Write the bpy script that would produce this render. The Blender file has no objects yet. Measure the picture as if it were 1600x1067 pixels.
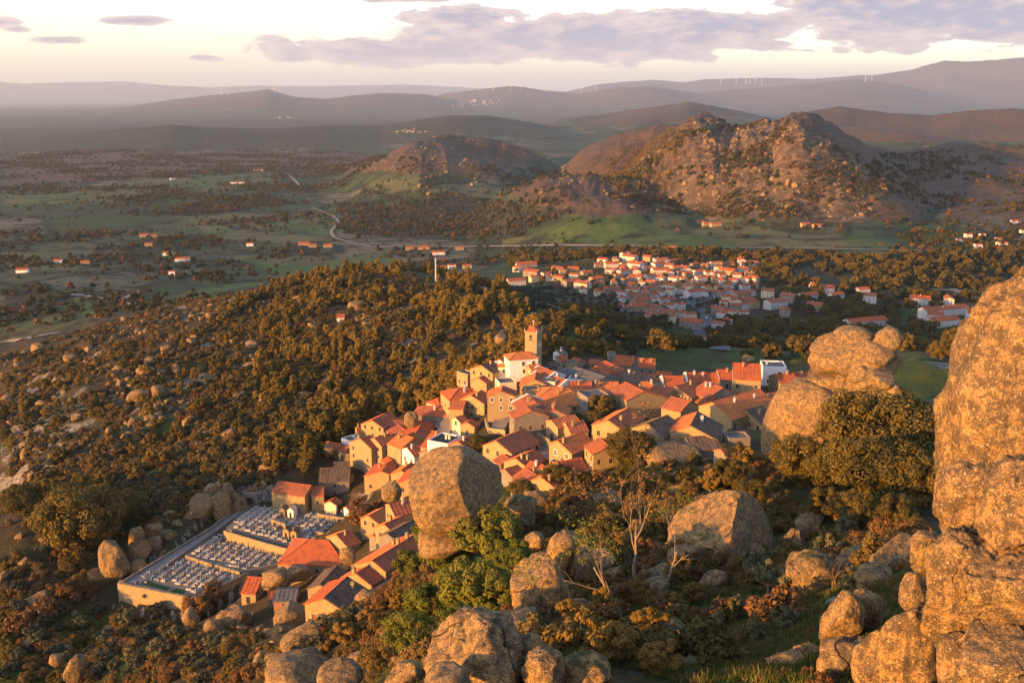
import bpy, math, random
import numpy as np
from mathutils import Vector

random.seed(7)
RNG = np.random.default_rng(11)
SC = bpy.context.scene
COL = SC.collection
R = math.radians

# ------------------------------------------------------------------ camera
FPX, CX, CY = 1556.0, 800.0, 533.5          # focal length and centre in photograph pixels
PITCH = math.atan((CY - 150.0) / FPX)
cam_d = bpy.data.cameras.new('camera')
cam_d.sensor_width = 36.0
cam_d.lens = 36.0 * FPX / 1600.0
cam_d.clip_start = 0.5
cam_d.clip_end = 200000.0
cam = bpy.data.objects.new('camera', cam_d)
cam.rotation_euler = (math.pi / 2 - PITCH, 0, 0)
COL.objects.link(cam)
SC.camera = cam

# ------------------------------------------------------------------ light
SUN_AZ = R(57)          # sun stands behind the camera, 57 degrees to its left
SUN_EL = R(7.4)
SUN_DIR = Vector((-math.sin(SUN_AZ) * math.cos(SUN_EL), -math.cos(SUN_AZ) * math.cos(SUN_EL), math.sin(SUN_EL)))
sun_d = bpy.data.lights.new('sun', 'SUN')
sun_d.energy = 5.0
sun_d.angle = R(0.6)
sun_d.color = (1.0, 0.45, 0.085)
sun = bpy.data.objects.new('sun', sun_d)
sun.rotation_euler = (-SUN_DIR).to_track_quat('-Z', 'Y').to_euler()
COL.objects.link(sun)

SC.view_settings.view_transform = 'Standard'
SC.view_settings.look = 'None'
SC.view_settings.gamma = 1.0
SC.view_settings.use_curve_mapping = False
SC.view_settings.exposure = 1.75
SC.cycles.use_denoising = True
SC.cycles.max_bounces = 5
SC.cycles.diffuse_bounces = 2
SC.cycles.glossy_bounces = 1
SC.cycles.transmission_bounces = 2
SC.cycles.volume_bounces = 0
SC.cycles.sample_clamp_indirect = 4.0
SC.cycles.caustics_reflective = False
SC.cycles.caustics_refractive = False


class NT:
    """small helper for building node trees"""
    def __init__(s, tree):
        s.t = tree
        s.n = tree.nodes
        s.l = tree.links

    def add(s, typ, **kw):
        nd = s.n.new(typ)
        for k, v in kw.items():
            setattr(nd, k, v)
        return nd

    def put(s, sock, v):
        if isinstance(v, bpy.types.NodeSocket):
            s.l.new(v, sock)
        elif v is not None:
            if hasattr(sock, 'default_value'):
                if isinstance(v, (tuple, list)) and len(v) == 3 and len(sock.default_value) == 4:
                    v = (*v, 1.0)
                sock.default_value = v

    def math(s, op, a, b=None, c=None, clamp=False):
        nd = s.add('ShaderNodeMath', operation=op, use_clamp=clamp)
        s.put(nd.inputs[0], a)
        s.put(nd.inputs[1], b)
        s.put(nd.inputs[2], c)
        return nd.outputs[0]

    def noise(s, vec, scale, detail=4.0, rough=0.55, dist=0.0, dim='3D'):
        nd = s.add('ShaderNodeTexNoise', noise_dimensions=dim)
        s.put(nd.inputs['Vector'], vec)
        nd.inputs['Scale'].default_value = scale
        nd.inputs['Detail'].default_value = detail
        nd.inputs['Roughness'].default_value = rough
        nd.inputs['Distortion'].default_value = dist
        return nd.outputs['Fac']

    def voronoi(s, vec, scale, feature='F1', rand=1.0, out='Distance'):
        nd = s.add('ShaderNodeTexVoronoi', feature=feature)
        s.put(nd.inputs['Vector'], vec)
        nd.inputs['Scale'].default_value = scale
        nd.inputs['Randomness'].default_value = rand
        return nd.outputs[out]

    def ramp(s, fac, lo, hi, smooth=True):
        nd = s.add('ShaderNodeMapRange', clamp=True)
        nd.interpolation_type = 'SMOOTHSTEP' if smooth else 'LINEAR'
        s.put(nd.inputs['Value'], fac)
        s.put(nd.inputs['From Min'], lo)
        s.put(nd.inputs['From Max'], hi)
        return nd.outputs[0]

    def mix(s, fac, a, b, blend='MIX'):
        nd = s.add('ShaderNodeMix', data_type='RGBA', blend_type=blend, clamp_factor=True)
        s.put(nd.inputs[0], fac)
        s.put(nd.inputs[6], a)
        s.put(nd.inputs[7], b)
        return nd.outputs[2]

    def scale(s, vec, v):
        nd = s.add('ShaderNodeMapping')
        s.put(nd.inputs['Vector'], vec)
        nd.inputs['Scale'].default_value = v
        return nd.outputs[0]

    def bump(s, height, strength, distance, normal=None):
        nd = s.add('ShaderNodeBump')
        s.put(nd.inputs['Height'], height)
        nd.inputs['Strength'].default_value = strength
        nd.inputs['Distance'].default_value = distance
        if normal is not None:
            s.put(nd.inputs['Normal'], normal)
        return nd.outputs[0]


# ------------------------------------------------------------------ sky
def build_world():
    w = bpy.data.worlds.new('World')
    SC.world = w
    w.use_nodes = True
    n = NT(w.node_tree)
    n.n.clear()
    out = n.add('ShaderNodeOutputWorld')
    sky = n.add('ShaderNodeTexSky', sky_type='NISHITA')
    sky.sun_disc = False
    sky.sun_elevation = SUN_EL
    sky.sun_rotation = math.pi + SUN_AZ
    sky.altitude = 700
    sky.air_density = 1.0
    sky.dust_density = 1.4
    sky.ozone_density = 1.6
    bg = n.add('ShaderNodeBackground')
    tint = n.mix(1.0, sky.outputs[0], (1.40, 1.31, 1.42), 'MULTIPLY')
    n.put(bg.inputs[0], tint)
    bg.inputs[1].default_value = SKY_STRENGTH
    tc = n.add('ShaderNodeTexCoord')
    sep = n.add('ShaderNodeSeparateXYZ')
    n.put(sep.inputs[0], tc.outputs['Generated'])
    x, y, z = sep.outputs
    az = n.math('ARCTAN2', x, y)
    el = n.math('ARCSINE', z)
    # thin high veil over the whole dome plus the cloud banks
    zz = n.math('MAXIMUM', z, 0.02)
    cmb = n.add('ShaderNodeCombineXYZ')
    n.put(cmb.inputs[0], n.math('DIVIDE', x, n.math('ADD', zz, 0.10)))
    n.put(cmb.inputs[1], n.math('DIVIDE', y, n.math('ADD', zz, 0.10)))
    dome = n.noise(cmb.outputs[0], 0.55, 6, 0.6)
    pc = n.add('ShaderNodeCombineXYZ')
    n.put(pc.inputs[0], n.math('MULTIPLY', az, 13.0))
    n.put(pc.inputs[1], n.math('MULTIPLY', el, 40.0))
    edge = n.noise(pc.outputs[0], 1.5, 10, 0.62, 0.25)
    fine = n.noise(pc.outputs[0], 3.2, 6, 0.6, 0.2)
    total = None
    # banks: pixel centre x, centre y, half width, half height of each cloud bank
    for (px, py, hw, hh) in [(640, 86, 260, 22), (930, 66, 340, 38), (1110, 52, 130, 22), (720, 36, 95, 18),
                             (1420, 40, 280, 46), (1590, 44, 160, 42), (640, 8, 90, 10), (110, 6, 190, 13),
                             (232, 48, 55, 7), (20, 55, 40, 8), (120, 76, 40, 6),
                             (340, 97, 25, 6), (60, 63, 22, 5)]:
        a0 = math.atan((px - CX) / FPX)
        e0 = math.atan((150.0 - py) / FPX)
        dx = n.math('DIVIDE', n.math('SUBTRACT', az, a0), hw / FPX)
        dy = n.math('DIVIDE', n.math('SUBTRACT', el, e0), hh / FPX)
        r2 = n.math('ADD', n.math('MULTIPLY', dx, dx), n.math('MULTIPLY', dy, dy))
        b = n.math('SUBTRACT', 1.0, n.math('SQRT', r2))
        b = n.math('MAXIMUM', b, -0.6)
        total = b if total is None else n.math('MAXIMUM', total, b)
    dens = n.math('ADD', total, n.math('MULTIPLY', n.math('SUBTRACT', edge, 0.5), 2.1))
    high = n.math('MULTIPLY', n.ramp(dome, 0.50, 0.72), n.ramp(el, 0.10, 0.20))
    fac = n.math('MULTIPLY', n.ramp(dens, -0.04, 0.16), 0.97)
    fac = n.math('MAXIMUM', fac, n.math('MULTIPLY', high, 0.8))
    lightness = n.ramp(n.math('ADD', n.math('MULTIPLY', dens, 0.55), n.math('MULTIPLY', fine, 1.1)), 0.50, 1.05)
    ccol = n.mix(lightness, CLOUD_LIT, CLOUD_BODY)
    bgc = n.add('ShaderNodeBackground')
    n.put(bgc.inputs[0], ccol)
    bgc.inputs[1].default_value = 1.0
    mx = n.add('ShaderNodeMixShader')
    n.put(mx.inputs[0], fac)
    n.l.new(bg.outputs[0], mx.inputs[1])
    n.l.new(bgc.outputs[0], mx.inputs[2])
    n.l.new(mx.outputs[0], out.inputs[0])


SKY_STRENGTH = 0.12
CLOUD_LIT = (0.285, 0.225, 0.215)
CLOUD_BODY = (0.098, 0.104, 0.158)
build_world()


# ------------------------------------------------------------------ numpy noise
_perm = np.random.default_rng(5).permutation(256)
_perm = np.concatenate([_perm, _perm, _perm])
_g = np.random.default_rng(6).normal(size=(256, 3))
_g /= np.linalg.norm(_g, axis=1)[:, None]


def pnoise(p):
    p = np.asarray(p, float)
    pi = np.floor(p).astype(np.int64)
    pf = p - pi
    pi &= 255
    u = pf * pf * pf * (pf * (pf * 6 - 15) + 10)
    res = 0
    for dx in (0, 1):
        wx = u[:, 0] if dx else 1 - u[:, 0]
        for dy in (0, 1):
            wy = u[:, 1] if dy else 1 - u[:, 1]
            for dz in (0, 1):
                wz = u[:, 2] if dz else 1 - u[:, 2]
                h = _perm[_perm[_perm[(pi[:, 0] + dx) & 255] + ((pi[:, 1] + dy) & 255)] + ((pi[:, 2] + dz) & 255)]
                g = _g[h]
                dot = g[:, 0] * (pf[:, 0] - dx) + g[:, 1] * (pf[:, 1] - dy) + g[:, 2] * (pf[:, 2] - dz)
                res = res + wx * wy * wz * dot
    return res * 1.5


def fbm(p, octv=4, gain=0.5, ridged=False):
    p = np.asarray(p, float)
    a, tot = 1.0, 0
    for i in range(octv):
        v = pnoise(p + 17.3 * i)
        if ridged:
            v = 1 - 2 * np.abs(v)
        tot = tot + a * v
        a *= gain
        p = p * 2.03
    return tot


def xy3(x, y, s, off=0.0):
    return np.stack([np.ravel(x) * s, np.ravel(y) * s, np.full(np.size(x), off)], 1)


def sstep(a, b, x):
    t = np.clip((x - a) / (b - a), 0, 1)
    return t * t * (3 - 2 * t)


# ------------------------------------------------------------------ photograph pixel <-> world
_F = np.array([0, math.cos(PITCH), -math.sin(PITCH)])
_U = np.array([0, math.sin(PITCH), math.cos(PITCH)])


def ray(px, py):
    return _F + np.array([1, 0, 0]) * (px - CX) / FPX + _U * (CY - py) / FPX


def at_dist(px, py, d):
    r = ray(px, py)
    return r * (d / math.hypot(r[0], r[1]))


def on_plane(px, py, z):
    r = ray(px, py)
    return r * (z / r[2])


def project(x, y, z):
    dep = y * _F[1] + z * _F[2]
    up = y * _U[1] + z * _U[2]
    dep = np.where(dep < 0.1, 0.1, dep)
    return CX + FPX * x / dep, CY - FPX * up / dep


def in_poly(px, py, poly):
    px, py = np.asarray(px), np.asarray(py)
    inside = np.zeros(px.shape, bool)
    n = len(poly)
    for i in range(n):
        x1, y1 = poly[i]
        x2, y2 = poly[(i + 1) % n]
        if y1 == y2:
            continue
        c = ((y1 > py) != (y2 > py)) & (px < (x2 - x1) * (py - y1) / (y2 - y1) + x1)
        inside ^= c
    return inside


# ------------------------------------------------------------------ terrain height
# (pixel x, pixel y, horizontal distance in metres) read off the photograph
CTRL = [
    (1400, 1130, 36), (1250, 1060, 42), (1100, 1060, 50), (920, 1060, 41), (700, 1067, 37), (560, 1050, 72),
    (450, 1040, 135), (300, 1030, 205), (100, 1060, 245), (100, 1000, 272), (0, 1000, 280), (0, 900, 312), (800, 1010, 46),
    (1080, 1035, 60), (1170, 960, 85), (1390, 980, 48), (1000, 960, 85), (1120, 890, 115), (1330, 850, 112), (1450, 830, 80),
    (1300, 720, 190), (1420, 740, 150), (1050, 720, 225), (950, 760, 210), (900, 830, 150), (845, 960, 85),
    (820, 780, 190), (740, 850, 140), (740, 930, 115), (650, 960, 130), (590, 940, 185), (630, 850, 235), (560, 900, 235),
    (530, 960, 225), (490, 885, 265), (400, 945, 252), (370, 980, 232),
    (190, 965, 285), (250, 900, 290), (190, 912, 286), (420, 790, 313), (465, 800, 315), (330, 850, 300), (300, 960, 268),
    (600, 740, 325), (560, 700, 350), (640, 700, 330), (700, 690, 315), (700, 640, 345), (800, 720, 265), (900, 700, 272),
    (1000, 670, 288), (1150, 650, 300), (1200, 605, 345), (1100, 600, 350), (1000, 595, 365), (900, 585, 378), (830, 640, 305),
    (800, 600, 335), (832, 575, 350), (760, 600, 345), (740, 590, 360), (900, 640, 315),
    (1000, 577, 388), (1100, 583, 385), (1230, 575, 390), (1000, 556, 565), (1000, 540, 665), (1100, 530, 725), (1230, 545, 655), (1000, 470, 890), (1350, 505, 835),
    (1150, 480, 885), (1500, 480, 895), (1450, 555, 575), (1480, 600, 340), (1560, 560, 420), (860, 545, 400), (850, 520, 450), (940, 555, 420),
    (620, 550, 480), (700, 590, 400), (650, 640, 368), (480, 700, 350), (400, 760, 330), (860, 484, 530), (900, 493, 590),
    (760, 450, 640), (600, 425, 720), (680, 435, 690), (470, 436, 760), (540, 431, 740), (450, 560, 540), (300, 600, 480), (300, 500, 700), (400, 470, 740),
    (150, 560, 640), (100, 700, 430), (250, 720, 390), (0, 620, 580), (0, 800, 360), (150, 850, 318), (0, 560, 730),
    (0, 520, 1000), (200, 470, 1130), (0, 430, 1400), (400, 430, 1350), (300, 445, 1260), (600, 405, 1480), (520, 415, 1430), (760, 415, 1380), (880, 415, 1200), (800, 440, 1070),
    (1000, 410, 1180), (1000, 385, 1440), (1200, 410, 1180), (1400, 390, 1370), (1580, 400, 1310), (1400, 440, 1020), (1200, 385, 1440),
]


def _ctrl_arrays():
    A, L, Z = [], [], []
    for px, py, d in CTRL:
        p = at_dist(px, py, d)
        A.append(math.atan2(p[0], p[1]))
        L.append(math.log(d))
        Z.append(p[2])
    def add(az_deg, d, z):
        A.append(R(az_deg)); L.append(math.log(d)); Z.append(z)
    for a in (-75, -60, -45, -32):                       # the hillside left of the frame
        for d, z in ((10, -19), (20, -29), (60, -62), (140, -104), (260, -142), (420, -176), (650, -204), (1000, -225), (1500, -242)):
            add(a, d, z)
    for a in (36, 50, 70):
        for d, z in ((20, -14), (60, -28), (140, -55), (260, -85), (420, -120), (700, -175), (1200, -205), (1600, -212)):
            add(a, d, z)
    for a in (-92, -115):
        for d, z in ((10, -18), (18, -26), (32, -38), (60, -58)):
            add(a, d, z)
    for a in (-150, 110, 150, 180):
        for d, z in ((15, -18), (60, -40), (200, -80), (600, -160), (1600, -220), (8000, -250), (40000, -260)):
            add(a, d, z)
    for a in (-40, -28, -20, -10, 0, 10, 20, 28, 40):
        add(a, 5, -10); add(a, 8, -14); add(a, 14, -19); add(a, 22, -23)
    for a in (-40, -30, -20, -10, 0):
        add(a, 28, -29)
    add(-28.4, 273, -151); add(-35, 270, -152)
    for a in (-30, -22, -14):
        add(a, 45, -42)
    for a in (-80, -60, -45, -32, -22, -12, -2, 8, 18, 28, 40, 60, 80):
        k = sstep(-10, 25, np.array(a)).item()
        for d in (2000, 2800, 4200, 7000, 12000, 20000, 32000, 50000, 90000):
            zl = -243 - 20 * sstep(2000, 9000, np.array(d)).item()
            zr = -212 - 50 * sstep(2000, 9000, np.array(d)).item()
            add(a, d, zl * (1 - k) + zr * k)
    return np.array(A), np.array(L), np.array(Z)


_cA, _cL, _cZ = _ctrl_arrays()


def _phi(r2):
    return np.sqrt(r2 + 0.05 ** 2)


def _solve():
    n = len(_cA)
    M = np.zeros((n + 1, n + 1))
    M[:n, :n] = _phi((_cA[:, None] - _cA) ** 2 + (_cL[:, None] - _cL) ** 2) - 0.012 * np.eye(n)
    M[:n, n] = 1
    M[n, :n] = 1
    return np.linalg.solve(M, np.append(_cZ, 0))


_W = _solve()


def _base(az, ld):
    out = np.full(az.shape, _W[-1])
    for i in range(len(_cA)):
        out += _W[i] * _phi((az - _cA[i]) ** 2 + (ld - _cL[i]) ** 2)
    return out


# crest lines of hills and ranges: distance, depth front, depth back, [(pixel x, pixel y) ...], roughness
RANGES = [
    (3000, 700, 700, [(540, 262), (590, 240), (640, 222), (700, 212), (760, 216), (820, 232), (880, 262)], 0.10),
    (2700, 480, 500, [(880, 250), (930, 226), (965, 212), (1000, 205), (1040, 198), (1090, 200), (1140, 214), (1180, 240)], 0.07),
    (2150, 560, 600, [(975, 266), (1030, 232), (1060, 206), (1085, 197), (1105, 193), (1130, 195), (1155, 193), (1180, 188), (1205, 182), (1235, 184), (1265, 193), (1310, 210), (1360, 234), (1420, 262), (1480, 286), (1560, 300)], 0.14),
    (1950, 420, 500, [(760, 322), (800, 300), (850, 282), (920, 272), (980, 276), (1040, 284), (1100, 300)], 0.12),
    (2600, 800, 800, [(1240, 250), (1320, 226), (1400, 222), (1480, 214), (1560, 214), (1680, 216), (1900, 230)], 0.12),
    (1750, 380, 380, [(1380, 322), (1450, 306), (1520, 298), (1600, 292), (1750, 288), (1900, 300)], 0.12),
    (6500, 1500, 1600, [(-300, 205), (0, 208), (100, 202), (200, 193), (280, 187), (340, 194), (420, 197), (520, 193), (600, 196), (700, 181), (760, 180), (830, 190), (900, 205)], 0.06),
    (5600, 1100, 1200, [(1180, 190), (1240, 174), (1300, 166), (1370, 172), (1440, 176), (1500, 170), (1560, 167), (1650, 170), (1900, 176)], 0.05),
    (8000, 1500, 1500, [(850, 190), (960, 176), (1010, 166), (1070, 160), (1120, 168), (1200, 182), (1300, 188)], 0.06),
    (20000, 4800, 4000, [(150, 172), (280, 156), (340, 150), (385, 146), (430, 142), (470, 152), (520, 155), (560, 150), (610, 146), (670, 149), (720, 160), (780, 166)], 0.05),
    (23200, 4800, 4000, [(640, 163), (700, 147), (760, 140), (800, 137), (850, 143), (900, 147), (960, 140), (1010, 138), (1060, 146), (1120, 152)], 0.05),
    (24800, 5600, 4800, [(980, 158), (1080, 148), (1150, 140), (1230, 136), (1320, 131), (1390, 139), (1450, 150), (1520, 158), (1600, 160)], 0.07),
    (35200, 6400, 6400, [(860, 150), (930, 134), (1010, 128), (1060, 131), (1090, 127), (1180, 126), (1250, 128), (1330, 126), (1400, 132), (1500, 140)], 0.04),
    (30400, 6400, 6400, [(1280, 142), (1330, 128), (1400, 120), (1450, 111), (1500, 111), (1560, 108), (1600, 107), (1700, 104), (1900, 110), (2300, 125)], 0.06),
    (54400, 8000, 8000, [(-600, 126), (-100, 133), (0, 132), (60, 136), (120, 134), (215, 131), (280, 136), (340, 139), (420, 136), (520, 136), (640, 134), (760, 139), (840, 141), (1000, 150)], 0.03),
    (43200, 6400, 6400, [(-600, 158), (0, 161), (120, 160), (260, 157), (330, 160), (420, 163)], 0.03),
]


def height(x, y, detail=True):
    shp = np.shape(x)
    x = np.ravel(np.asarray(x, float)); y = np.ravel(np.asarray(y, float))
    d = np.maximum(np.hypot(x, y), 4.0)
    az = np.arctan2(x, y)
    ld = np.log(d)
    z = _base(az, ld)
    far = d > 1200
    if far.any():
        xf, yf, df, af = x[far], y[far], d[far], az[far]
        zf = z[far]
        zb = zf.copy()
        add = np.zeros_like(zf)
        rough = np.zeros_like(zf)
        for i, (d0, wf, wb, pts, rg) in enumerate(RANGES):
            pa = np.array([math.atan((p[0] - CX) / FPX) for p in pts])
            pz = np.array([(150.0 - p[1]) / FPX / math.cos(math.atan((p[0] - CX) / FPX)) * d0 for p in pts])
            lo = sstep(pa[0] - 0.03, pa[0] + 0.02, af) * (1 - sstep(pa[-1] - 0.02, pa[-1] + 0.03, af))
            wob = fbm(xy3(xf, yf, 1.1 / wf, 3.0 * i), 3) * 0.5 * wf
            t = df + wob - d0
            fall = np.where(t < 0, np.exp(-(t / wf) ** 2 * 1.6), np.exp(-(t / wb) ** 2 * 1.6))
            cz = np.interp(af, pa, pz)
            h = np.maximum(cz - zb, 0) * fall * lo
            rough = np.maximum(rough, np.where(h > add, rg, 0) * np.clip(h / 40, 0, 1) * np.minimum(h, 400))
            add = np.maximum(add, h) + 0.12 * np.minimum(add, h)
        if detail:
            lamb = np.clip(df * 0.10, 160, 1800)
            q = np.stack([xf / lamb, yf / lamb, np.log(df) * 2.0], 1)
            add = add + rough * ((fbm(q, 5, 0.55, True) - 0.75) * 0.85 + 0.30 * (fbm(q * 4.3 + 3.7, 4, 0.6, True) - 0.7))
            add = add + np.clip((df - 1500) / 900, 0, 1) * fbm(xy3(xf, yf, 1 / 900., 9), 3) * 6
        z[far] = zf + add
    if detail:
        calm = calm_mask(x, y)
        near = d < 1500
        xn, yn = x[near], y[near]
        amp = np.clip(d[near] / 130, 0.35, 1.0) * (1 - sstep(900, 1300, d[near]))
        v = fbm(xy3(xn, yn, 1 / 46.), 2) * 3.4 + fbm(xy3(xn, yn, 1 / 13., 5.), 3) * 1.25
        z[near] += v * amp * calm[near]
    return z.reshape(shp)


VILLAGE_POLY = [(380, 800), (420, 745), (500, 700), (560, 650), (690, 600), (730, 575), (800, 545), (900, 545), (1050, 560),
                (1280, 560), (1280, 640), (1190, 700), (1000, 705), (950, 730), (850, 760), (650, 800), (560, 930), (480, 950), (370, 950),
                (300, 965), (170, 965), (170, 900)]


def _vp():
    pts = []
    for px, py in VILLAGE_POLY:
        pts.append(tuple(on_plane(px, py, -103.0 if px > 640 else -130.0)[:2]))
    return pts


_VP = _vp()
_vc = np.array(_VP)


def calm_mask(x, y):
    """1 on open hillside, about 0.25 inside the built-up area, 0.15 on the flat of the lower village"""
    m = np.ones(np.shape(x))
    ins = in_poly(x, y, _VP)
    m[ins] = 0.25
    d = np.hypot(x, y)
    m = np.where((d > 700) & (x > 0), 0.3, m)
    return m


def ground_at(px, py, h=0.0, dmin=14.0, dmax=30000.0):
    """first point along the ray through a photograph pixel that is h metres above the terrain"""
    r = ray(px, py)
    k = math.hypot(r[0], r[1])
    lo = math.log(dmin)
    ds = np.exp(np.linspace(lo, math.log(dmax), 700))
    P = r[None, :] * (ds / k)[:, None]
    f = P[:, 2] - height(P[:, 0], P[:, 1]) - h
    idx = np.where(f <= 0)[0]
    if len(idx) == 0:
        return P[-1]
    i = max(idx[0], 1)
    t = f[i - 1] / (f[i - 1] - f[i]) if f[i - 1] != f[i] else 0
    d = ds[i - 1] + (ds[i] - ds[i - 1]) * t
    return r * (d / k)


def gz(x, y):
    return float(height(np.array([x]), np.array([y]))[0])
# ------------------------------------------------------------------ object helpers
def tag(o, label=None, cat=None, group=None, kind=None):
    if label: o['label'] = label
    if cat: o['category'] = cat
    if group: o['group'] = group
    if kind: o['kind'] = kind
    return o


def empty(name, loc, rz=0.0, label=None, cat=None, group=None):
    o = bpy.data.objects.new(name, None)
    o.location = loc
    o.rotation_euler = (0, 0, rz)
    o.empty_display_size = 0.3
    COL.objects.link(o)
    return tag(o, label, cat, group)


def place(name, mesh, loc=(0, 0, 0), rz=0.0, parent=None, scale=None, rot=None):
    o = bpy.data.objects.new(name, mesh)
    o.location = loc
    o.rotation_euler = rot if rot is not None else (0, 0, rz)
    if scale is not None:
        o.scale = scale if hasattr(scale, '__len__') else (scale, scale, scale)
    if parent is not None:
        o.parent = parent
    COL.objects.link(o)
    return o


def np_mesh(name, V, F, mats=(), midx=None, smooth=False):
    """mesh from a vertex array and an (n, 3) or (n, 4) face array"""
    V = np.asarray(V, np.float32)
    F = np.asarray(F, np.int32)
    me = bpy.data.meshes.new(name)
    me.vertices.add(len(V))
    me.vertices.foreach_set('co', V.ravel())
    k = F.shape[1]
    me.loops.add(F.size)
    me.loops.foreach_set('vertex_index', F.ravel())
    me.polygons.add(len(F))
    me.polygons.foreach_set('loop_start', np.arange(0, F.size, k, dtype=np.int32))
    for m in mats:
        me.materials.append(m)
    if midx is not None:
        me.polygons.foreach_set('material_index', np.asarray(midx, np.int32))
    me.polygons.foreach_set('use_smooth', np.full(len(F), smooth))
    me.update(calc_edges=True)
    return me


class MB:
    """collects quads, boxes, tubes; build() links them as ONE mesh object"""
    def __init__(s):
        s.v, s.f, s.m = [], [], []

    def face(s, pts, mi=0):
        i = len(s.v)
        s.v.extend([tuple(p) for p in pts])
        s.f.append(tuple(range(i, i + len(pts))))
        s.m.append(mi)

    def box(s, x0, x1, y0, y1, z0, z1, mi=0, taper=0.0, bottom=True):
        i = len(s.v)
        t = taper
        s.v.extend([(x0, y0, z0), (x1, y0, z0), (x1, y1, z0), (x0, y1, z0),
                    (x0 + t, y0 + t, z1), (x1 - t, y0 + t, z1), (x1 - t, y1 - t, z1), (x0 + t, y1 - t, z1)])
        fs = [(4, 5, 6, 7), (0, 1, 5, 4), (1, 2, 6, 5), (2, 3, 7, 6), (3, 0, 4, 7)]
        if bottom:
            fs.append((3, 2, 1, 0))
        for f in fs:
            s.f.append(tuple(i + k for k in f))
            s.m.append(mi)

    def slab(s, quad, th, mi=0):
        """a plate of thickness th hung below a quad given counter-clockwise from above"""
        i = len(s.v)
        s.v.extend([tuple(p) for p in quad])
        s.v.extend([(p[0], p[1], p[2] - th) for p in quad])
        n = len(quad)
        s.f.append(tuple(range(i, i + n)))
        s.m.append(mi)
        s.f.append(tuple(range(i + 2 * n - 1, i + n - 1, -1)))
        s.m.append(mi)
        for k in range(n):
            k2 = (k + 1) % n
            s.f.append((i + k, i + n + k, i + n + k2, i + k2))
            s.m.append(mi)

    def tube(s, pts, radii, sides=6, mi=0, cap=True):
        pts = [Vector(p) for p in pts]
        rings = []
        for k, p in enumerate(pts):
            a = pts[max(k - 1, 0)]
            b = pts[min(k + 1, len(pts) - 1)]
            t = (b - a)
            t = t.normalized() if t.length > 1e-9 else Vector((0, 0, 1))
            u = t.cross(Vector((0.31, 0.95, 0.05)))
            if u.length < 1e-4:
                u = t.cross(Vector((1, 0, 0)))
            u.normalize()
            w = t.cross(u)
            i = len(s.v)
            for q in range(sides):
                an = 2 * math.pi * q / sides
                s.v.append(tuple(p + (u * math.cos(an) + w * math.sin(an)) * radii[k]))
            rings.append(i)
        for a, b in zip(rings, rings[1:]):
            for q in range(sides):
                q2 = (q + 1) % sides
                s.f.append((a + q, a + q2, b + q2, b + q))
                s.m.append(mi)
        if cap:
            s.f.append(tuple(rings[-1] + q for q in range(sides)))
            s.m.append(mi)

    def mesh(s, name, mats):
        me = bpy.data.meshes.new(name)
        me.from_pydata(s.v, [], s.f)
        for m in (mats if isinstance(mats, (list, tuple)) else [mats]):
            me.materials.append(m)
        if any(s.m):
            me.polygons.foreach_set('material_index', s.m)
        me.update()
        return me

    def build(s, name, mats, parent=None, loc=(0, 0, 0), rz=0.0):
        return place(name, s.mesh(name, mats), loc, rz, parent)


def material(name, rough=0.9, spec=0.2):
    m = bpy.data.materials.new(name)
    m.use_nodes = True
    n = NT(m.node_tree)
    b = n.n['Principled BSDF']
    b.inputs['Roughness'].default_value = rough
    b.inputs['Specular IOR Level'].default_value = spec
    return m, n, b


# ------------------------------------------------------------------ cemetery footprint (terraces are built later)
CZ1, CZ2, CZ3 = -137.5, -136.4, -133.6
CEM_OUT = [on_plane(px, py, -136.5)[:2] for px, py in [(183, 913), (304, 937), (392, 893), (452, 868), (540, 822), (500, 797), (384, 786), (366, 791)]]
CEM_OUT = [tuple(map(float, p)) for p in CEM_OUT]


def dist_poly(x, y, poly):
    """distance to a polygon outline"""
    best = np.full(np.shape(x), 1e9)
    for (x1, y1), (x2, y2) in zip(poly, poly[1:] + poly[:1]):
        dx, dy = x2 - x1, y2 - y1
        t = np.clip(((x - x1) * dx + (y - y1) * dy) / (dx * dx + dy * dy), 0, 1)
        best = np.minimum(best, np.hypot(x - x1 - t * dx, y - y1 - t * dy))
    return best


_height0 = height


def height(x, y, detail=True):
    z = _height0(x, y, detail)
    xs, ys = np.asarray(x, float), np.asarray(y, float)
    close = (xs > -150) & (xs < -20) & (ys > 220) & (ys < 380)
    if np.any(close):
        ins = in_poly(xs, ys, CEM_OUT)
        dp = dist_poly(xs, ys, CEM_OUT)
        floor = -137.2 + 5.2 * np.clip((ys - 262) / 55.0, 0, 1) * 1.0
        z = np.where(ins, np.minimum(z, floor - 2.2), z)
        out = close & ~ins & (dp < 9)
        # ground outside stays under the retaining walls on the downhill sides and meets the path on the left
        cap = np.where(ys < 283, -142.5 - 1.5 * (dp > 1.5), -137.0 + 6 * np.clip((ys - 262) / 55.0, 0, 1.3))
        k = 1 - np.clip(dp / 9, 0, 1)
        z = np.where(out & (z > cap), z * (1 - k) + cap * k, z)
    return z


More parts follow.
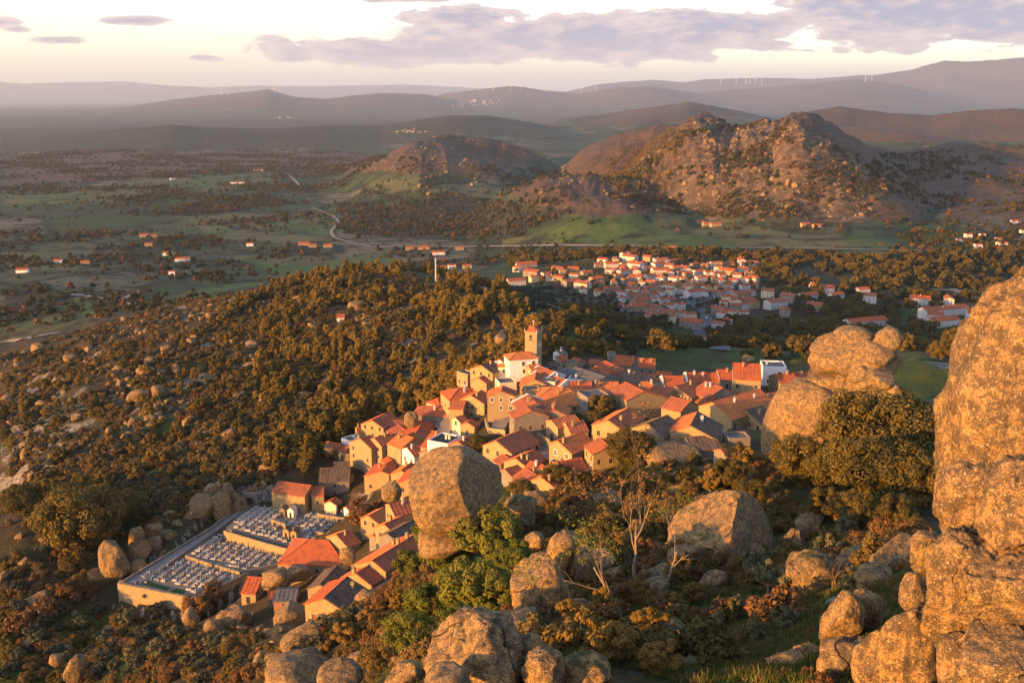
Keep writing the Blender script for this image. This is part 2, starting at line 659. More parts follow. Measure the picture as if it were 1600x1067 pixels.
# ------------------------------------------------------------------ ground material
def ground_material():
    m, n, b = material('ground_cover', 0.95, 0.1)
    pos = n.add('ShaderNodeNewGeometry').outputs['Position']
    cov = n.add('ShaderNodeAttribute', attribute_name='cover')
    ton = n.add('ShaderNodeAttribute', attribute_name='tone')
    s1 = n.add('ShaderNodeSeparateColor'); n.put(s1.inputs[0], cov.outputs['Color'])
    s2 = n.add('ShaderNodeSeparateColor'); n.put(s2.inputs[0], ton.outputs['Color'])
    grass, rock, plain = s1.outputs
    heath, wood, field = s2.outputs
    n_big = n.noise(pos, 0.012, 5, 0.6)
    n_mid = n.noise(pos, 0.09, 6, 0.65)
    n_fin = n.noise(pos, 0.9, 5, 0.65)
    # hillside: dry scrub, bracken, earth
    scrub = n.mix(n.ramp(n_mid, 0.35, 0.65), (0.036, 0.030, 0.015), (0.080, 0.052, 0.027))
    scrub = n.mix(n.ramp(n_fin, 0.42, 0.72), scrub, (0.050, 0.044, 0.018))
    green = n.mix(n.ramp(n_fin, 0.3, 0.7), (0.030, 0.050, 0.010), (0.070, 0.085, 0.020))
    green = n.mix(n.ramp(n_mid, 0.5, 0.75), green, (0.105, 0.095, 0.035))
    gm = n.ramp(n.math('ADD', grass, n.math('MULTIPLY', n.math('SUBTRACT', n_fin, 0.5), 0.7)), 0.35, 0.62)
    col = n.mix(gm, scrub, green)
    # rock ledges and slabs
    crack = n.voronoi(n.scale(pos, (1, 1, 0.6)), 0.35, 'DISTANCE_TO_EDGE')
    rcol = n.mix(n.ramp(n_fin, 0.38, 0.66), (0.135, 0.115, 0.090), (0.30, 0.26, 0.205))
    rcol = n.mix(n.ramp(crack, 0.0, 0.09), (0.05, 0.043, 0.035), rcol)
    rm = n.ramp(n.math('ADD', rock, n.math('MULTIPLY', n.math('SUBTRACT', n_mid, 0.5), 0.9)), 0.42, 0.55)
    col = n.mix(rm, col, rcol)
    # plain: parcels of pasture, fallow and wood pasture, darker tree cover and heath between them
    warp = n.add('ShaderNodeVectorMath', operation='MULTIPLY_ADD')
    nv = n.add('ShaderNodeTexNoise'); n.put(nv.inputs['Vector'], pos); nv.inputs['Scale'].default_value = 0.004; nv.inputs['Detail'].default_value = 4
    n.put(warp.inputs[0], nv.outputs['Color']); warp.inputs[1].default_value = (190, 190, 0); n.put(warp.inputs[2], pos)
    par = n.voronoi(n.scale(warp.outputs[0], (1, 0.62, 0)), 0.0062, 'F1', 1.0, 'Color')
    sp = n.add('ShaderNodeSeparateColor'); n.put(sp.inputs[0], par)
    hedge = n.voronoi(n.scale(warp.outputs[0], (1, 0.62, 0)), 0.0062, 'DISTANCE_TO_EDGE')
    pcol = n.mix(n.ramp(sp.outputs[0], 0.3, 0.7), (0.046, 0.078, 0.026), (0.074, 0.078, 0.038))
    pcol = n.mix(n.ramp(sp.outputs[1], 0.55, 0.75), pcol, (0.045, 0.066, 0.020))
    pcol = n.mix(n.ramp(sp.outputs[2], 0.80, 0.86), pcol, (0.13, 0.115, 0.07))
    dots = n.noise(pos, 0.055, 4, 0.7)
    pcol = n.mix(n.ramp(n.math('ADD', n.math('MULTIPLY', n_big, 0.55), n.math('MULTIPLY', dots, 0.6)), 0.52, 0.66), pcol, (0.028, 0.034, 0.018))
    pcol = n.mix(n.ramp(hedge, 0.05, 0.018), pcol, (0.026, 0.031, 0.017))
    lush = n.mix(n.ramp(dots, 0.35, 0.75), (0.050, 0.090, 0.022), (0.085, 0.110, 0.036))
    lush = n.mix(n.ramp(sp.outputs[0], 0.45, 0.7), lush, (0.100, 0.100, 0.042))
    lush = n.mix(n.math('MULTIPLY', n.ramp(n.noise(pos, 0.02, 6, 0.7), 0.50, 0.68), 0.7), lush, (0.060, 0.055, 0.028))
    fm = n.ramp(n.math('ADD', field, n.math('MULTIPLY', n.math('SUBTRACT', n_mid, 0.5), 0.5)), 0.4, 0.6)
    pcol = n.mix(fm, pcol, lush)
    hcol = n.mix(n.ramp(dots, 0.40, 0.66), (0.105, 0.066, 0.042), (0.048, 0.038, 0.024))
    pcol = n.mix(n.ramp(n.math('ADD', heath, n.math('MULTIPLY', n.math('SUBTRACT', n_big, 0.5), 0.9)), 0.4, 0.7), pcol, hcol)
    wcol = n.mix(n.ramp(n.noise(pos, 0.03, 6, 0.7), 0.38, 0.62), (0.022, 0.027, 0.014), (0.056, 0.052, 0.028))
    pcol = n.mix(n.ramp(n.math('ADD', wood, n.math('MULTIPLY', n.math('SUBTRACT', n_big, 0.5), 0.7)), 0.35, 0.6), pcol, wcol)
    col2 = n.mix(plain, col, pcol)
    # stony hill
    hr = n.mix(n.ramp(n.noise(pos, 0.06, 6, 0.72), 0.42, 0.62), (0.060, 0.046, 0.026), (0.17, 0.115, 0.075))
    col2 = n.mix(n.math('MULTIPLY', n.ramp(n.math('ADD', rock, n.math('MULTIPLY', n.math('SUBTRACT', n_big, 0.5), 0.8)), 0.35, 0.7), plain), col2, hr)
    n.put(b.inputs['Base Color'], col2)
    bh = n.math('ADD', n.math('MULTIPLY', n_fin, 0.5), n.math('MULTIPLY', n_mid, 2.0))
    n.put(b.inputs['Normal'], n.bump(bh, 0.6, 0.8))
    return m


GREEN_PX = [[(0, 1067), (0, 960), (90, 935), (185, 975), (330, 980), (345, 1010), (230, 1067)], [(1010, 900), (1130, 900), (1290, 960), (1290, 1000), (1240, 1067), (1000, 1067), (1060, 1010), (980, 960)],
            [(760, 760), (960, 740), (960, 860), (780, 860)], [(1190, 780), (1400, 800), (1420, 960), (1260, 940)], [(1410, 560), (1500, 560), (1480, 640), (1410, 640)],
            [(990, 700), (1050, 690), (1050, 740), (980, 740)], [(900, 540), (1060, 570), (1420, 540), (1420, 600), (1060, 600)], [(190, 650), (330, 640), (330, 700), (200, 760)]]
DEEPGREEN_PX = [[(870, 470), (1000, 490), (1150, 540), (1060, 560), (900, 540), (830, 500)], [(1130, 500), (1440, 500), (1440, 570), (1130, 570)], [(1400, 470), (1560, 500), (1540, 560), (1420, 540)]]
FIELD_PX = [[(0, 300), (120, 290), (280, 278), (420, 272), (430, 290), (280, 305), (130, 318), (0, 322)], [(240, 330), (420, 335), (520, 325), (540, 350), (500, 385), (330, 372), (300, 350)],
            [(350, 400), (620, 396), (640, 420), (430, 428)], [(780, 372), (900, 352), (1010, 345), (1140, 320), (1160, 350), (1250, 368), (1420, 372), (1420, 388), (1000, 386), (780, 385)],
            [(580, 282), (660, 276), (660, 296), (590, 298)], [(0, 470), (100, 462), (190, 480), (100, 520), (0, 540)], [(330, 445), (420, 440), (300, 470), (190, 480)], [(0, 395), (140, 400), (120, 425), (0, 420)],
            [(820, 395), (930, 392), (930, 408), (830, 412)], [(1200, 395), (1420, 392), (1380, 420), (1230, 415)]]
HEATH_PX = [[(0, 246), (200, 236), (420, 236), (600, 240), (640, 262), (560, 270), (420, 262), (200, 280), (0, 290)]]
WOOD_PX = [[(0, 205), (280, 185), (600, 190), (760, 178), (900, 200), (640, 225), (400, 232), (0, 240)], [(260, 325), (340, 310), (430, 308), (430, 320), (330, 335), (270, 338)],
           [(0, 450), (70, 440), (120, 470), (60, 500), (0, 505)], [(530, 345), (700, 300), (820, 320), (900, 330), (800, 365), (640, 372), (540, 365)],
           [(1380, 400), (1600, 392), (1600, 450), (1480, 450), (1380, 430)], [(1180, 400), (1390, 420), (1390, 460), (1290, 450), (1180, 430)]]


def multi(px, py, polys, soft=0):
    m = np.zeros(px.shape)
    for p in polys:
        m = np.maximum(m, in_poly(px, py, p))
    return m


def build_ground():
    az = np.concatenate([np.linspace(-math.pi, -0.62, 46, endpoint=False), np.linspace(-0.62, 0.60, 690), np.linspace(0.60, math.pi, 46)[1:-1]])
    ld = np.concatenate([np.linspace(math.log(5), math.log(28), 34, endpoint=False), np.linspace(math.log(28), math.log(1600), 460, endpoint=False),
                         np.linspace(math.log(1600), math.log(3600), 160, endpoint=False), np.linspace(math.log(3600), math.log(92000), 200)])
    A, L = np.meshgrid(az, ld)
    D = np.exp(L)
    X, Y = D * np.sin(A), D * np.cos(A)
    Z = height(X, Y)
    nr, nc = X.shape
    V = np.stack([X.ravel(), Y.ravel(), Z.ravel()], 1)
    V = np.concatenate([V, [[0, 0, float(Z[0].mean())]]])
    i = np.arange(nr - 1)[:, None] * nc
    j = np.arange(nc)[None, :]
    j2 = (j + 1) % nc
    F = np.stack([i + j, i + j2, i + nc + j2, i + nc + j], -1).reshape(-1, 4)
    me = np_mesh('ground', V, F, [ground_material()], smooth=True)
    px, py = project(V[:, 0], V[:, 1], V[:, 2])
    wsc = np.minimum(0.05, 12.0 / np.maximum(np.hypot(V[:, 0], V[:, 1]), 30))[:, None]
    px = px + 16 * pnoise(np.c_[V[:, :2] * wsc, np.zeros(len(V))]) + 7 * pnoise(np.c_[V[:, :2] * wsc * 3.1, np.ones(len(V))])
    py = py + 5 * pnoise(np.c_[V[:, :2] * wsc * 1.3, np.full(len(V), 4.0)])
    d = np.hypot(V[:, 0], V[:, 1])
    front = V[:, 1] > 5
    gx = np.gradient(Z, axis=0) / np.maximum(np.gradient(D, axis=0), 1e-3)
    gy = np.gradient(Z, axis=1) / np.maximum(D * np.gradient(A, axis=1), 1e-3)
    slope = np.append(np.hypot(gx, gy).ravel(), 0)
    n1 = fbm(xy3(V[:, 0], V[:, 1], 1 / 60., 2.), 3)
    n2 = fbm(xy3(V[:, 0], V[:, 1], 1 / 400., 4.), 3)
    grass = 0.30 + 0.35 * n1
    grass = np.maximum(grass, multi(px, py, GREEN_PX) * (0.75 + 0.3 * n1) * front)
    grass = np.maximum(grass, multi(px, py, DEEPGREEN_PX) * (0.62 + 0.4 * n1) * front)
    rock = np.clip((slope - 0.42) * 0.9, 0, 0.6) + 0.35 * np.clip(n1, 0, 1) + 0.12
    rock = np.where(d > 1100, 0.0, rock)
    hillside = in_poly(px, py, [(0, 560), (450, 430), (780, 440), (830, 520), (600, 650), (420, 740), (180, 830), (0, 760)]) & (d < 900)
    rock = np.where(hillside, rock + 0.18, rock)
    cemg = in_poly(V[:, 0], V[:, 1], _VP)
    grass = np.where(cemg & (d < 420), grass * 0.55, grass)
    plain = sstep(820, 1150, d + 60 * n1)
    hill = in_poly(px, py, [(985, 262), (1085, 192), (1210, 178), (1300, 225), (1380, 300), (1340, 350), (1180, 345), (1100, 345), (960, 300)]) & (d > 1300) & (d < 2700)
    hill2 = in_poly(px, py, [(570, 262), (640, 220), (720, 208), (800, 222), (760, 262), (640, 272)]) & (d > 2000)
    hill3 = in_poly(px, py, [(930, 230), (1000, 198), (1040, 196), (1000, 230), (940, 240)]) & (d > 1800) & (d < 4000)
    rock = np.where(hill, 0.62 + 0.2 * n2, rock)
    rock = np.where(hill2, 0.45, rock)
    rock = np.where(hill3, 0.25, rock)
    heath = multi(px, py, HEATH_PX) * (d > 1500) * 0.75
    wood = multi(px, py, WOOD_PX) * (d > 900) * 0.75
    upl = V[:, 2] + 200
    wood = np.maximum(wood, np.clip((d - 4500) / 2500, 0, 1) * (0.42 + 0.25 * n2))
    heath = np.maximum(heath, np.where(d > 1400, 0.85 * sstep(4, 25, upl), 0))
    heath = np.maximum(heath, np.where(d > 9000, 0.42, 0))
    field = multi(px, py, FIELD_PX) * (d > 900) * np.clip(0.62 + 0.45 * n1, 0, 0.9)
    cov = np.stack([np.clip(grass, 0, 1), np.clip(rock, 0, 1), plain, np.ones_like(plain)], 1)
    ton = np.stack([np.clip(heath, 0, 1), np.clip(wood, 0, 1), np.clip(field, 0, 1), np.ones_like(plain)], 1)
    for nm, arr in (('cover', cov), ('tone', ton)):
        at = me.attributes.new(nm, 'FLOAT_COLOR', 'POINT')
        at.data.foreach_set('color', arr.astype(np.float32).ravel())
    g = place('ground', me)
    tag(g, kind='structure')
    return X, Y, Z


GROUND = build_ground()


# ------------------------------------------------------------------ haze: one closed box of thin air round everything
def build_haze():
    b = MB()
    b.box(-110000, 110000, -95000, 95000, -330, 1700)
    m = bpy.data.materials.new('haze_air')
    m.use_nodes = True
    n = NT(m.node_tree)
    n.n.clear()
    out = n.add('ShaderNodeOutputMaterial')
    v = n.add('ShaderNodeVolumePrincipled')
    v.inputs['Color'].default_value = HAZE_COLOR
    v.inputs['Density'].default_value = HAZE_DENSITY
    v.inputs['Anisotropy'].default_value = 0.15
    n.l.new(v.outputs[0], out.inputs['Volume'])
    m.cycles.homogeneous_volume = True
    o = b.build('haze', m)
    tag(o, kind='stuff')


HAZE_DENSITY = 2.7e-5
HAZE_COLOR = (0.64, 0.80, 1.0, 1.0)
# ------------------------------------------------------------------ granite
def rock_material(name, moss=0.22, warm=1.0, cracked=1.0):
    m, n, b = material(name, 0.92, 0.15)
    geo = n.add('ShaderNodeNewGeometry')
    pos = geo.outputs['Position']
    nz = n.add('ShaderNodeSeparateXYZ')
    n.put(nz.inputs[0], geo.outputs['Normal'])
    big = n.noise(pos, 0.35, 5, 0.6)
    mid = n.noise(pos, 1.6, 6, 0.68)
    fin = n.noise(pos, 7.0, 5, 0.7)
    spk = n.voronoi(pos, 9.0, 'F1', 1.0)
    tiny = n.noise(pos, 16.0, 4, 0.75)
    col = n.mix(n.ramp(big, 0.3, 0.7), (0.41 * warm, 0.250, 0.082), (0.29, 0.190, 0.090))
    # crusts of dark lichen in patches of three sizes, then pale lichen and bare golden flakes
    col = n.mix(n.math('MULTIPLY', n.ramp(n.math('ADD', mid, n.math('MULTIPLY', tiny, 0.55)), 0.70, 0.84), 0.85), col, (0.085, 0.064, 0.042))
    col = n.mix(n.math('MULTIPLY', n.ramp(n.noise(pos, 3.4, 8, 0.8), 0.50, 0.56), 0.72), col, (0.095, 0.068, 0.042))
    col = n.mix(n.math('MULTIPLY', n.ramp(tiny, 0.50, 0.60), 0.65), col, (0.080, 0.060, 0.040))
    col = n.mix(n.math('MULTIPLY', n.ramp(fin, 0.57, 0.64), 0.9), col, (0.50, 0.36, 0.17))
    col = n.mix(n.math('MULTIPLY', n.ramp(n.noise(pos, 12.0, 3, 0.7), 0.60, 0.68), 0.8), col, (0.52, 0.40, 0.23))
    streak = n.noise(n.scale(pos, (1.6, 1.6, 0.12)), 1.0, 5, 0.6)
    col = n.mix(n.math('MULTIPLY', n.ramp(streak, 0.54, 0.70), 0.62), col, (0.058, 0.047, 0.035))
    crk = n.add('ShaderNodeVectorMath', operation='MULTIPLY_ADD')
    cn = n.add('ShaderNodeTexNoise'); n.put(cn.inputs['Vector'], pos); cn.inputs['Scale'].default_value = 0.7; cn.inputs['Detail'].default_value = 4
    n.put(crk.inputs[0], cn.outputs['Color']); crk.inputs[1].default_value = (1.6, 1.6, 1.6); n.put(crk.inputs[2], pos)
    cd = n.voronoi(n.scale(crk.outputs[0], (1, 1, 0.55)), 0.17, 'DISTANCE_TO_EDGE')
    cline = n.math('MULTIPLY', n.ramp(cd, 0.012, 0.002), n.math('MULTIPLY', n.ramp(big, 0.40, 0.55), cracked))
    mm = n.math('MULTIPLY', n.ramp(nz.outputs[2], 0.55, 0.95), n.ramp(n.math('ADD', n.math('MULTIPLY', mid, 0.9), n.math('MULTIPLY', fin, 0.5)), 1.02 - moss * 0.75, 1.10 - moss * 0.75))
    mcol = n.mix(fin, (0.040, 0.048, 0.012), (0.105, 0.088, 0.028))
    col = n.mix(mm, col, mcol)
    col = n.mix(n.math('MULTIPLY', cline, 0.8), col, (0.030, 0.025, 0.020))
    n.put(b.inputs['Base Color'], col)
    h = n.math('ADD', n.math('MULTIPLY', mid, 0.6), n.math('MULTIPLY', fin, 0.22))
    h = n.math('ADD', h, n.math('MULTIPLY', tiny, 0.12))
    h = n.math('SUBTRACT', h, n.math('MULTIPLY', cline, 0.5))
    n.put(b.inputs['Normal'], n.bump(h, 0.9, 0.42))
    return m


ROCK = rock_material('granite')
ROCK_MOSS = rock_material('mossy_granite', 0.5)
ROCK_BARE = rock_material('bare_granite', 0.05, 1.06, 0.25)

_ico = {}


def icosphere(lvl):
    if lvl not in _ico:
        import bmesh
        bm = bmesh.new()
        bmesh.ops.create_icosphere(bm, subdivisions=lvl, radius=1.0)
        bm.verts.ensure_lookup_table()
        V = np.array([v.co[:] for v in bm.verts])
        F = np.array([[v.index for v in f.verts] for f in bm.faces], np.int32)
        bm.free()
        _ico[lvl] = (V, F)
    return _ico[lvl]


def rock_shape(seed, lvl, boxy=2.6, ncut=5, rough=1.0, cracks=0, cuts=(), low=0.16):
    rg = np.random.default_rng(seed)
    V, F = icosphere(lvl)
    p = V.copy()
    p /= (np.abs(p) ** boxy).sum(1)[:, None] ** (1.0 / boxy)
    p *= (1 + low * fbm(V * 0.9 + seed * 3.1, 2))[:, None]
    for k in range(ncut):
        nn = rg.normal(size=3)
        nn /= np.linalg.norm(nn)
        off = rg.uniform(0.55, 0.85)
        dd = p @ nn - off
        p -= nn * (np.maximum(dd, 0) * rg.uniform(0.88, 1.0))[:, None]
    for (nn, off) in cuts:
        nn = np.array(nn, float)
        nn /= np.linalg.norm(nn)
        dd = p @ nn - off
        p -= nn * (np.maximum(dd, 0) * 0.95)[:, None]
    q = V
    disp = 0.055 * fbm(q * 2.6 + seed, 3) + 0.030 * (fbm(q * 5.0 + seed * 1.7, 3, 0.5, True) - 0.6)
    st = fbm(q * 1.7 + seed * 0.7, 3) * 2.6
    disp = disp + 0.052 * (np.floor(st) + sstep(0.82, 1.0, st - np.floor(st))) / 2.6
    if lvl >= 4:
        disp = disp + 0.012 * fbm(q * 14 + seed, 3)
    if lvl >= 5:
        disp = disp + 0.006 * fbm(q * 40 + seed, 2)
    wv = p + 0.05 * np.stack([fbm(q * 2 + 5, 2), fbm(q * 2 + 9, 2), fbm(q * 2 + 13, 2)], 1)
    for k in range(cracks):
        nn = rg.normal(size=3)
        if k % 2 == 0:
            nn[2] *= 0.25
        else:
            nn[2] = nn[2] * 2 + 1
        nn /= np.linalg.norm(nn)
        off = rg.uniform(-0.45, 0.45)
        t = np.abs(wv @ nn - off)
        disp = disp - 0.09 * np.exp(-(t / 0.022) ** 2)
    p = p * (1 + rough * disp)[:, None]
    return p, F


def slant(p):
    return float(np.linalg.norm(p))


def rock(cx, cy, w, h, d, label, seed=0, lvl=5, dep=1.0, boxy=2.6, ncut=4, rough=1.0, cracks=0, cuts=(), mat=None, rz=0.0, tilt=0.0,
         name='boulder', cat='boulder', group=None, low=0.16):
    """boulder whose centre is seen at photograph pixel (cx, cy), d metres off, w x h photograph pixels large"""
    c = at_dist(cx, cy, d)
    k = slant(c) / FPX
    p, F = rock_shape(seed, lvl, boxy, ncut, rough, cracks, cuts, low)
    p = p / np.abs(p).max(0)
    p = p * np.array([w * k / 2, w * k / 2 * dep, h * k / 2 * 1.04])
    ct, st = math.cos(tilt), math.sin(tilt)          # tilt about the line of sight, then turn
    p = np.stack([p[:, 0] * ct + p[:, 2] * st, p[:, 1], -p[:, 0] * st + p[:, 2] * ct], 1)
    me = np_mesh(name, p, F, [mat or ROCK], smooth=True)
    o = place(name, me, tuple(c), rz - math.atan2(c[0], c[1]))
    return tag(o, label, cat, group)


def build_hero_rocks():
    # the cliff at the right edge
    rock(1728, 742, 440, 640, 44, 'huge leaning granite slab filling the right edge of the view', 3, 6, 0.9, 2.3, 3, 1.0, 5, mat=ROCK_BARE, low=0.10)
    rock(1512, 785, 98, 130, 36.5, 'rounded lichen speckled bulge of rock against the huge slab', 12, 5, 1.0, 2.8, 4, 1.1, 3, mat=ROCK_BARE)
    rock(1592, 800, 118, 150, 35.5, 'boulder wedged high beside the rounded bulge at the right edge', 14, 5, 1.0, 2.8, 5, 1.1, 3, mat=ROCK_BARE)
    rock(1500, 930, 92, 190, 34.5, 'tall split block of granite under the rounded bulge', 23, 5, 1.0, 3.6, 6, 1.0, 4, mat=ROCK_BARE)
    rock(1572, 930, 118, 130, 34, 'square granite block with a dark crack on its left', 25, 5, 1.0, 3.6, 6, 1.0, 4, mat=ROCK)
    rock(1572, 1040, 150, 130, 32.5, 'broad speckled rock in the bottom right corner', 27, 5, 1.0, 2.8, 4, 1.0, 2, mat=ROCK)
    rock(1500, 1050, 70, 110, 33.5, 'smooth golden rock foot below the tall split block', 29, 4, 1.0, 2.8, 3, mat=ROCK_BARE)
    # right foreground boulders
    rock(1418, 1020, 82, 160, 36, 'tall golden boulder standing beside the cliff foot', 31, 5, 0.9, 3.0, 3, 0.8, 1, mat=ROCK_BARE)
    rock(1429, 926, 42, 56, 39.5, 'small upright block perched above the tall golden boulder', 33, 4, 1.0, 3.6, 3, 0.8, mat=ROCK)
    rock(1362, 1035, 58, 92, 36, 'rounded golden boulder left of the tall golden boulder', 35, 4, 1.0, 2.6, 3, 0.8, mat=ROCK_BARE)
    rock(1312, 968, 66, 100, 46, 'egg shaped boulder with a brightly lit left face by the grass', 37, 5, 1.0, 2.6, 4, 0.8, mat=ROCK)
    rock(1352, 962, 50, 84, 48.5, 'shadowed boulder leaning behind the egg shaped boulder', 39, 4, 1.0, 2.8, 5, mat=ROCK)
    rock(1318, 1028, 76, 66, 40, 'dark angular rock in front of the egg shaped boulder', 41, 4, 1.0, 2.8, 7, 1.2, mat=ROCK)
    rock(1448, 866, 46, 66, 55, 'ribbed boulder just left of the cliff above the perched block', 43, 4, 1.0, 2.8, 4, 1.2, 1, mat=ROCK)
    rock(1440, 905, 36, 34, 60, 'grey rock in shade under the ribbed boulder', 45, 3, mat=ROCK)
    rock(1266, 905, 78, 84, 74, 'mossy topped boulder among olive bushes at the right', 47, 4, 1.0, 2.6, 4, mat=ROCK_MOSS)
    rock(1368, 905, 60, 42, 68, 'low domed boulder beside dark bushes', 49, 4, 1.0, 2.4, 3, mat=ROCK)
    rock(1226, 1040, 60, 34, 43, 'low broken rock at the bottom edge under grass', 51, 4, 1.2, 2.8, 6, mat=ROCK)
    rock(1262, 1022, 42, 32, 45, 'small broken rock beside dry grass tufts', 53, 4, 1.2, 2.8, 6, mat=ROCK)
    rock(1228, 812, 56, 54, 150, 'square dark boulder with one bright vertical face', 55, 4, 1.0, 4.0, 4, 0.8, mat=ROCK)
    rock(1246, 772, 66, 44, 168, 'pale lichen covered rock above the square dark boulder', 57, 4, 1.0, 2.6, 5, 1.2, mat=ROCK_BARE)
    # the rock stack beside the village
    rock(1337, 556, 134, 62, 186, 'flat golden boulder lying across the top of the rock stack', 61, 5, 0.8, 2.9, 2, 0.7, 0, mat=ROCK_BARE)
    rock(1334, 528, 62, 34, 187, 'rounded cap rock on top of the rock stack', 63, 4, 0.9, 2.5, 2, 0.7, mat=ROCK)
    rock(1383, 532, 46, 42, 185, 'half shaded boulder at the right end of the stack top', 65, 4, 0.9, 2.8, 3, 0.8, mat=ROCK)
    rock(1315, 606, 130, 80, 186, 'broad slab of rock carrying the rock stack', 67, 5, 0.8, 2.6, 4, 1.0, 2, mat=ROCK)
    rock(1367, 592, 58, 42, 181, 'lit angular block under the right end of the stack', 69, 4, 0.9, 3.2, 4, mat=ROCK_BARE)
    rock(1386, 612, 34, 30, 180, 'small pale block low on the stack', 70, 3, 0.9, 3.0, 4, mat=ROCK)
    rock(1340, 584, 34, 26, 180, 'small wedge stone between slab and flat golden boulder', 72, 3, 0.9, 3.0, 4, mat=ROCK)
    rock(1262, 672, 136, 150, 182, 'great rounded granite flank rising beside the village roofs', 71, 5, 0.8, 2.5, 2, 0.6, mat=ROCK_BARE)
    rock(1330, 680, 120, 120, 186, 'rock shoulder hidden behind dark oaks under the stack', 73, 4, 0.8, 2.6, 3, mat=ROCK)
    # the great balanced boulder in the middle
    rock(715, 766, 152, 127, 138, 'great pale boulder balanced among roofs in the middle', 83, 6, 0.85, 2.9, 0, 0.6, 0, cuts=[((0.86, -0.42, 0.28), 0.56), ((-0.60, -0.2, 0.78), 0.80), ((0.66, -0.1, -0.75), 0.80), ((0.62, 0.1, 0.78), 0.86)], mat=ROCK_BARE, low=0.05)
    rock(700, 848, 92, 40, 137, 'low rock pedestal under the great pale boulder', 85, 4, 0.9, 3.0, 3, 0.9, 1, mat=ROCK_BARE)
    # middle ground
    rock(1124, 838, 164, 130, 118, 'tall wedge shaped boulder with a smooth sunlit face', 91, 5, 0.9, 2.6, 0, 0.7, 1, cuts=[((-0.66, -0.28, 0.70), 0.40), ((0.85, -0.3, 0.45), 0.62)], mat=ROCK_BARE, low=0.08)
    rock(1078, 878, 70, 40, 112, 'low sunlit rock foot left of the wedge boulder', 93, 4, 1.0, 2.4, 3, mat=ROCK_BARE)
    rock(846, 930, 96, 116, 86, 'large rounded boulder half in shadow below the green trees', 95, 5, 1.0, 2.5, 3, 0.9, 0, mat=ROCK, tilt=-0.25)
    rock(880, 864, 50, 72, 92, 'pointed boulder with a bright left side behind the rounded boulder', 97, 4, 1.0, 2.2, 4, 0.9, mat=ROCK)
    rock(920, 882, 42, 60, 90, 'dark rock in shade right of the pointed boulder', 99, 4, 1.0, 2.5, 4, mat=ROCK)
    rock(835, 843, 32, 24, 128, 'single small pale boulder on the shaded slope', 101, 4, 1.0, 2.6, 4, mat=ROCK_BARE)
    rock(812, 802, 60, 56, 150, 'dark mossy rock right of the great pale boulder', 103, 4, 1.0, 2.6, 4, mat=ROCK_MOSS)
    rock(836, 776, 40, 22, 170, 'flat dark boulder by bushes below the roofs', 105, 4, 1.0, 2.4, 3, mat=ROCK)
    rock(1054, 716, 92, 46, 226, 'domed boulder below the village with a lit left shoulder', 107, 5, 0.9, 2.4, 2, 0.7, mat=ROCK)
    rock(1070, 768, 78, 56, 166, 'split boulder with an overhang among bushes', 109, 4, 1.0, 2.8, 5, 1.0, 1, mat=ROCK_BARE)
    rock(1066, 806, 40, 48, 158, 'upright block under the split boulder', 111, 4, 1.0, 3.0, 4, mat=ROCK)
    rock(1012, 822, 60, 44, 150, 'sunlit boulder behind the pale bare tree', 113, 4, 1.0, 2.6, 4, mat=ROCK_BARE)
    rock(950, 800, 60, 70, 152, 'tall shaded boulder left of the pale bare tree', 115, 4, 1.0, 2.6, 4, mat=ROCK)
    rock(1030, 900, 60, 30, 105, 'flat stone slab below the wedge boulder', 117, 3, 1.2, 2.6, 5, mat=ROCK)
    # foreground slabs at the bottom
    rock(742, 1030, 160, 130, 39, 'ribbed granite ridge at the bottom edge', 121, 5, 1.1, 2.4, 3, 1.6, 3, cuts=[((-0.7, -0.3, 0.65), 0.55)], mat=ROCK)
    rock(826, 1022, 62, 60, 39, 'knobbly rock right of the ribbed ridge', 123, 5, 1.0, 2.6, 5, 1.3, 1, mat=ROCK)
    rock(850, 1052, 70, 72, 37, 'pale lichen crusted rock at the bottom edge', 125, 5, 1.0, 2.6, 5, 1.3, mat=ROCK_BARE)
    rock(915, 1060, 84, 74, 38, 'dark moss covered rock at the bottom edge', 127, 4, 1.0, 2.4, 3, 1.0, mat=ROCK_MOSS)
    rock(700, 1062, 70, 40, 36, 'low dark slab left of the ribbed ridge foot', 129, 4, 1.1, 2.8, 4, mat=ROCK)
    rock(462, 1050, 100, 44, 112, 'long sloping slab beside brown scrub at the bottom', 131, 4, 1.1, 2.6, 4, 1.2, 1, mat=ROCK)
    rock(530, 1056, 70, 36, 92, 'domed slab right of the long sloping slab', 133, 4, 1.1, 2.4, 3, mat=ROCK)
    rock(468, 1002, 70, 34, 140, 'tilted dark slab on the scrub slope', 135, 4, 0.8, 3.0, 4, tilt=-0.5, mat=ROCK)
    rock(576, 950, 46, 62, 182, 'lit boulder below the lowest tiled house', 137, 4, 1.0, 2.7, 4, mat=ROCK_BARE)
    rock(590, 1000, 60, 34, 150, 'low ledge of rock under brown scrub', 139, 4, 1.0, 2.8, 4, mat=ROCK)
    rock(452, 962, 52, 44, 226, 'bright sunlit boulder under the grey roofed shack', 141, 4, 1.0, 2.6, 3, mat=ROCK_BARE)
    rock(492, 953, 26, 48, 222, 'narrow upright boulder beside the house on the cliff', 143, 4, 1.0, 2.6, 4, mat=ROCK)
    rock(520, 962, 30, 30, 216, 'dark boulder in front of the house on the cliff', 145, 3, 1.0, 2.6, 4, mat=ROCK)
    rock(543, 968, 44, 36, 206, 'mossy rock beside the house on the cliff', 147, 4, 1.0, 2.6, 4, mat=ROCK_MOSS)
    rock(368, 970, 60, 50, 240, 'fractured slab of rock under the small red roofed house', 149, 4, 0.9, 3.0, 6, 1.3, 2, mat=ROCK_BARE)
    rock(340, 985, 40, 40, 236, 'ochre rock face beside cactus bushes', 151, 4, 0.9, 3.0, 6, mat=ROCK_BARE)
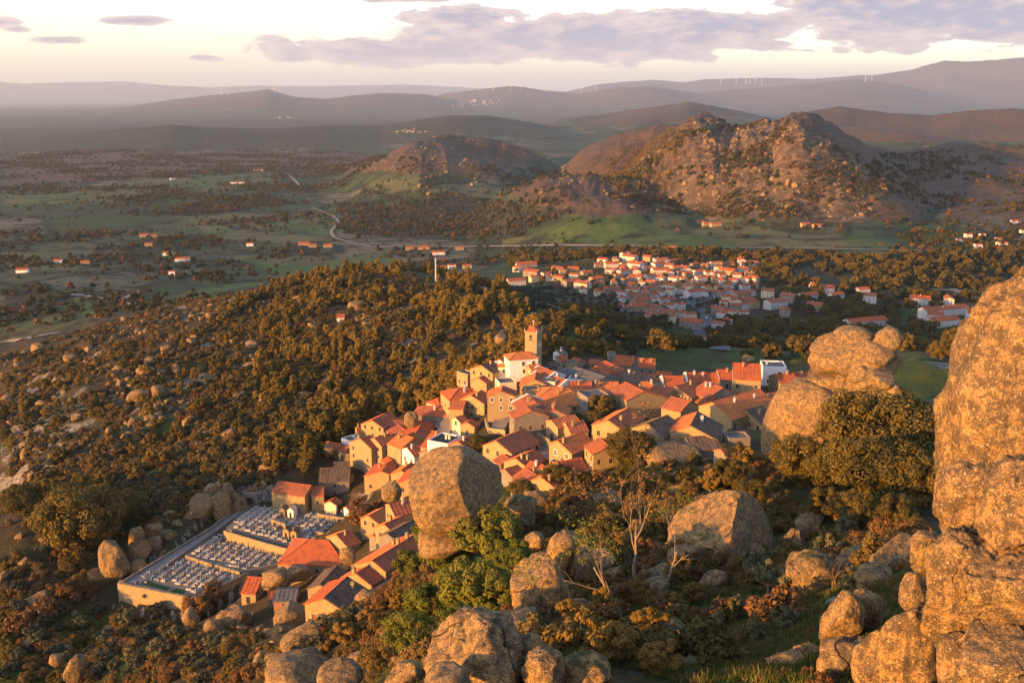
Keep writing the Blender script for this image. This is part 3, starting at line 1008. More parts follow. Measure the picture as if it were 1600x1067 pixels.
    rock(298, 965, 26, 30, 262, 'small golden rocks by the cemetery wall foot', 153, 3, 1.0, 2.8, 6, mat=ROCK_BARE)
    rock(462, 897, 46, 24, 252, 'flat topped rock in front of the house with blue door', 155, 4, 1.0, 2.6, 4, mat=ROCK)
    rock(428, 905, 50, 30, 250, 'grey rock beside the small red roofed house', 157, 4, 1.0, 2.6, 5, mat=ROCK)
    rock(543, 868, 24, 26, 238, 'pale rounded stone between two old roofs', 159, 3, mat=ROCK_BARE)
    rock(612, 766, 34, 34, 246, 'sunlit rock face among the roofs behind brown bush', 161, 4, 1.0, 3.0, 3, mat=ROCK_BARE)
    rock(118, 1045, 26, 44, 235, 'slanting flat boulder on the grass at bottom left', 163, 4, 0.6, 2.6, 3, tilt=0.5, mat=ROCK)
    rock(88, 1030, 20, 16, 240, 'small stone beside the slanting flat boulder', 165, 3, mat=ROCK)
    # boulders beside the cemetery
    rock(181, 880, 46, 72, 300, 'tall egg shaped boulder at the cemetery corner', 171, 5, 0.9, 2.4, 2, 0.7, mat=ROCK_BARE)
    for i, (cx, cy, w, h, d, lb) in enumerate([
        (212, 838, 26, 26, 308, 'round boulder behind the tall egg shaped boulder'), (218, 862, 34, 36, 304, 'dark boulder right of the tall egg shaped boulder'),
        (216, 884, 30, 24, 300, 'low shaded boulder by the start of the cemetery path'), (240, 852, 28, 26, 309, 'shaded round boulder along the cemetery path'),
        (262, 838, 30, 24, 313, 'grey boulder in the rocks above the cemetery path'), (240, 826, 26, 22, 316, 'pale topped boulder in the rocks left of the cemetery'),
        (285, 822, 34, 22, 318, 'broad flat boulder above the cemetery path bend'), (262, 868, 26, 20, 305, 'mossy low boulder at the cemetery path edge'),
        (318, 800, 40, 56, 320, 'tall fissured rock tower above the cemetery'), (345, 798, 34, 60, 321, 'tall dark rock tower beside the cemetery gate path'),
        (372, 790, 30, 46, 322, 'squared rock pillar next to the cemetery gate'), (328, 765, 20, 22, 324, 'round boulder topping the rock tower'),
        (338, 762, 18, 20, 325, 'second round boulder topping the rock towers'), (300, 808, 28, 30, 319, 'shaded block at the foot of the rock towers'),
        (355, 768, 26, 26, 326, 'shaded boulder behind the rock towers'), (40, 902, 38, 46, 318, 'steep dark boulder on the scrub slope at far left'),
        (130, 882, 30, 40, 312, 'dark rock under the big dark tree'), (150, 905, 34, 30, 300, 'dark broken rock left of the egg shaped boulder'),
        (46, 850, 16, 34, 345, 'standing stone on the slope at far left'), (395, 762, 26, 22, 335, 'lit boulder behind the cemetery gate'),
        (462, 722, 26, 34, 345, 'leaning lit boulder behind the dark roofed house'), (486, 714, 22, 22, 345, 'round boulder above the dark roofed house'),
        (548, 718, 18, 24, 338, 'rounded dark boulder at the gable of the tall house'), (515, 704, 18, 22, 342, 'boulder under the low red roof'),
        (643, 659, 25, 32, 333, 'egg shaped boulder wedged into a red roof'), (783, 531, 22, 22, 425, 'round boulder among pines left of the clock tower'),
        (742, 705, 14, 12, 300, 'small stone in the ruined garden'), (1170, 560, 20, 14, 400, 'rock at the village back edge')]):
        rock(cx, cy, w, h, d, lb, 200 + i, 4 if w > 24 else 3, 1.0, 2.6, 4, mat=[ROCK, ROCK_MOSS, ROCK_BARE][i % 3] if i < 18 else ROCK_BARE)
    # named boulders on the left slope
    for i, (cx, cy, w, h, lb) in enumerate([
        (216, 620, 34, 22, 'big smooth boulder shining in the middle of the left slope'), (246, 612, 22, 20, 'rounded boulder just right of the big smooth slope boulder'),
        (235, 566, 18, 16, 'boulder higher up the left slope above the big smooth one'), (228, 582, 28, 20, 'broad grey boulder under the higher slope boulder'),
        (258, 544, 18, 13, 'pointed boulder near the track side of the left slope'), (298, 534, 18, 12, 'pale boulder pair stone on the upper left slope'),
        (327, 494, 14, 12, 'pale boulder near the slope crest'), (352, 490, 22, 10, 'row of pale stones on the slope crest'),
        (275, 578, 14, 18, 'upright boulder in shrubs on the left slope'), (392, 572, 30, 12, 'long pale ledge among ridge pines'),
        (395, 538, 22, 12, 'white ledge on the upper slope by pines'), (560, 478, 34, 14, 'pale rocks beside the white hut on the ridge'), (490, 508, 18, 14, 'lit boulder between ridge pines'),
        (110, 560, 20, 14, 'boulder in the rocks near the plain at far left'), (60, 545, 22, 16, 'rock knoll by the track at far left'), (120, 652, 18, 12, 'rust coloured boulder in slope scrub')]):
        g = ground_at(cx, cy + h * 0.35)
        d = math.hypot(g[0], g[1])
        rock(cx, cy, w, h, d, lb, 300 + i, 4, 0.9, 2.5, 3, mat=ROCK_BARE, group=None)


build_hero_rocks()


# ------------------------------------------------------------------ world scatter helpers
OCC = []            # (x, y, radius) already taken


def taken(x, y, r):
    for a, b, c in OCC:
        if abs(a - x) < c + r and abs(b - y) < c + r and math.hypot(a - x, b - y) < c + r:
            return True
    return False


def scatter(n, poly, dmin, dmax, seed, density=None, mind=0.0, avoid=True):
    """n random ground points whose photograph position lies in poly, evenly spread over the ground"""
    rg = np.random.default_rng(seed)
    xs = np.array([p[0] for p in poly])
    a0, a1 = math.atan((xs.min() - CX - 60) / FPX) - 0.02, math.atan((xs.max() - CX + 60) / FPX / 0.9) + 0.02
    if a0 < 0: a0 *= 1.14
    if a1 > 0: a1 *= 1.14
    out = []
    grid = {}
    tries = 0
    while len(out) < n and tries < 60:
        tries += 1
        m = max(2000, n * 4)
        az = rg.uniform(a0, a1, m)
        d = np.sqrt(rg.uniform(dmin ** 2, dmax ** 2, m))
        x, y = d * np.sin(az), d * np.cos(az)
        z = height(x, y)
        px, py = project(x, y, z)
        ok = in_poly(px, py, poly)
        if density is not None:
            ok &= rg.uniform(size=m) < density(x, y, px, py)
        for i in np.where(ok)[0]:
            if mind > 0:
                c = (int(x[i] // mind), int(y[i] // mind))
                if any(math.hypot(gx - x[i], gy - y[i]) < mind for cx in (-1, 0, 1) for cy in (-1, 0, 1) for gx, gy in grid.get((c[0] + cx, c[1] + cy), ())):
                    continue
            if avoid and taken(x[i], y[i], 1.0):
                continue
            if mind > 0:
                grid.setdefault(c, []).append((x[i], y[i]))
            out.append((x[i], y[i], z[i]))
            if len(out) >= n:
                break
    return out


def gn_scatter(name, pts, sources, scales, seed, tilt=0.0):
    """one stuff object: every source mesh instanced on its share of the points"""
    rg = np.random.default_rng(seed)
    me = bpy.data.meshes.new(name)
    me.vertices.add(len(pts))
    me.vertices.foreach_set('co', np.asarray(pts, np.float32).ravel())
    n = len(pts)
    rot = np.stack([rg.uniform(-tilt, tilt, n), rg.uniform(-tilt, tilt, n), rg.uniform(0, 6.28, n)], 1)
    for nm, typ, key, arr in (('rot', 'FLOAT_VECTOR', 'vector', rot), ('scl', 'FLOAT', 'value', np.asarray(scales)), ('idx', 'INT', 'value', rg.integers(0, len(sources), n))):
        a = me.attributes.new(nm, typ, 'POINT')
        a.data.foreach_set(key, np.ascontiguousarray(arr, np.int32 if typ == 'INT' else np.float32).ravel())
    me.update()
    o = place(name, me)
    ng = bpy.data.node_groups.new(name, 'GeometryNodeTree')
    ng.interface.new_socket('Geometry', in_out='INPUT', socket_type='NodeSocketGeometry')
    ng.interface.new_socket('Geometry', in_out='OUTPUT', socket_type='NodeSocketGeometry')
    nd, ln = ng.nodes, ng.links
    gi, go = nd.new('NodeGroupInput'), nd.new('NodeGroupOutput')
    join = nd.new('GeometryNodeJoinGeometry')
    def attr(nm, typ):
        a = nd.new('GeometryNodeInputNamedAttribute')
        a.data_type = typ
        a.inputs[0].default_value = nm
        return a.outputs[0]
    rotv, sclv, idxv = attr('rot', 'FLOAT_VECTOR'), attr('scl', 'FLOAT'), attr('idx', 'INT')
    for i, src in enumerate(sources):
        cmp_ = nd.new('FunctionNodeCompare')
        cmp_.data_type = 'INT'
        cmp_.operation = 'EQUAL'
        ln.new(idxv, cmp_.inputs[2])
        cmp_.inputs[3].default_value = i
        oi = nd.new('GeometryNodeObjectInfo')
        oi.inputs['Object'].default_value = src
        oi.inputs['As Instance'].default_value = True
        ip = nd.new('GeometryNodeInstanceOnPoints')
        ln.new(gi.outputs[0], ip.inputs['Points'])
        ln.new(cmp_.outputs[0], ip.inputs['Selection'])
        ln.new(oi.outputs['Geometry'], ip.inputs['Instance'])
        ln.new(rotv, ip.inputs['Rotation'])
        ln.new(sclv, ip.inputs['Scale'])
        ln.new(ip.outputs[0], join.inputs[0])
    ln.new(join.outputs[0], go.inputs[0])
    mod = o.modifiers.new('scatter', 'NODES')
    mod.node_group = ng
    return tag(o, kind='stuff')


def source(name, mesh):
    return bpy.data.objects.new(name, mesh)          # never linked to the scene: only its geometry is used


SMALL_ROCKS = []
for _k in range(5):
    _p, _F2 = rock_shape(400 + _k, 3, 3.0, 10, 1.4)
    SMALL_ROCKS.append(np_mesh('boulder', _p / np.abs(_p).max(0) * np.array([1, 0.85, 0.72]), _F2, [[ROCK, ROCK_BARE, ROCK_MOSS][_k % 3]], smooth=True))


MID_ROCKS = []
for _k in range(6):
    _p, _F2 = rock_shape(430 + _k, 4, 2.9, 8, 1.2, 2)
    MID_ROCKS.append(np_mesh('boulder', _p / np.abs(_p).max(0) * np.array([1, 0.85, 0.8]), _F2, [[ROCK, ROCK_BARE][_k % 2]], smooth=True))
# ------------------------------------------------------------------ vegetation
def leaf_material(name, c1, c2, trans=0.15):
    m, n, b = material(name, 0.75, 0.12)
    oi = n.add('ShaderNodeObjectInfo')
    geo = n.add('ShaderNodeNewGeometry')
    r = n.math('FRACT', n.math('ADD', oi.outputs['Random'], n.math('MULTIPLY', geo.outputs['Random Per Island'], 0.37)))
    pos = geo.outputs['Position']
    f = n.math('ADD', n.math('MULTIPLY', r, 0.6), n.math('MULTIPLY', n.noise(pos, 0.35, 3, 0.6), 0.6))
    col = n.mix(n.ramp(f, 0.25, 0.95), c1, c2)
    n.put(b.inputs['Base Color'], col)
    tr = n.add('ShaderNodeBsdfTranslucent')
    n.put(tr.inputs[0], col)
    mx = n.add('ShaderNodeMixShader')
    mx.inputs[0].default_value = trans
    out = n.n['Material Output']
    n.l.new(b.outputs[0], mx.inputs[1])
    n.l.new(tr.outputs[0], mx.inputs[2])
    n.l.new(mx.outputs[0], out.inputs[0])
    return m


M_PINE = leaf_material('pine_needles', (0.130, 0.096, 0.020), (0.265, 0.170, 0.036))
M_OAK = leaf_material('evergreen_oak_leaves', (0.072, 0.062, 0.017), (0.168, 0.120, 0.030))
M_OLIVE = leaf_material('olive_leaves', (0.110, 0.108, 0.050), (0.18, 0.165, 0.080))
M_GREEN = leaf_material('bright_leaves', (0.095, 0.110, 0.016), (0.180, 0.175, 0.030))
M_SCRUB = leaf_material('scrub_leaves', (0.120, 0.086, 0.026), (0.220, 0.140, 0.042))
M_RUSSET = leaf_material('russet_leaves', (0.125, 0.064, 0.024), (0.225, 0.120, 0.045))
M_GOLD = leaf_material('golden_leaves', (0.175, 0.112, 0.024), (0.300, 0.180, 0.045))
M_FAR = leaf_material('far_foliage', (0.040, 0.044, 0.017), (0.085, 0.076, 0.030))
M_GREY = leaf_material('grey_green_leaves', (0.050, 0.054, 0.030), (0.090, 0.090, 0.052))


def bark_material(name, c1, c2):
    m, n, b = material(name, 0.9, 0.1)
    pos = n.add('ShaderNodeTexCoord').outputs['Object']
    f = n.noise(n.scale(pos, (3, 3, 0.6)), 2.0, 5, 0.65)
    n.put(b.inputs['Base Color'], n.mix(n.ramp(f, 0.35, 0.65), c1, c2))
    n.put(b.inputs['Normal'], n.bump(f, 0.6, 0.05))
    return m


M_BARK = bark_material('dark_bark', (0.060, 0.045, 0.032), (0.13, 0.10, 0.075))
M_PALEBARK = bark_material('pale_bark', (0.17, 0.125, 0.085), (0.36, 0.29, 0.21))


def leaf_cards(P, N, S, rg):
    """one small folded leaf spray per point: two triangles sharing a bent spine"""
    n = len(P)
    t = rg.normal(size=(n, 3))
    t -= N * (t * N).sum(1)[:, None]
    t /= np.linalg.norm(t, axis=1)[:, None] + 1e-9
    bt = np.cross(N, t)
    s = S[:, None]
    a = P - t * s * 0.62
    b_ = P + bt * s * 0.5 + N * s * 0.18
    c = P + t * s * 0.62
    d = P - bt * s * 0.5 + N * s * 0.18
    V = np.stack([a, b_, c, d], 1).reshape(-1, 3)
    i = np.arange(n)[:, None] * 4
    F = np.concatenate([i + np.array([0, 1, 2]), i + np.array([0, 2, 3])], 0)
    return V, F


def crown_points(rg, clumps, per, spread):
    """clumps: (centre, radius) pairs"""
    P, N = [], []
    for c, r in clumps:
        v = rg.normal(size=(per, 3))
        v /= np.linalg.norm(v, axis=1)[:, None]
        rad = r * (rg.uniform(0.25, 1.0, per) ** 0.45)
        P.append(np.array(c) + v * rad[:, None] * np.array([1, 1, spread]))
        nn = v + rg.normal(size=(per, 3)) * 0.38
        N.append(nn / np.linalg.norm(nn, axis=1)[:, None])
    return np.concatenate(P), np.concatenate(N)


def crown_mesh(name, seed, mat, kind, H, Rd, nclump, per, leaf):
    rg = np.random.default_rng(seed)
    cl = []
    for k in range(nclump):
        if kind == 'pine':
            t = rg.uniform(0.0, 1.0)
            z = H * (0.22 + 0.76 * t)
            rr = Rd * (1 - t) ** 0.42 * (0.35 + 0.65 * min(1, t * 5 + 0.35))
            a = rg.uniform(0, 6.28)
            q = rr * rg.uniform(0.3, 1.0)
            cl.append(((q * math.cos(a), q * math.sin(a), z), Rd * rg.uniform(0.22, 0.36)))
        elif kind == 'round':
            v = rg.normal(size=3); v /= np.linalg.norm(v)
            q = rg.uniform(0.45, 1.0) ** 0.6
            z = H * 0.60 + v[2] * q * H * 0.36
            cl.append(((v[0] * q * Rd, v[1] * q * Rd, max(z, H * 0.16)), Rd * rg.uniform(0.16, 0.36)))
        elif kind == 'bush':
            v = rg.normal(size=3); v /= np.linalg.norm(v)
            q = rg.uniform(0.35, 1.0) ** 0.6
            cl.append(((v[0] * q * Rd * 0.85, v[1] * q * Rd * 0.85, abs(v[2]) * q * H * 0.78 + 0.05 * H), Rd * rg.uniform(0.22, 0.40)))
        elif kind == 'airy':
            v = rg.normal(size=3); v /= np.linalg.norm(v)
            q = rg.uniform(0.5, 1.0)
            cl.append(((v[0] * q * Rd, v[1] * q * Rd, H * 0.62 + v[2] * q * H * 0.36), Rd * rg.uniform(0.16, 0.28)))
    P, N = crown_points(rg, cl, per, 0.75)
    P[:, 2] = np.maximum(P[:, 2], 0.02 * H)
    N[:, 2] += 0.25
    N /= np.linalg.norm(N, axis=1)[:, None]
    S = leaf * rg.uniform(0.55, 1.45, len(P))
    V, F = leaf_cards(P, N, S, rg)
    return np_mesh(name, V, F, [mat]), cl


def trunk_mesh(name, seed, H, r0, clumps, mat, nlimb=7, bare=0.35):
    rg = np.random.default_rng(seed + 77)
    b = MB()
    bend = rg.uniform(-0.05, 0.05, 2) * H
    top = H * 0.82
    pts = [(0, 0, -1.2), (0, 0, 0.1), (bend[0] * 0.4, bend[1] * 0.4, top * 0.35), (bend[0], bend[1], top * 0.7), (bend[0] * 0.6, bend[1] * 0.6, top)]
    b.tube(pts, [r0 * 1.4, r0 * 1.15, r0 * 0.8, r0 * 0.5, r0 * 0.12], 7)
    order = rg.permutation(len(clumps))[:nlimb]
    for k in order:
        c = np.array(clumps[k][0])
        z0 = max(H * bare * 0.7, min(c[2] - 0.25 * H, top * 0.75))
        f = z0 / top
        s = np.array([bend[0] * f, bend[1] * f, z0])
        midp = s * 0.45 + c * 0.55 + rg.normal(size=3) * 0.05 * H + np.array([0, 0, 0.05 * H])
        b.tube([s, midp, c], [r0 * 0.42, r0 * 0.26, r0 * 0.06], 5)
    return b.mesh(name, mat)


class Kind:
    """a kind of tree or bush: several mesh variants"""
    def __init__(s, name, cat, mat, kind, H, Rd, nclump, per, leaf, bark, r0, nvar=3, seed=0, parts=True):
        s.name, s.cat, s.parts, s.H = name, cat, parts, H
        s.var = []
        for k in range(nvar):
            f = 1 + 0.12 * math.sin(3.1 * k + seed)
            hv = H * (1.0, 0.8, 1.15, 0.7)[k % 4] if kind == 'pine' else H
            cm, cl = crown_mesh('crown' if parts else name, seed + k * 13, mat, kind, hv, Rd * f * ((1, 1.1, 0.85, 1.05)[k % 4] if kind == 'pine' else 1), nclump, per, leaf)
            tm = trunk_mesh('trunk', seed + k * 13, hv, r0, cl, bark) if parts else None
            s.var.append((cm, tm))

    def put(s, x, y, z, label, group=None, scale=1.0, k=None, rz=None, sink=0.15):
        k = random.randrange(len(s.var)) if k is None else k % len(s.var)
        rz = random.uniform(0, 6.28) if rz is None else rz
        sc = (scale * random.uniform(0.9, 1.1), scale * random.uniform(0.9, 1.1), scale)
        cm, tm = s.var[k]
        if s.parts:
            o = empty(s.name, (x, y, z - sink), rz, label, s.cat, group)
            o.scale = sc
            place('trunk', tm, parent=o)
            place('crown', cm, parent=o)
        else:
            o = place(s.name, cm, (x, y, z - sink), rz, None, sc)
            tag(o, label, s.cat, group)
        return o

    def far_sources(s):
        """crown and trunk joined, for instancing in woodland stuff"""
        return [source(s.name, c) for c, t in s.var]


K_PINE = Kind('pine_tree', 'pine tree', M_PINE, 'pine', 10.5, 3.5, 34, 64, 0.62, M_BARK, 0.24, 4, 10)
K_OAK = Kind('oak_tree', 'tree', M_OAK, 'round', 9, 4.2, 30, 60, 0.70, M_BARK, 0.32, 4, 60)
K_OAK_NEAR = Kind('oak_tree', 'tree', M_OAK, 'round', 9, 4.4, 74, 250, 0.26, M_BARK, 0.32, 3, 90)
K_BUSH = Kind('scrub_bush', 'bush', M_SCRUB, 'bush', 2.6, 2.0, 14, 40, 0.42, M_BARK, 0.1, 4, 120, False)
K_BUSH_NEAR = Kind('scrub_bush', 'bush', M_SCRUB, 'bush', 2.2, 1.7, 26, 130, 0.17, M_BARK, 0.1, 3, 150, False)
K_RUSSET = Kind('russet_bush', 'bush', M_RUSSET, 'bush', 2.4, 1.9, 24, 110, 0.20, M_BARK, 0.1, 3, 170, False)
K_GREENB = Kind('green_bush', 'bush', M_OAK, 'bush', 2.6, 2.0, 26, 110, 0.20, M_BARK, 0.1, 3, 180, False)
K_OLIVE = Kind('olive_tree', 'tree', M_OLIVE, 'airy', 4.2, 1.8, 34, 150, 0.24, M_PALEBARK, 0.14, 3, 200)
K_GREEN = Kind('leafy_tree', 'tree', M_GREEN, 'round', 6.8, 3.6, 48, 320, 0.23, M_BARK, 0.2, 3, 230)
K_GOLD = Kind('golden_leaved_tree', 'tree', M_GOLD, 'airy', 5.0, 2.2, 40, 200, 0.20, M_PALEBARK, 0.12, 3, 290)
K_GREYB = Kind('grey_bush', 'bush', M_GREY, 'bush', 3.0, 2.2, 20, 60, 0.34, M_BARK, 0.1, 3, 260, False)
K_FARTREE = Kind('far_tree', 'tree', M_FAR, 'bush', 7.5, 4.2, 9, 16, 2.1, M_BARK, 0.2, 4, 300, False)
K_FARRUST = Kind('far_tree', 'tree', M_RUSSET, 'bush', 7.5, 4.0, 9, 16, 2.0, M_BARK, 0.2, 3, 330, False)
K_FARPINE = Kind('far_tree', 'tree', M_PINE, 'pine', 11, 3.4, 10, 16, 1.9, M_BARK, 0.2, 3, 350, False)


def put_px(kind, px, py, label, width=None, group=None, h=0.0, k=None):
    """a tree whose foot is seen at a photograph pixel; width = crown width in photograph pixels"""
    g = ground_at(px, py)
    sc = 1.0
    if width is not None:
        base = {'pine_tree': 6.0, 'oak_tree': 9.6, 'scrub_bush': 3.9, 'russet_bush': 4.2, 'green_bush': 4.4, 'olive_tree': 4.4, 'leafy_tree': 8.2, 'grey_bush': 4.8, 'golden_leaved_tree': 5.0}[kind.name]
        sc = width * slant(g) / FPX / base
    OCC.append((g[0], g[1], 0.8))
    return kind.put(g[0], g[1], g[2], label, group, sc, k)


def crowd(kind, pts, label, group, smin, smax, seed, nmax, stuff_name, srcs=None):
    """the nearest nmax as trees of their own, the rest as one stuff object"""
    rg = np.random.default_rng(seed)
    pts = sorted(pts, key=lambda p: p[0] ** 2 + p[1] ** 2)
    kinds = kind if isinstance(kind, (list, tuple)) else [kind]
    for p in pts[:nmax]:
        kk = kinds[rg.integers(0, len(kinds))]
        sc = rg.uniform(smin, smax)
        kk.put(p[0], p[1], p[2], label(p, (sc - smin) / (smax - smin), kk) if callable(label) else label, group, sc)
    rest = pts[nmax:]
    if rest:
        if srcs is None:
            srcs = [s for kk in kinds for s in kk.far_sources()]
        gn_scatter(stuff_name, rest, srcs, rg.uniform(smin, smax, len(rest)), seed)


def size_word(f):
    return 'small' if f < 0.33 else ('mid sized' if f < 0.67 else 'large')


def zone_word(p, zones, default):
    px, py = project(p[0], p[1], p[2])
    for poly, w in zones:
        if in_poly(np.array([px]), np.array([py]), poly)[0]:
            return w
    return default


def far_word(p, near, far):
    d = math.hypot(p[0], p[1])
    return 'near its lower end' if d < near else ('near its far end' if d > far else 'half way along')


def lab_pine(p, f, k):
    z = zone_word(p, [([(380, 390), (800, 390), (800, 462), (380, 470)], 'on the crest of the left ridge'), ([(640, 462), (900, 462), (900, 560), (700, 560)], 'in the wood between the ridge and the clock tower'),
                      ([(330, 470), (640, 462), (640, 560), (330, 560)], 'on the upper slope of the left ridge'), ([(560, 560), (860, 540), (800, 620), (560, 700)], 'in the golden wood along the village edge')], 'on the lower ridge slope above the cemetery')
    return f'{size_word(f)} sunlit pine {z}'


def lab_slope(p, f, k):
    z = zone_word(p, [([(0, 400), (260, 400), (260, 620), (0, 640)], 'at the far left where the slope meets the plain'), ([(260, 400), (700, 400), (640, 560), (260, 600)], 'on the high part of the left slope'), ([(0, 640), (240, 620), (240, 900), (0, 900)], 'low on the left slope')], 'in the middle of the left slope')
    w = {'grey_bush': 'grey green', 'pine_tree': 'pine like', 'oak_tree': 'rounded oak like'}.get(k.name, 'brown')
    return f'{size_word(f)} {w} {"tree" if k.parts else "bush"} {z}'


def lab_low(p, f, k):
    z = zone_word(p, [([(0, 690), (330, 690), (190, 900), (0, 900)], 'on the scrub slope left of the cemetery'), ([(0, 900), (190, 900), (190, 1067), (0, 1067)], 'on the grassy slope in the bottom left corner'), ([(190, 900), (360, 900), (360, 1067), (190, 1067)], 'below the high cemetery wall')], 'on the scrub slope below the lowest houses')
    w = {'russet_bush': 'russet', 'green_bush': 'dark green', 'grey_bush': 'grey green'}.get(k.name, 'brown')
    return f'{size_word(f)} {w} bush {z}'


def lab_fore(p, f, k):
    z = zone_word(p, [([(560, 940), (800, 940), (800, 1067), (560, 1067)], 'around the ribbed granite ridge'), ([(560, 780), (800, 780), (800, 940), (560, 940)], 'round the bright green trees'), ([(800, 700), (1010, 700), (1010, 900), (800, 900)], 'on the slope between the lane and the bare trees'),
                      ([(1010, 700), (1220, 700), (1220, 900), (1010, 900)], 'round the wedge shaped boulder'), ([(800, 900), (1100, 900), (1100, 1067), (800, 1067)], 'in the thicket under the bare trees'), ([(1220, 700), (1480, 700), (1480, 900), (1220, 900)], 'under the dark oaks at the right')], 'on the grassy slope at lower right')
    w = {'russet_bush': 'russet', 'green_bush': 'dark green', 'grey_bush': 'grey green'}.get(k.name, 'brown')
    return f'{size_word(f)} {w} bush {z}'


def lab_valley(p, f, k):
    z = zone_word(p, [([(820, 440), (1010, 440), (1010, 620), (820, 620)], 'on the valley side left of the lower village street'), ([(1010, 440), (1190, 440), (1190, 620), (1010, 620)], 'beside the meadows below the lower village street')], 'behind the rock stack and the right end of the village')
    return f'{size_word(f)} dark shaded oak {z}'


def lab_shade(p, f, k):
    return f'{size_word(f)} shaded bush on the slope under the lower village, {far_word(p, 560, 760)}'


def build_vegetation():
    # --- pines on the left ridge
    P1 = [(470, 440), (480, 418), (600, 426), (700, 436), (790, 455), (830, 500), (850, 560), (800, 560), (740, 585), (690, 605), (560, 665), (480, 730),
          (430, 745), (400, 720), (480, 650), (520, 600), (420, 640), (340, 610), (400, 580), (430, 520), (330, 500), (400, 465)]
    dens = lambda x, y, px, py: np.clip(0.12 + 2.2 * fbm(xy3(x, y, 1 / 50., 21.), 4), 0.015, 1) * np.where(in_poly(px, py, [(600, 540), (700, 515), (715, 555), (640, 590), (580, 600)]), 0.12, 1) * np.where(in_poly(px, py, [(470, 740), (560, 640), (700, 575), (800, 530), (850, 560), (740, 600), (600, 680), (520, 720)]), 4, 1)
    pts = scatter(760, P1, 300, 800, 31, dens, 2.7)
    PV = [(470, 765), (462, 735), (560, 662), (690, 603), (800, 552), (832, 560), (790, 590), (735, 612), (690, 632), (640, 645), (560, 676), (505, 702)]
    pts += scatter(150, PV, 300, 420, 131, None, 2.2)
    crowd(K_PINE, pts, lab_pine, 'pines on the left ridge', 0.42, 1.02, 32, 300, 'ridge_pine_wood')
    pts = scatter(1700, P1, 300, 800, 231, lambda x, y, px, py: np.clip(0.5 + 1.2 * fbm(xy3(x, y, 1 / 30., 77.), 3), 0.05, 1), 1.7)
    gn_scatter('ridge_underwood', pts, [q for kk in (K_BUSH, K_GREYB, K_BUSH, K_OAK) for q in kk.far_sources()], np.random.default_rng(9).uniform(0.35, 1.0, len(pts)) * 0.8, 232)
    # --- scrub of the left slope
    P2 = [(0, 560), (120, 520), (300, 470), (450, 440), (600, 440), (700, 470), (640, 560), (520, 640), (440, 740), (380, 770), (200, 830), (0, 790)]
    dens = lambda x, y, px, py: np.clip(0.45 + 1.2 * fbm(xy3(x, y, 1 / 40., 41.), 3), 0.05, 1)
    pts = scatter(4200, P2, 300, 950, 33, dens, 1.9)
    crowd([K_BUSH, K_BUSH, K_GREYB, K_RUSSET], pts, lab_slope, 'scrub on the left slope', 0.5, 1.35, 34, 150, 'slope_scrub')
    P2b = [(0, 640), (150, 560), (330, 500), (420, 470), (470, 560), (430, 680), (300, 760), (100, 800), (0, 790)]
    pts = scatter(150, P2b, 300, 900, 35, None, 5)
    crowd([K_PINE, K_OAK], pts, lab_slope, 'trees in the left slope scrub', 0.4, 0.8, 36, 150, 'slope_trees')
    PN = [(200, 840), (140, 760), (330, 610), (520, 630), (565, 655), (500, 715), (425, 745), (385, 790), (300, 800)]
    pts = scatter(1100, PN, 285, 470, 331, lambda x, y, px, py: np.clip(0.6 + 1.2 * fbm(xy3(x, y, 1 / 22., 13.), 3), 0.08, 1), 1.5)
    gn_scatter('cemetery_slope_scrub', pts, [q for kk in (K_BUSH, K_BUSH, K_GREYB, K_RUSSET, K_GREENB) for q in kk.far_sources()], np.random.default_rng(19).uniform(0.45, 1.25, len(pts)), 332)
    pts = scatter(40, PN, 285, 450, 333, None, 6)
    crowd([K_OAK], pts, lambda p, f, k: f'{size_word(f)} rounded oak on the slope just above the cemetery', 'oaks above the cemetery', 0.35, 0.7, 334, 40, 'none')
    pts = scatter(420, PN, 285, 470, 335, lambda x, y, px, py: np.clip(0.2 + 2 * fbm(xy3(x, y, 1 / 30., 23.), 3), 0.02, 1), 0.9)
    gn_scatter('cemetery_slope_scree', pts, [source('boulder', m) for m in SMALL_ROCKS], np.random.default_rng(20).gamma(1.4, 0.5, len(pts)) + 0.35, 336, 0.5)
    # --- lower left
    P3 = [(0, 700), (200, 800), (330, 770), (170, 850), (180, 960), (330, 990), (420, 1000), (560, 960), (560, 1067), (0, 1067)]
    dens = lambda x, y, px, py: np.clip(0.5 + 1.3 * fbm(xy3(x, y, 1 / 25., 51.), 3), 0.03, 1)
    pts = scatter(620, P3, 110, 430, 37, dens, 1.8)
    crowd([K_BUSH_NEAR, K_RUSSET, K_GREENB, K_BUSH_NEAR, K_GREYB], pts, lab_low, 'bushes below the cemetery', 0.6, 1.5, 38, 190, 'lower_left_scrub')
    for i, (px, py, w) in enumerate([(250, 1030, 34), (300, 1045, 30), (275, 1000, 26), (200, 980, 30), (330, 1015, 26), (165, 1010, 26), (210, 1040, 30), (60, 1010, 24), (130, 985, 26), (245, 965, 26), (30, 1040, 28), (180, 1055, 28), (100, 1040, 22), (230, 940, 24)]):
        put_px(K_OLIVE, px, py, 'small silvery olive tree on the green slope at bottom left', w, 'olive trees at bottom left')
    for i, (px, py, w, lb) in enumerate([(130, 868, 110, 'big dark conifer like oak above the cemetery corner'), (90, 850, 70, 'dark oak left of the big dark oak'), (172, 842, 60, 'dark oak right of the big dark oak'),
                                         (40, 815, 60, 'dark oak at the left edge above the slope'), (120, 812, 60, 'dark oak behind the big dark oak'), (205, 815, 50, 'dark oak beside the cemetery rocks')]):
        put_px(K_OAK_NEAR, px, py, lb, w)
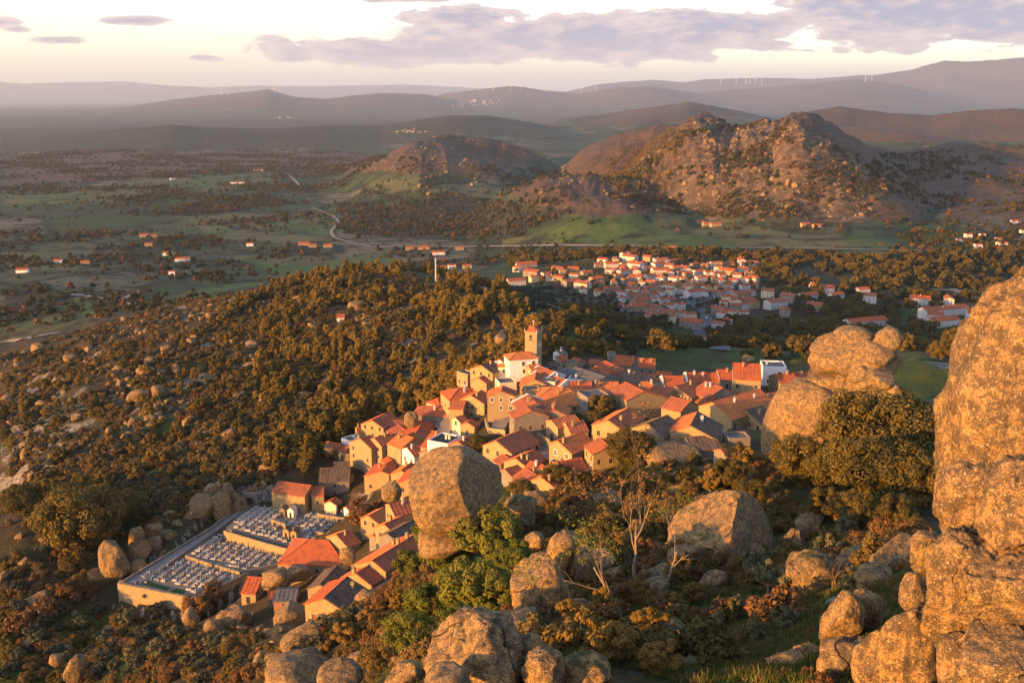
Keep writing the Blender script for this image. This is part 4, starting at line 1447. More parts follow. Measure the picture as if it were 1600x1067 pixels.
    for i, (px, py, w, lb) in enumerate([(305, 955, 50, 'russet bush growing at the right end of the cemetery wall'), (330, 930, 46, 'russet bush behind the cemetery wall end'), (75, 960, 60, 'wide brown bush at the left above the grass'), (30, 985, 50, 'brown bush at the left edge above the grass'),
                                         (110, 935, 56, 'golden brown bush under the dark rock'), (570, 810, 52, 'russet tree between the cemetery and the roofs'), (560, 790, 34, 'russet bush beside the chapel yard'), (590, 795, 30, 'brown bush under the sunlit rock face'), (235, 920, 22, 'pink flowering shrub inside the cemetery')]):
        put_px(K_RUSSET, px, py, lb, w)
    # --- foreground middle and right
    P4 = [(560, 1067), (560, 960), (640, 900), (780, 790), (900, 740), (1000, 730), (1200, 720), (1290, 780), (1420, 800), (1450, 880), (1330, 930), (1250, 1000), (1200, 1067)]
    dens = lambda x, y, px, py: np.clip(0.55 + 1.3 * fbm(xy3(x, y, 1 / 14., 61.), 3), 0.05, 1) * np.where(in_poly(px, py, [(1080, 920), (1290, 940), (1290, 1010), (1180, 1067), (1040, 1067), (1060, 1000)]), 0.22, 1)
    pts = scatter(900, P4, 45, 240, 39, dens, 1.15)
    near = [p for p in pts]
    crowd([K_BUSH_NEAR, K_RUSSET, K_GREENB, K_BUSH_NEAR], near, lab_fore, 'bushes among the foreground boulders', 0.45, 1.25, 40, 230, 'foreground_scrub')
    pts = scatter(60, [(1200, 1080), (1260, 930), (1430, 880), (1490, 1080)], 30, 70, 139, None, 0.9)
    for p in pts:
        kk = [K_BUSH_NEAR, K_RUSSET][random.randrange(2)]
        sc = random.uniform(0.12, 0.42)
        kk.put(p[0], p[1], p[2], f'{size_word((sc - 0.12) / 0.3)} {"russet" if kk is K_RUSSET else "brown"} heath tuft among the boulders at the cliff foot', 'heath tufts at the cliff foot', sc, sink=0.05)
    P5 = [(560, 960), (640, 1000), (640, 1067), (560, 1067)]
    for i, (px, py, w, lb) in enumerate([
        (1290, 705, 110, 'dark oak growing against the rock stack'), (1345, 740, 135, 'broad golden oak in front of the rock stack'), (1408, 740, 125, 'tall dark oak right of the rock stack'),
        (1360, 800, 125, 'rounded oak lower on the slope below the stack'), (1428, 805, 105, 'dark oak beside the leaning slab'), (1245, 755, 80, 'oak at the foot of the rounded granite flank'),
        (1300, 770, 70, 'oak in the hollow under the stack'), (1440, 700, 56, 'small oak behind the dark oaks on the hillside'), (1395, 660, 60, 'oak close behind the rock stack'), (1265, 660, 56, 'oak rooted on the granite flank'),
        (1500, 560, 50, 'golden lit oak above the shaded meadow left of the leaning slab'), (1470, 565, 34, 'second golden lit oak above the shaded meadow'), (1420, 850, 50, 'oak bush by the cliff foot'),
        (1230, 705, 60, 'oak hugging the lower granite flank'), (1325, 680, 80, 'oak right under the middle of the stack'), (1452, 765, 66, 'oak squeezed between dark oaks and leaning slab'), (1335, 835, 70, 'oak lowest of the oaks below the stack'), (1290, 815, 60, 'oak above the mossy topped boulder'), (1400, 830, 64, 'oak above the low domed boulder'),
        (985, 735, 72, 'oak below the village in front of the roofs'), (965, 715, 46, 'oak beside the paved terrace'), (938, 655, 44, 'dark oak in the middle of the village'), (928, 668, 30, 'lower oak in the village garden'),
        (745, 705, 30, 'yellowish tree in the ruined garden'), (1140, 770, 60, 'golden oak below the village wall'), (1175, 790, 44, 'golden bushy oak above the wedge boulder'), (870, 760, 40, 'oak bush by the lowest roofs'), (905, 775, 46, 'dark oak bush on the slope below the lane'), (815, 780, 36, 'oak bush right of the great pale boulder')]):
        put_px(K_OAK_NEAR, px, py, lb, w)
    for i, (px, py, w, lb) in enumerate([
        (765, 888, 115, 'bright green tree right of the great boulder pedestal'), (700, 898, 112, 'bright green tree below the great boulder pedestal'), (806, 905, 78, 'bright green tree beside the large rounded boulder'),
        (735, 968, 126, 'largest bright green tree in the thicket'), (680, 990, 100, 'bright green tree at the left of the thicket'), (780, 968, 92, 'bright green tree right of the largest one'), (725, 1015, 90, 'lowest bright green tree above the ribbed ridge'), (645, 1025, 80, 'green tree at the lower left of the thicket'),
        (640, 905, 60, 'green tree under the orange roofed row'), (605, 890, 34, 'small green tree beside the orange roofed row'), (790, 860, 54, 'highest green tree of the thicket')]):
        put_px(K_GREEN, px, py, lb, w)
    for i, (px, py, w, lb) in enumerate([(1150, 968, 44, 'olive tree with a forked pale trunk on the grass'), (1182, 1000, 30, 'small olive tree lowest on the grass'), (1120, 985, 34, 'olive tree at the left side of the grass'), (1225, 985, 44, 'olive tree near the egg shaped boulder'), (1200, 930, 60, 'olive tree above the forked one'),
                                         (1240, 935, 50, 'olive tree behind the mossy topped boulder'), (1290, 880, 50, 'olive tree by the low domed boulder'), (1320, 850, 50, 'olive tree below the rounded oak'), (1180, 905, 50, 'olive tree right of the wedge boulder foot'), (1330, 920, 40, 'dark olive in front of the low domed boulder'), (1085, 1000, 30, 'olive sapling at the edge of the grass')]):
        put_px(K_OLIVE, px, py, lb, w)
    for i, (px, py, w, lb) in enumerate([(905, 1010, 56, 'golden leaved tree rising behind the dark moss covered rock'), (945, 975, 60, 'golden leaved tree at the foot of the left leaning pale tree'), (965, 1040, 70, 'large golden leaved tree at the bottom middle'),
                                         (1015, 1000, 56, 'golden leaved tree in the middle of the bottom thicket'), (1050, 970, 48, 'golden leaved tree beside the upper grass'), (1030, 1055, 60, 'golden leaved tree at the bottom edge beside the grass'), (890, 975, 44, 'golden leaved tree right of the large rounded boulder'),
                                         (1085, 945, 40, 'golden leaved tree above the grass by the flat stone slab'), (930, 925, 44, 'golden leaved tree between the rounded boulder and the bare tree'), (1000, 945, 44, 'golden leaved tree just below the tall bare tree'), (1060, 905, 40, 'golden leaved tree left of the wedge boulder foot'),
                                         (960, 870, 44, 'golden leaved tree left of the tall bare tree'), (1150, 740, 50, 'golden leaved tree below the lumpy stone house'), (1020, 770, 48, 'golden leaved tree above the split boulder'), (1110, 775, 44, 'golden leaved tree behind the split boulder'), (940, 800, 44, 'golden leaved tree on the slope under the lane'),
                                         (580, 985, 40, 'golden leaved tree below the lit boulder'), (620, 960, 44, 'golden leaved tree at the left of the green thicket'), (540, 1010, 40, 'golden leaved tree above the domed slab')]):
        put_px(K_GOLD, px, py, lb, w)
    # --- wooded valley side behind the village
    P6 = [(850, 500), (960, 480), (1080, 520), (1180, 490), (1300, 470), (1460, 510), (1540, 540), (1500, 570), (1430, 590), (1280, 580), (1000, 580), (860, 560)]
    dens = lambda x, y, px, py: np.clip(0.35 + 1.6 * fbm(xy3(x, y, 1 / 60., 71.), 3), 0.02, 1)
    pts = scatter(640, P6, 410, 980, 41, dens, 4.5)
    crowd(K_OAK, pts, lab_valley, 'oaks on the valley side', 0.55, 1.05, 42, 165, 'valley_wood')
    P7 = [(700, 450), (830, 440), (960, 470), (1060, 540), (960, 560), (860, 540), (790, 500)]
    pts = scatter(560, P7, 420, 1080, 43, None, 3)
    crowd(K_GREYB, pts, lab_shade, 'bushes on the shaded slope', 0.6, 1.3, 44, 150, 'shaded_slope_scrub')
    for i, (px, py, w) in enumerate([(905, 552, 16), (918, 550, 14), (930, 553, 15), (942, 552, 16), (954, 556, 14), (890, 550, 14), (966, 560, 14), (948, 562, 12), (898, 558, 13), (880, 545, 14), (868, 540, 13)]):
        put_px(K_PINE, px, py, 'pine with a sunlit top at the back edge of the village', w, 'pines behind the village')
    for i, (px, py, w) in enumerate([(750, 575, 20), (770, 562, 18), (790, 556, 20), (805, 552, 16), (765, 545, 18), (800, 540, 18), (815, 538, 16), (735, 580, 20), (720, 590, 20), (700, 600, 20), (852, 548, 14), (862, 552, 14)]):
        put_px(K_PINE, px, py, 'golden pine close beside the clock tower and church', w, 'pines beside the clock tower')
    # --- around the lower village
    P8 = [(790, 400), (1000, 392), (1250, 400), (1600, 395), (1600, 480), (1500, 470), (1400, 500), (1250, 500), (1180, 430), (1100, 410), (960, 400), (800, 420)]
    dens = lambda x, y, px, py: np.clip(0.45 + 1.4 * fbm(xy3(x, y, 1 / 90., 81.), 3), 0.03, 1)
    pts = scatter(1000, P8, 800, 1560, 45, dens, 5)
    gn_scatter('lower_village_wood', pts, [s for kk in (K_FARTREE, K_OAK) for s in kk.far_sources()], np.random.default_rng(4).uniform(0.6, 1.3, len(pts)), 46)
    pts = scatter(170, [(800, 425), (960, 405), (1100, 405), (1180, 430), (1200, 480), (1100, 495), (1000, 490), (900, 460)], 800, 1320, 146, None, 9)
    gn_scatter('lower_village_trees', pts, K_OAK.far_sources(), np.random.default_rng(14).uniform(0.35, 0.75, len(pts)), 147)
    # --- plain and hills
    P9 = [(-60, 560), (-60, 235), (500, 235), (900, 270), (1660, 225), (1660, 410), (1000, 400), (800, 412), (560, 430), (420, 450), (200, 500)]
    def dplain(x, y, px, py):
        nb = fbm(xy3(x, y, 1 / 260., 91.), 4)
        f = multi(px, py, FIELD_PX)
        wd = multi(px, py, WOOD_PX)
        return np.clip(0.30 + 1.4 * nb + 0.75 * wd - 0.26 * f, 0.012, 1)
    pts = scatter(26000, P9, 950, 5200, 47, dplain, 0, False)
    gn_scatter('plain_woodland', pts, [s for kk in (K_FARTREE, K_FARTREE, K_FARTREE, K_FARRUST) for s in kk.far_sources()], np.random.default_rng(5).gamma(4, 0.16, len(pts)).clip(0.2, 1.3), 48)
    P10 = [(940, 300), (985, 262), (1085, 192), (1210, 178), (1300, 225), (1400, 290), (1350, 345), (1180, 345), (1000, 330)]
    def dridge(x, y, px, py):
        return np.clip(0.05 + 2.2 * (fbm(xy3(x, y, 1 / 120., 95.), 4, 0.6)), 0.01, 1)
    pts = scatter(7500, P10, 1500, 2600, 49, dridge, 0, False)
    gn_scatter('hill_scrub', pts, [s for kk in (K_FARTREE, K_FARTREE, K_FARRUST) for s in kk.far_sources()], np.random.default_rng(6).gamma(3, 0.13, len(pts)).clip(0.12, 1.1), 50)
    pts = scatter(520, [(940, 262), (985, 215), (1060, 205), (1075, 235), (1040, 300), (960, 300)], 1500, 2500, 249, None, 0, False)
    gn_scatter('hill_pines', pts, K_FARPINE.far_sources(), np.random.default_rng(26).uniform(0.5, 1.0, len(pts)), 250)
    srcs = [source('boulder', m) for m in SMALL_ROCKS[::3]]
    def drock(x, y, px, py):
        c = fbm(xy3(x, y, 1 / 90., 99.), 4, 0.6, True)
        return np.clip((c - 0.75) * 1.3, 0.004, 1) * np.where(in_poly(px, py, [(1080, 270), (1150, 215), (1205, 180), (1260, 195), (1330, 280), (1300, 340), (1160, 330), (1100, 310)]), 1.0, 0.45)
    pts = scatter(2600, P10, 1500, 2500, 51, drock, 0, False)
    gn_scatter('hill_boulders', pts, srcs, np.random.default_rng(7).gamma(1.1, 1.25, len(pts)).clip(0.4, 7), 52, 0.5)
    pts = scatter(900, [(570, 262), (640, 218), (720, 206), (800, 222), (960, 280), (1000, 320), (800, 330), (620, 300)], 1700, 3600, 53, None, 0, False)
    gn_scatter('foothill_boulders', pts, srcs, np.random.default_rng(8).gamma(1.5, 1.2, len(pts)).clip(0.8, 7), 54, 0.3)
    # --- stones on the left slope: the nearest ones singly, the rest as one scree
    dens = lambda x, y, px, py: np.clip(0.10 + 2.0 * fbm(xy3(x, y, 1 / 45., 44.), 4, 0.6), 0.01, 1)
    pts = scatter(2600, P2, 300, 900, 55, dens, 0.8, False)
    pts = sorted(pts, key=lambda p: p[0] ** 2 + p[1] ** 2)
    rg = np.random.default_rng(56)
    for p in pts[:40]:
        o = place('boulder', SMALL_ROCKS[rg.integers(0, 5)], (p[0], p[1], p[2] + 0.1), rg.uniform(0, 6), None, rg.gamma(1.4, 0.55) + 0.35)
        tag(o, zone_word(p, [([(0, 640), (240, 620), (240, 900), (0, 900)], 'loose granite boulder in the scrub low on the left slope')], 'loose granite boulder in the scrub above the cemetery'), 'boulder', 'loose boulders on the left slope')
    gn_scatter('slope_scree', pts[40:], srcs, rg.gamma(1.4, 0.55, len(pts) - 40) + 0.35, 57, 0.3)
    pts = scatter(20, P4, 60, 230, 58, None, 2.0)
    for p in pts:
        o = place('boulder', SMALL_ROCKS[rg.integers(0, 5)], (p[0], p[1], p[2] + 0.1), rg.uniform(0, 6), None, rg.gamma(2, 0.5) + 0.4)
        tag(o, 'loose granite stone ' + lab_fore(p, 0.5, K_BUSH).split(' bush ')[1], 'boulder', 'loose stones in the foreground')
    for zone, n, d0, d1, seed, lf in (([(780, 1000), (860, 860), (960, 780), (1240, 740), (1300, 830), (1420, 880), (1420, 960), (1280, 960), (1150, 900), (1060, 960), (900, 1020)], 60, 50, 230, 158, lab_fore),
                                      ([(560, 1067), (560, 950), (660, 960), (680, 1067)], 12, 60, 190, 159, lab_fore), ([(330, 1067), (330, 990), (420, 960), (560, 960), (560, 1067)], 12, 90, 260, 160, lab_low), ([(0, 860), (180, 800), (180, 1000), (0, 1067)], 16, 220, 380, 161, lab_low)):
        for p in scatter(n, zone, d0, d1, seed, None, 3.0):
            sc = rg.uniform(0.7, 2.3) * (1.3 if d1 > 250 else 1.0)
            o = place('boulder', MID_ROCKS[rg.integers(0, 6)], (p[0], p[1], p[2] + 0.2 * sc), rg.uniform(0, 6), None, (sc, sc, sc * rg.uniform(0.7, 1.25)))
            tag(o, f'{size_word((sc - 0.7) / 1.9)} cracked granite boulder ' + lf(p, 0.5, K_BUSH).split(' bush ')[1], 'boulder', 'cracked boulders on the near slopes')
    pts = scatter(18, P3, 120, 420, 59, None, 2.5)
    for p in pts:
        o = place('boulder', SMALL_ROCKS[rg.integers(0, 5)], (p[0], p[1], p[2] + 0.1), rg.uniform(0, 6), None, rg.gamma(1.5, 0.5) + 0.3)
        tag(o, 'loose granite stone ' + lab_low(p, 0.5, K_BUSH).split(' bush ')[1], 'boulder', 'loose stones below the cemetery')


def build_bare_shrubs():
    vs = []
    for v in range(4):
        rg = np.random.default_rng(500 + v)
        b = MB()
        tips = []
        for q in range(5):
            a = rg.uniform(0, 6.28)
            grow(b, np.array([0.12 * math.cos(a), 0.12 * math.sin(a), -0.2]), (0.55 * math.cos(a), 0.55 * math.sin(a), 1), 1.1, 0.035, 3, rg, tips)
        vs.append(b.mesh('bare_shrub', M_TWIG))
    rg = np.random.default_rng(510)
    pts = scatter(110, [(560, 1067), (560, 940), (640, 880), (800, 800), (960, 760), (1200, 740), (1290, 800), (1400, 860), (1280, 960), (1240, 1067)], 50, 220, 511, None, 2.0)
    pts += scatter(70, [(0, 760), (180, 960), (330, 990), (560, 950), (560, 1067), (0, 1067)], 130, 380, 512, None, 3.0)
    for p in pts:
        sc = rg.uniform(0.7, 1.7)
        o = place('bare_shrub', vs[rg.integers(0, 4)], (p[0], p[1], p[2]), rg.uniform(0, 6.28), None, sc)
        left = project(p[0], p[1], p[2])[0] < 560
        zw = (lab_low(p, 0.5, K_BUSH) if left else lab_fore(p, 0.5, K_BUSH)).split(' bush ')[1]
        tag(o, f'{size_word((sc - 0.7) / 1.0)} leafless twiggy shrub {zw}', 'shrub', 'leafless shrubs on the slopes')


M_TWIG = bark_material('twigs', (0.11, 0.070, 0.040), (0.21, 0.145, 0.090))


def build_grass():
    rg = np.random.default_rng(91)
    srcs = []
    for v in range(4):
        V, F = [], []
        for k in range(26):
            a, r = rg.uniform(0, 6.28), rg.uniform(0, 0.32)
            h, l = rg.uniform(0.18, 0.45), rg.uniform(-0.2, 0.2, 2)
            x, y = r * math.cos(a), r * math.sin(a)
            t = rg.uniform(0, 3.14)
            w = 0.03
            i = len(V)
            V += [(x - w * math.cos(t), y - w * math.sin(t), -0.05), (x + w * math.cos(t), y + w * math.sin(t), -0.05), (x + l[0], y + l[1], h)]
            F.append((i, i + 1, i + 2))
        srcs.append(source('grass', np_mesh('grass', V, F, [M_GRASS if v < 3 else M_DRYGRASS])))
    pts = []
    for poly, d0, d1, n in ((GREEN_PX[1], 40, 130, 8000), ([(1180, 1067), (1240, 940), (1420, 900), (1500, 1067)], 30, 75, 5000), (GREEN_PX[3], 60, 180, 3500), (GREEN_PX[2], 110, 240, 2500), (GREEN_PX[0], 190, 330, 6000), ([(560, 1067), (640, 960), (900, 900), (1250, 1000), (1300, 1067)], 40, 130, 4000)):
        pts += scatter(n, poly, d0, d1, n, lambda x, y, px, py: np.clip(0.5 + 1.2 * fbm(xy3(x, y, 1 / 6., 7.), 2), 0.05, 1), 0, False)
    gn_scatter('grass', pts, srcs, rg.uniform(0.5, 1.15, len(pts)), 92)


M_GRASS = leaf_material('grass_blades', (0.045, 0.075, 0.012), (0.100, 0.115, 0.024))
M_DRYGRASS = leaf_material('dry_grass', (0.16, 0.12, 0.05), (0.24, 0.18, 0.08))


def grow(b, p, dirv, length, rad, depth, rg, tips):
    """one branch and its children, added to a mesh collector"""
    pts, rr = [p], [rad]
    d = np.array(dirv, float)
    n = 4
    for k in range(n):
        d = d + rg.normal(size=3) * 0.16
        d[2] += 0.05
        d /= np.linalg.norm(d)
        p = p + d * length / n
        pts.append(p)
        rr.append(rad * (1 - 0.5 * (k + 1) / n))
    b.tube(pts, rr, 6 if depth > 1 else 4)
    if depth == 0:
        tips.append(p)
        return
    for q in range(rg.integers(2, 4)):
        ax = rg.normal(size=3)
        nd = d * 0.9 + ax / np.linalg.norm(ax) * 0.62
        nd[2] = abs(nd[2]) * 0.8 + 0.1
        nd /= np.linalg.norm(nd)
        k = rg.integers(2, n + 1)
        grow(b, pts[k], nd, length * rg.uniform(0.55, 0.8), rr[k] * 0.62, depth - 1, rg, tips)


def pale_tree(px, py, top_py, seed, label, lean=(0, 0, 1), leaves=True):
    g = ground_at(px, py)
    H = (py - top_py) * slant(g) / FPX / math.cos(0.42)
    rg = np.random.default_rng(seed)
    o = empty('bare_tree', (g[0], g[1], g[2] - 0.2), 0, label, 'tree')
    b = MB()
    tips = []
    grow(b, np.array([0, 0, -0.5]), lean, H * 0.50, H * 0.0135, 5, rg, tips)
    b.build('trunk', M_PALEBARK, o)
    if leaves:
        cl = [(t, H * rg.uniform(0.025, 0.06)) for t in tips if rg.uniform() < 0.55]
        P, N = crown_points(rg, cl, 12, 0.8)
        V, F = leaf_cards(P, N, H * 0.012 * rg.uniform(0.7, 1.5, len(P)), rg)
        place('crown', np_mesh('crown', V, F, [M_GREEN if seed % 2 else M_RUSSET]), parent=o)
    OCC.append((g[0], g[1], 2.0))


def build_pale_trees():
    pale_tree(992, 905, 700, 4, 'tall nearly bare pale barked tree in the middle foreground', (0.02, 0, 1))
    pale_tree(975, 965, 780, 7, 'pale barked tree with thin leaves leaning left in the foreground', (-0.35, 0, 1))
    pale_tree(1040, 915, 790, 9, 'slender pale barked tree right of the tall bare one', (0.3, 0.1, 1))
    pale_tree(1205, 880, 820, 10, 'small bare grey tree beside the wedge boulder', (0.1, 0, 1), False)
    pale_tree(105, 800, 755, 12, 'small dead white tree on the far left slope', (0.1, 0, 1), False)
# ------------------------------------------------------------------ building materials
def wall_stone(name, c1, c2, joint):
    m, n, b = material(name, 0.92, 0.1)
    tc = n.add('ShaderNodeTexCoord').outputs['Object']
    s = n.add('ShaderNodeSeparateXYZ'); n.put(s.inputs[0], tc)
    cb = n.add('ShaderNodeCombineXYZ')
    n.put(cb.inputs[0], n.math('ADD', s.outputs[0], s.outputs[1])); n.put(cb.inputs[1], s.outputs[2])
    br = n.add('ShaderNodeTexBrick')
    n.put(br.inputs['Vector'], cb.outputs[0])
    br.inputs['Scale'].default_value = 1.0
    br.inputs['Brick Width'].default_value = 0.62
    br.inputs['Row Height'].default_value = 0.34
    br.inputs['Mortar Size'].default_value = 0.03
    br.inputs['Bias'].default_value = 0.0
    br.offset_frequency = 2
    n.put(br.inputs['Color1'], (*c1, 1)); n.put(br.inputs['Color2'], (*c2, 1)); n.put(br.inputs['Mortar'], (*joint, 1))
    big = n.noise(tc, 0.6, 5, 0.6)
    fin = n.noise(tc, 4.0, 4, 0.65)
    col = n.mix(n.ramp(big, 0.35, 0.75), br.outputs['Color'], tuple(0.62 * c for c in c1))
    col = n.mix(n.math('MULTIPLY', n.ramp(fin, 0.52, 0.72), 0.5), col, tuple(0.45 * c for c in c2))
    n.put(b.inputs['Base Color'], col)
    n.put(b.inputs['Normal'], n.bump(n.math('ADD', br.outputs['Fac'], n.math('MULTIPLY', fin, -0.8)), 0.5, -0.05))
    return m


def wall_plaster(name, c):
    m, n, b = material(name, 0.85, 0.15)
    tc = n.add('ShaderNodeTexCoord').outputs['Object']
    f = n.noise(tc, 0.8, 5, 0.6)
    st = n.noise(n.scale(tc, (2.0, 2.0, 0.25)), 1.2, 4, 0.6)
    col = n.mix(n.ramp(f, 0.4, 0.75), c, tuple(0.80 * v for v in c))
    col = n.mix(n.math('MULTIPLY', n.ramp(st, 0.58, 0.75), 0.4), col, tuple(0.55 * v for v in c))
    n.put(b.inputs['Base Color'], col)
    return m


def roof_tile(name, c1, c2, c3):
    m, n, b = material(name, 0.85, 0.12)
    tc = n.add('ShaderNodeTexCoord').outputs['Object']
    s = n.add('ShaderNodeSeparateXYZ'); n.put(s.inputs[0], tc)
    w = n.math('SINE', n.math('MULTIPLY', s.outputs[0], 2 * math.pi / 0.24))
    rows = n.math('FRACT', n.math('MULTIPLY', s.outputs[1], 1 / 0.40))
    cell = n.add('ShaderNodeTexWhiteNoise', noise_dimensions='2D')
    cb = n.add('ShaderNodeCombineXYZ')
    n.put(cb.inputs[0], n.math('FLOOR', n.math('MULTIPLY', s.outputs[0], 1 / 0.48)))
    n.put(cb.inputs[1], n.math('FLOOR', n.math('MULTIPLY', s.outputs[1], 1 / 0.40)))
    n.put(cell.inputs['Vector'], cb.outputs[0])
    big = n.noise(tc, 0.5, 5, 0.65)
    fin = n.noise(tc, 2.4, 5, 0.7)
    col = n.mix(cell.outputs[0], c1, c2)
    col = n.mix(n.ramp(n.math('ADD', big, n.math('MULTIPLY', fin, 0.6)), 0.72, 1.0), col, c3)
    n.put(b.inputs['Base Color'], col)
    n.put(b.inputs['Normal'], n.bump(n.math('ADD', n.math('MULTIPLY', w, 0.5), rows), 0.6, 0.05))
    return m


def plain(name, c, rough=0.8, spec=0.2, metal=0.0):
    m, n, b = material(name, rough, spec)
    tc = n.add('ShaderNodeTexCoord').outputs['Object']
    f = n.noise(tc, 3.0, 4, 0.6)
    n.put(b.inputs['Base Color'], n.mix(n.ramp(f, 0.35, 0.7), c, tuple(0.72 * v for v in c)))
    b.inputs['Metallic'].default_value = metal
    return m


WALLS = {
    'stone': wall_stone('granite_ashlar', (0.46, 0.335, 0.18), (0.35, 0.255, 0.14), (0.15, 0.12, 0.085)),
    'ochre': wall_stone('sunlit_yellow_ashlar', (0.48, 0.345, 0.165), (0.37, 0.265, 0.130), (0.22, 0.165, 0.095)),  # granite masonry with sunlit yellow put into its colour
    'grey': wall_stone('grey_masonry', (0.30, 0.26, 0.21), (0.24, 0.21, 0.17), (0.13, 0.11, 0.09)),
    'white': wall_plaster('white_render', (0.78, 0.75, 0.70)),
    'whitewash': wall_plaster('shade_dulled_whitewash', (0.50, 0.48, 0.46)),  # white render darkened in its colour to stand for valley shade
    'cream': wall_plaster('cream_render', (0.62, 0.53, 0.38)),
    'brick': wall_plaster('bare_brick', (0.36, 0.17, 0.10)),
}
ROOFS = {
    'red': roof_tile('red_tile', (0.50, 0.135, 0.045), (0.40, 0.105, 0.040), (0.28, 0.085, 0.042)),
    'orange': roof_tile('sunlit_orange_tile', (0.58, 0.20, 0.06), (0.48, 0.155, 0.05), (0.36, 0.13, 0.06)),  # brighter tile for slopes turned to the sun, sunlight put in the colour
    'brown': roof_tile('weathered_and_shaded_tile', (0.42, 0.130, 0.058), (0.33, 0.110, 0.054), (0.21, 0.090, 0.054)),  # brown tile, also a darkened copy of red tile for slopes in shade
    'old': roof_tile('lichen_tile', (0.21, 0.135, 0.085), (0.12, 0.085, 0.062), (0.075, 0.062, 0.050)),
    'grey': roof_tile('grey_sheet', (0.16, 0.155, 0.15), (0.13, 0.125, 0.12), (0.10, 0.095, 0.09)),
    'black': plain('black_membrane', (0.045, 0.045, 0.047)),
}
M_GLASS, _n, _b = material('window_glass', 0.12, 0.5)
_b.inputs['Base Color'].default_value = (0.018, 0.022, 0.028, 1)
M_GRANITE_TRIM = plain('granite_trim', (0.40, 0.33, 0.24))
M_WHITE = plain('white_paint', (0.78, 0.76, 0.72))
M_WOOD = plain('brown_wood', (0.20, 0.095, 0.045))
M_DARKWOOD = plain('dark_wood', (0.05, 0.040, 0.032))
M_METAL = plain('grey_metal', (0.22, 0.22, 0.22), 0.5, 0.4)


# ------------------------------------------------------------------ windows and doors, shared meshes
def _window_mesh(w, h, trim):
    """surround with sill, standing 4 cm proud of the wall and lining a 16 cm deep opening; local y points out of the wall"""
    b = MB()
    t, d0, d1 = 0.13, -0.16, 0.04
    b.box(-w / 2 - t, -w / 2, d0, d1, -0.02, h + 0.02)
    b.box(w / 2, w / 2 + t, d0, d1, -0.02, h + 0.02)
    b.box(-w / 2 - t, w / 2 + t, d0, d1 + 0.004, h + 0.02, h + 0.02 + t * 1.2)
    b.box(-w / 2 - t - 0.05, w / 2 + t + 0.05, d0, d1 + 0.06, -0.14, -0.02)
    b.box(-0.025, 0.025, -0.135, -0.105, 0, h)
    b.box(-w / 2, -0.025, -0.135, -0.105, h * 0.52, h * 0.52 + 0.05)
    b.box(0.025, w / 2, -0.135, -0.105, h * 0.52, h * 0.52 + 0.05)
    return b.mesh('window', trim)


def _pane_mesh(w, h):
    b = MB()
    b.face([(-w / 2, -0.14, -0.02), (w / 2, -0.14, -0.02), (w / 2, -0.14, h + 0.02), (-w / 2, -0.14, h + 0.02)][::-1])
    return b.mesh('pane', M_GLASS)


def _door_mesh(w, h, m, trim):
    b = MB()
    t = 0.15
    b.box(-w / 2 - t, -w / 2, -0.16, 0.04, 0, h + 0.02, 1)
    b.box(w / 2, w / 2 + t, -0.16, 0.04, 0, h + 0.02, 1)
    b.box(-w / 2 - t, w / 2 + t, -0.16, 0.044, h + 0.02, h + 0.24, 1)
    b.box(-w / 2, -0.02, -0.14, -0.09, 0, h + 0.02)
    b.box(0.02, w / 2, -0.14, -0.09, 0, h + 0.02)
    b.box(-0.02, 0.02, -0.14, -0.08, 0, h + 0.02)
    return b.mesh('door', [m, trim])


WIN = {k: (_window_mesh(0.95, 1.25, t), _pane_mesh(0.95, 1.25)) for k, t in (('trim', M_GRANITE_TRIM), ('white', M_WHITE), ('dark', M_DARKWOOD))}
DOOR = {k: _door_mesh(1.15, 2.1, m, M_GRANITE_TRIM) for k, m in (('wood', M_WOOD), ('dark', M_DARKWOOD), ('blue', plain('blue_paint', (0.06, 0.10, 0.22))))}
_hb = MB(); _hb.box(0.06, 0.10, -0.09, -0.03, 1.0, 1.14)
HANDLE = _hb.mesh('handle', M_METAL)
W_OPEN, H_OPEN, DW, DH = 0.95, 1.25, 1.15, 2.1


def _chimney_mesh(white, wide=0.58, h=1.15):
    b = MB()
    b.box(-wide / 2, wide / 2, -0.32, 0.32, -1.2, h)
    b.box(-wide / 2 - 0.09, wide / 2 + 0.09, -0.41, 0.41, h, h + 0.12)
    for x in (-1, 1):
        for y in (-1, 1):
            b.box(x * wide * 0.4 - 0.08, x * wide * 0.4 + 0.08, y * 0.24 - 0.08, y * 0.24 + 0.08, h + 0.12, h + 0.42)
    b.box(-wide / 2 - 0.06, wide / 2 + 0.06, -0.38, 0.38, h + 0.42, h + 0.52, taper=0.1)
    return b.mesh('chimney', WALLS['whitewash'] if white else WALLS['stone'])


CHIM = {True: _chimney_mesh(True), False: _chimney_mesh(False)}


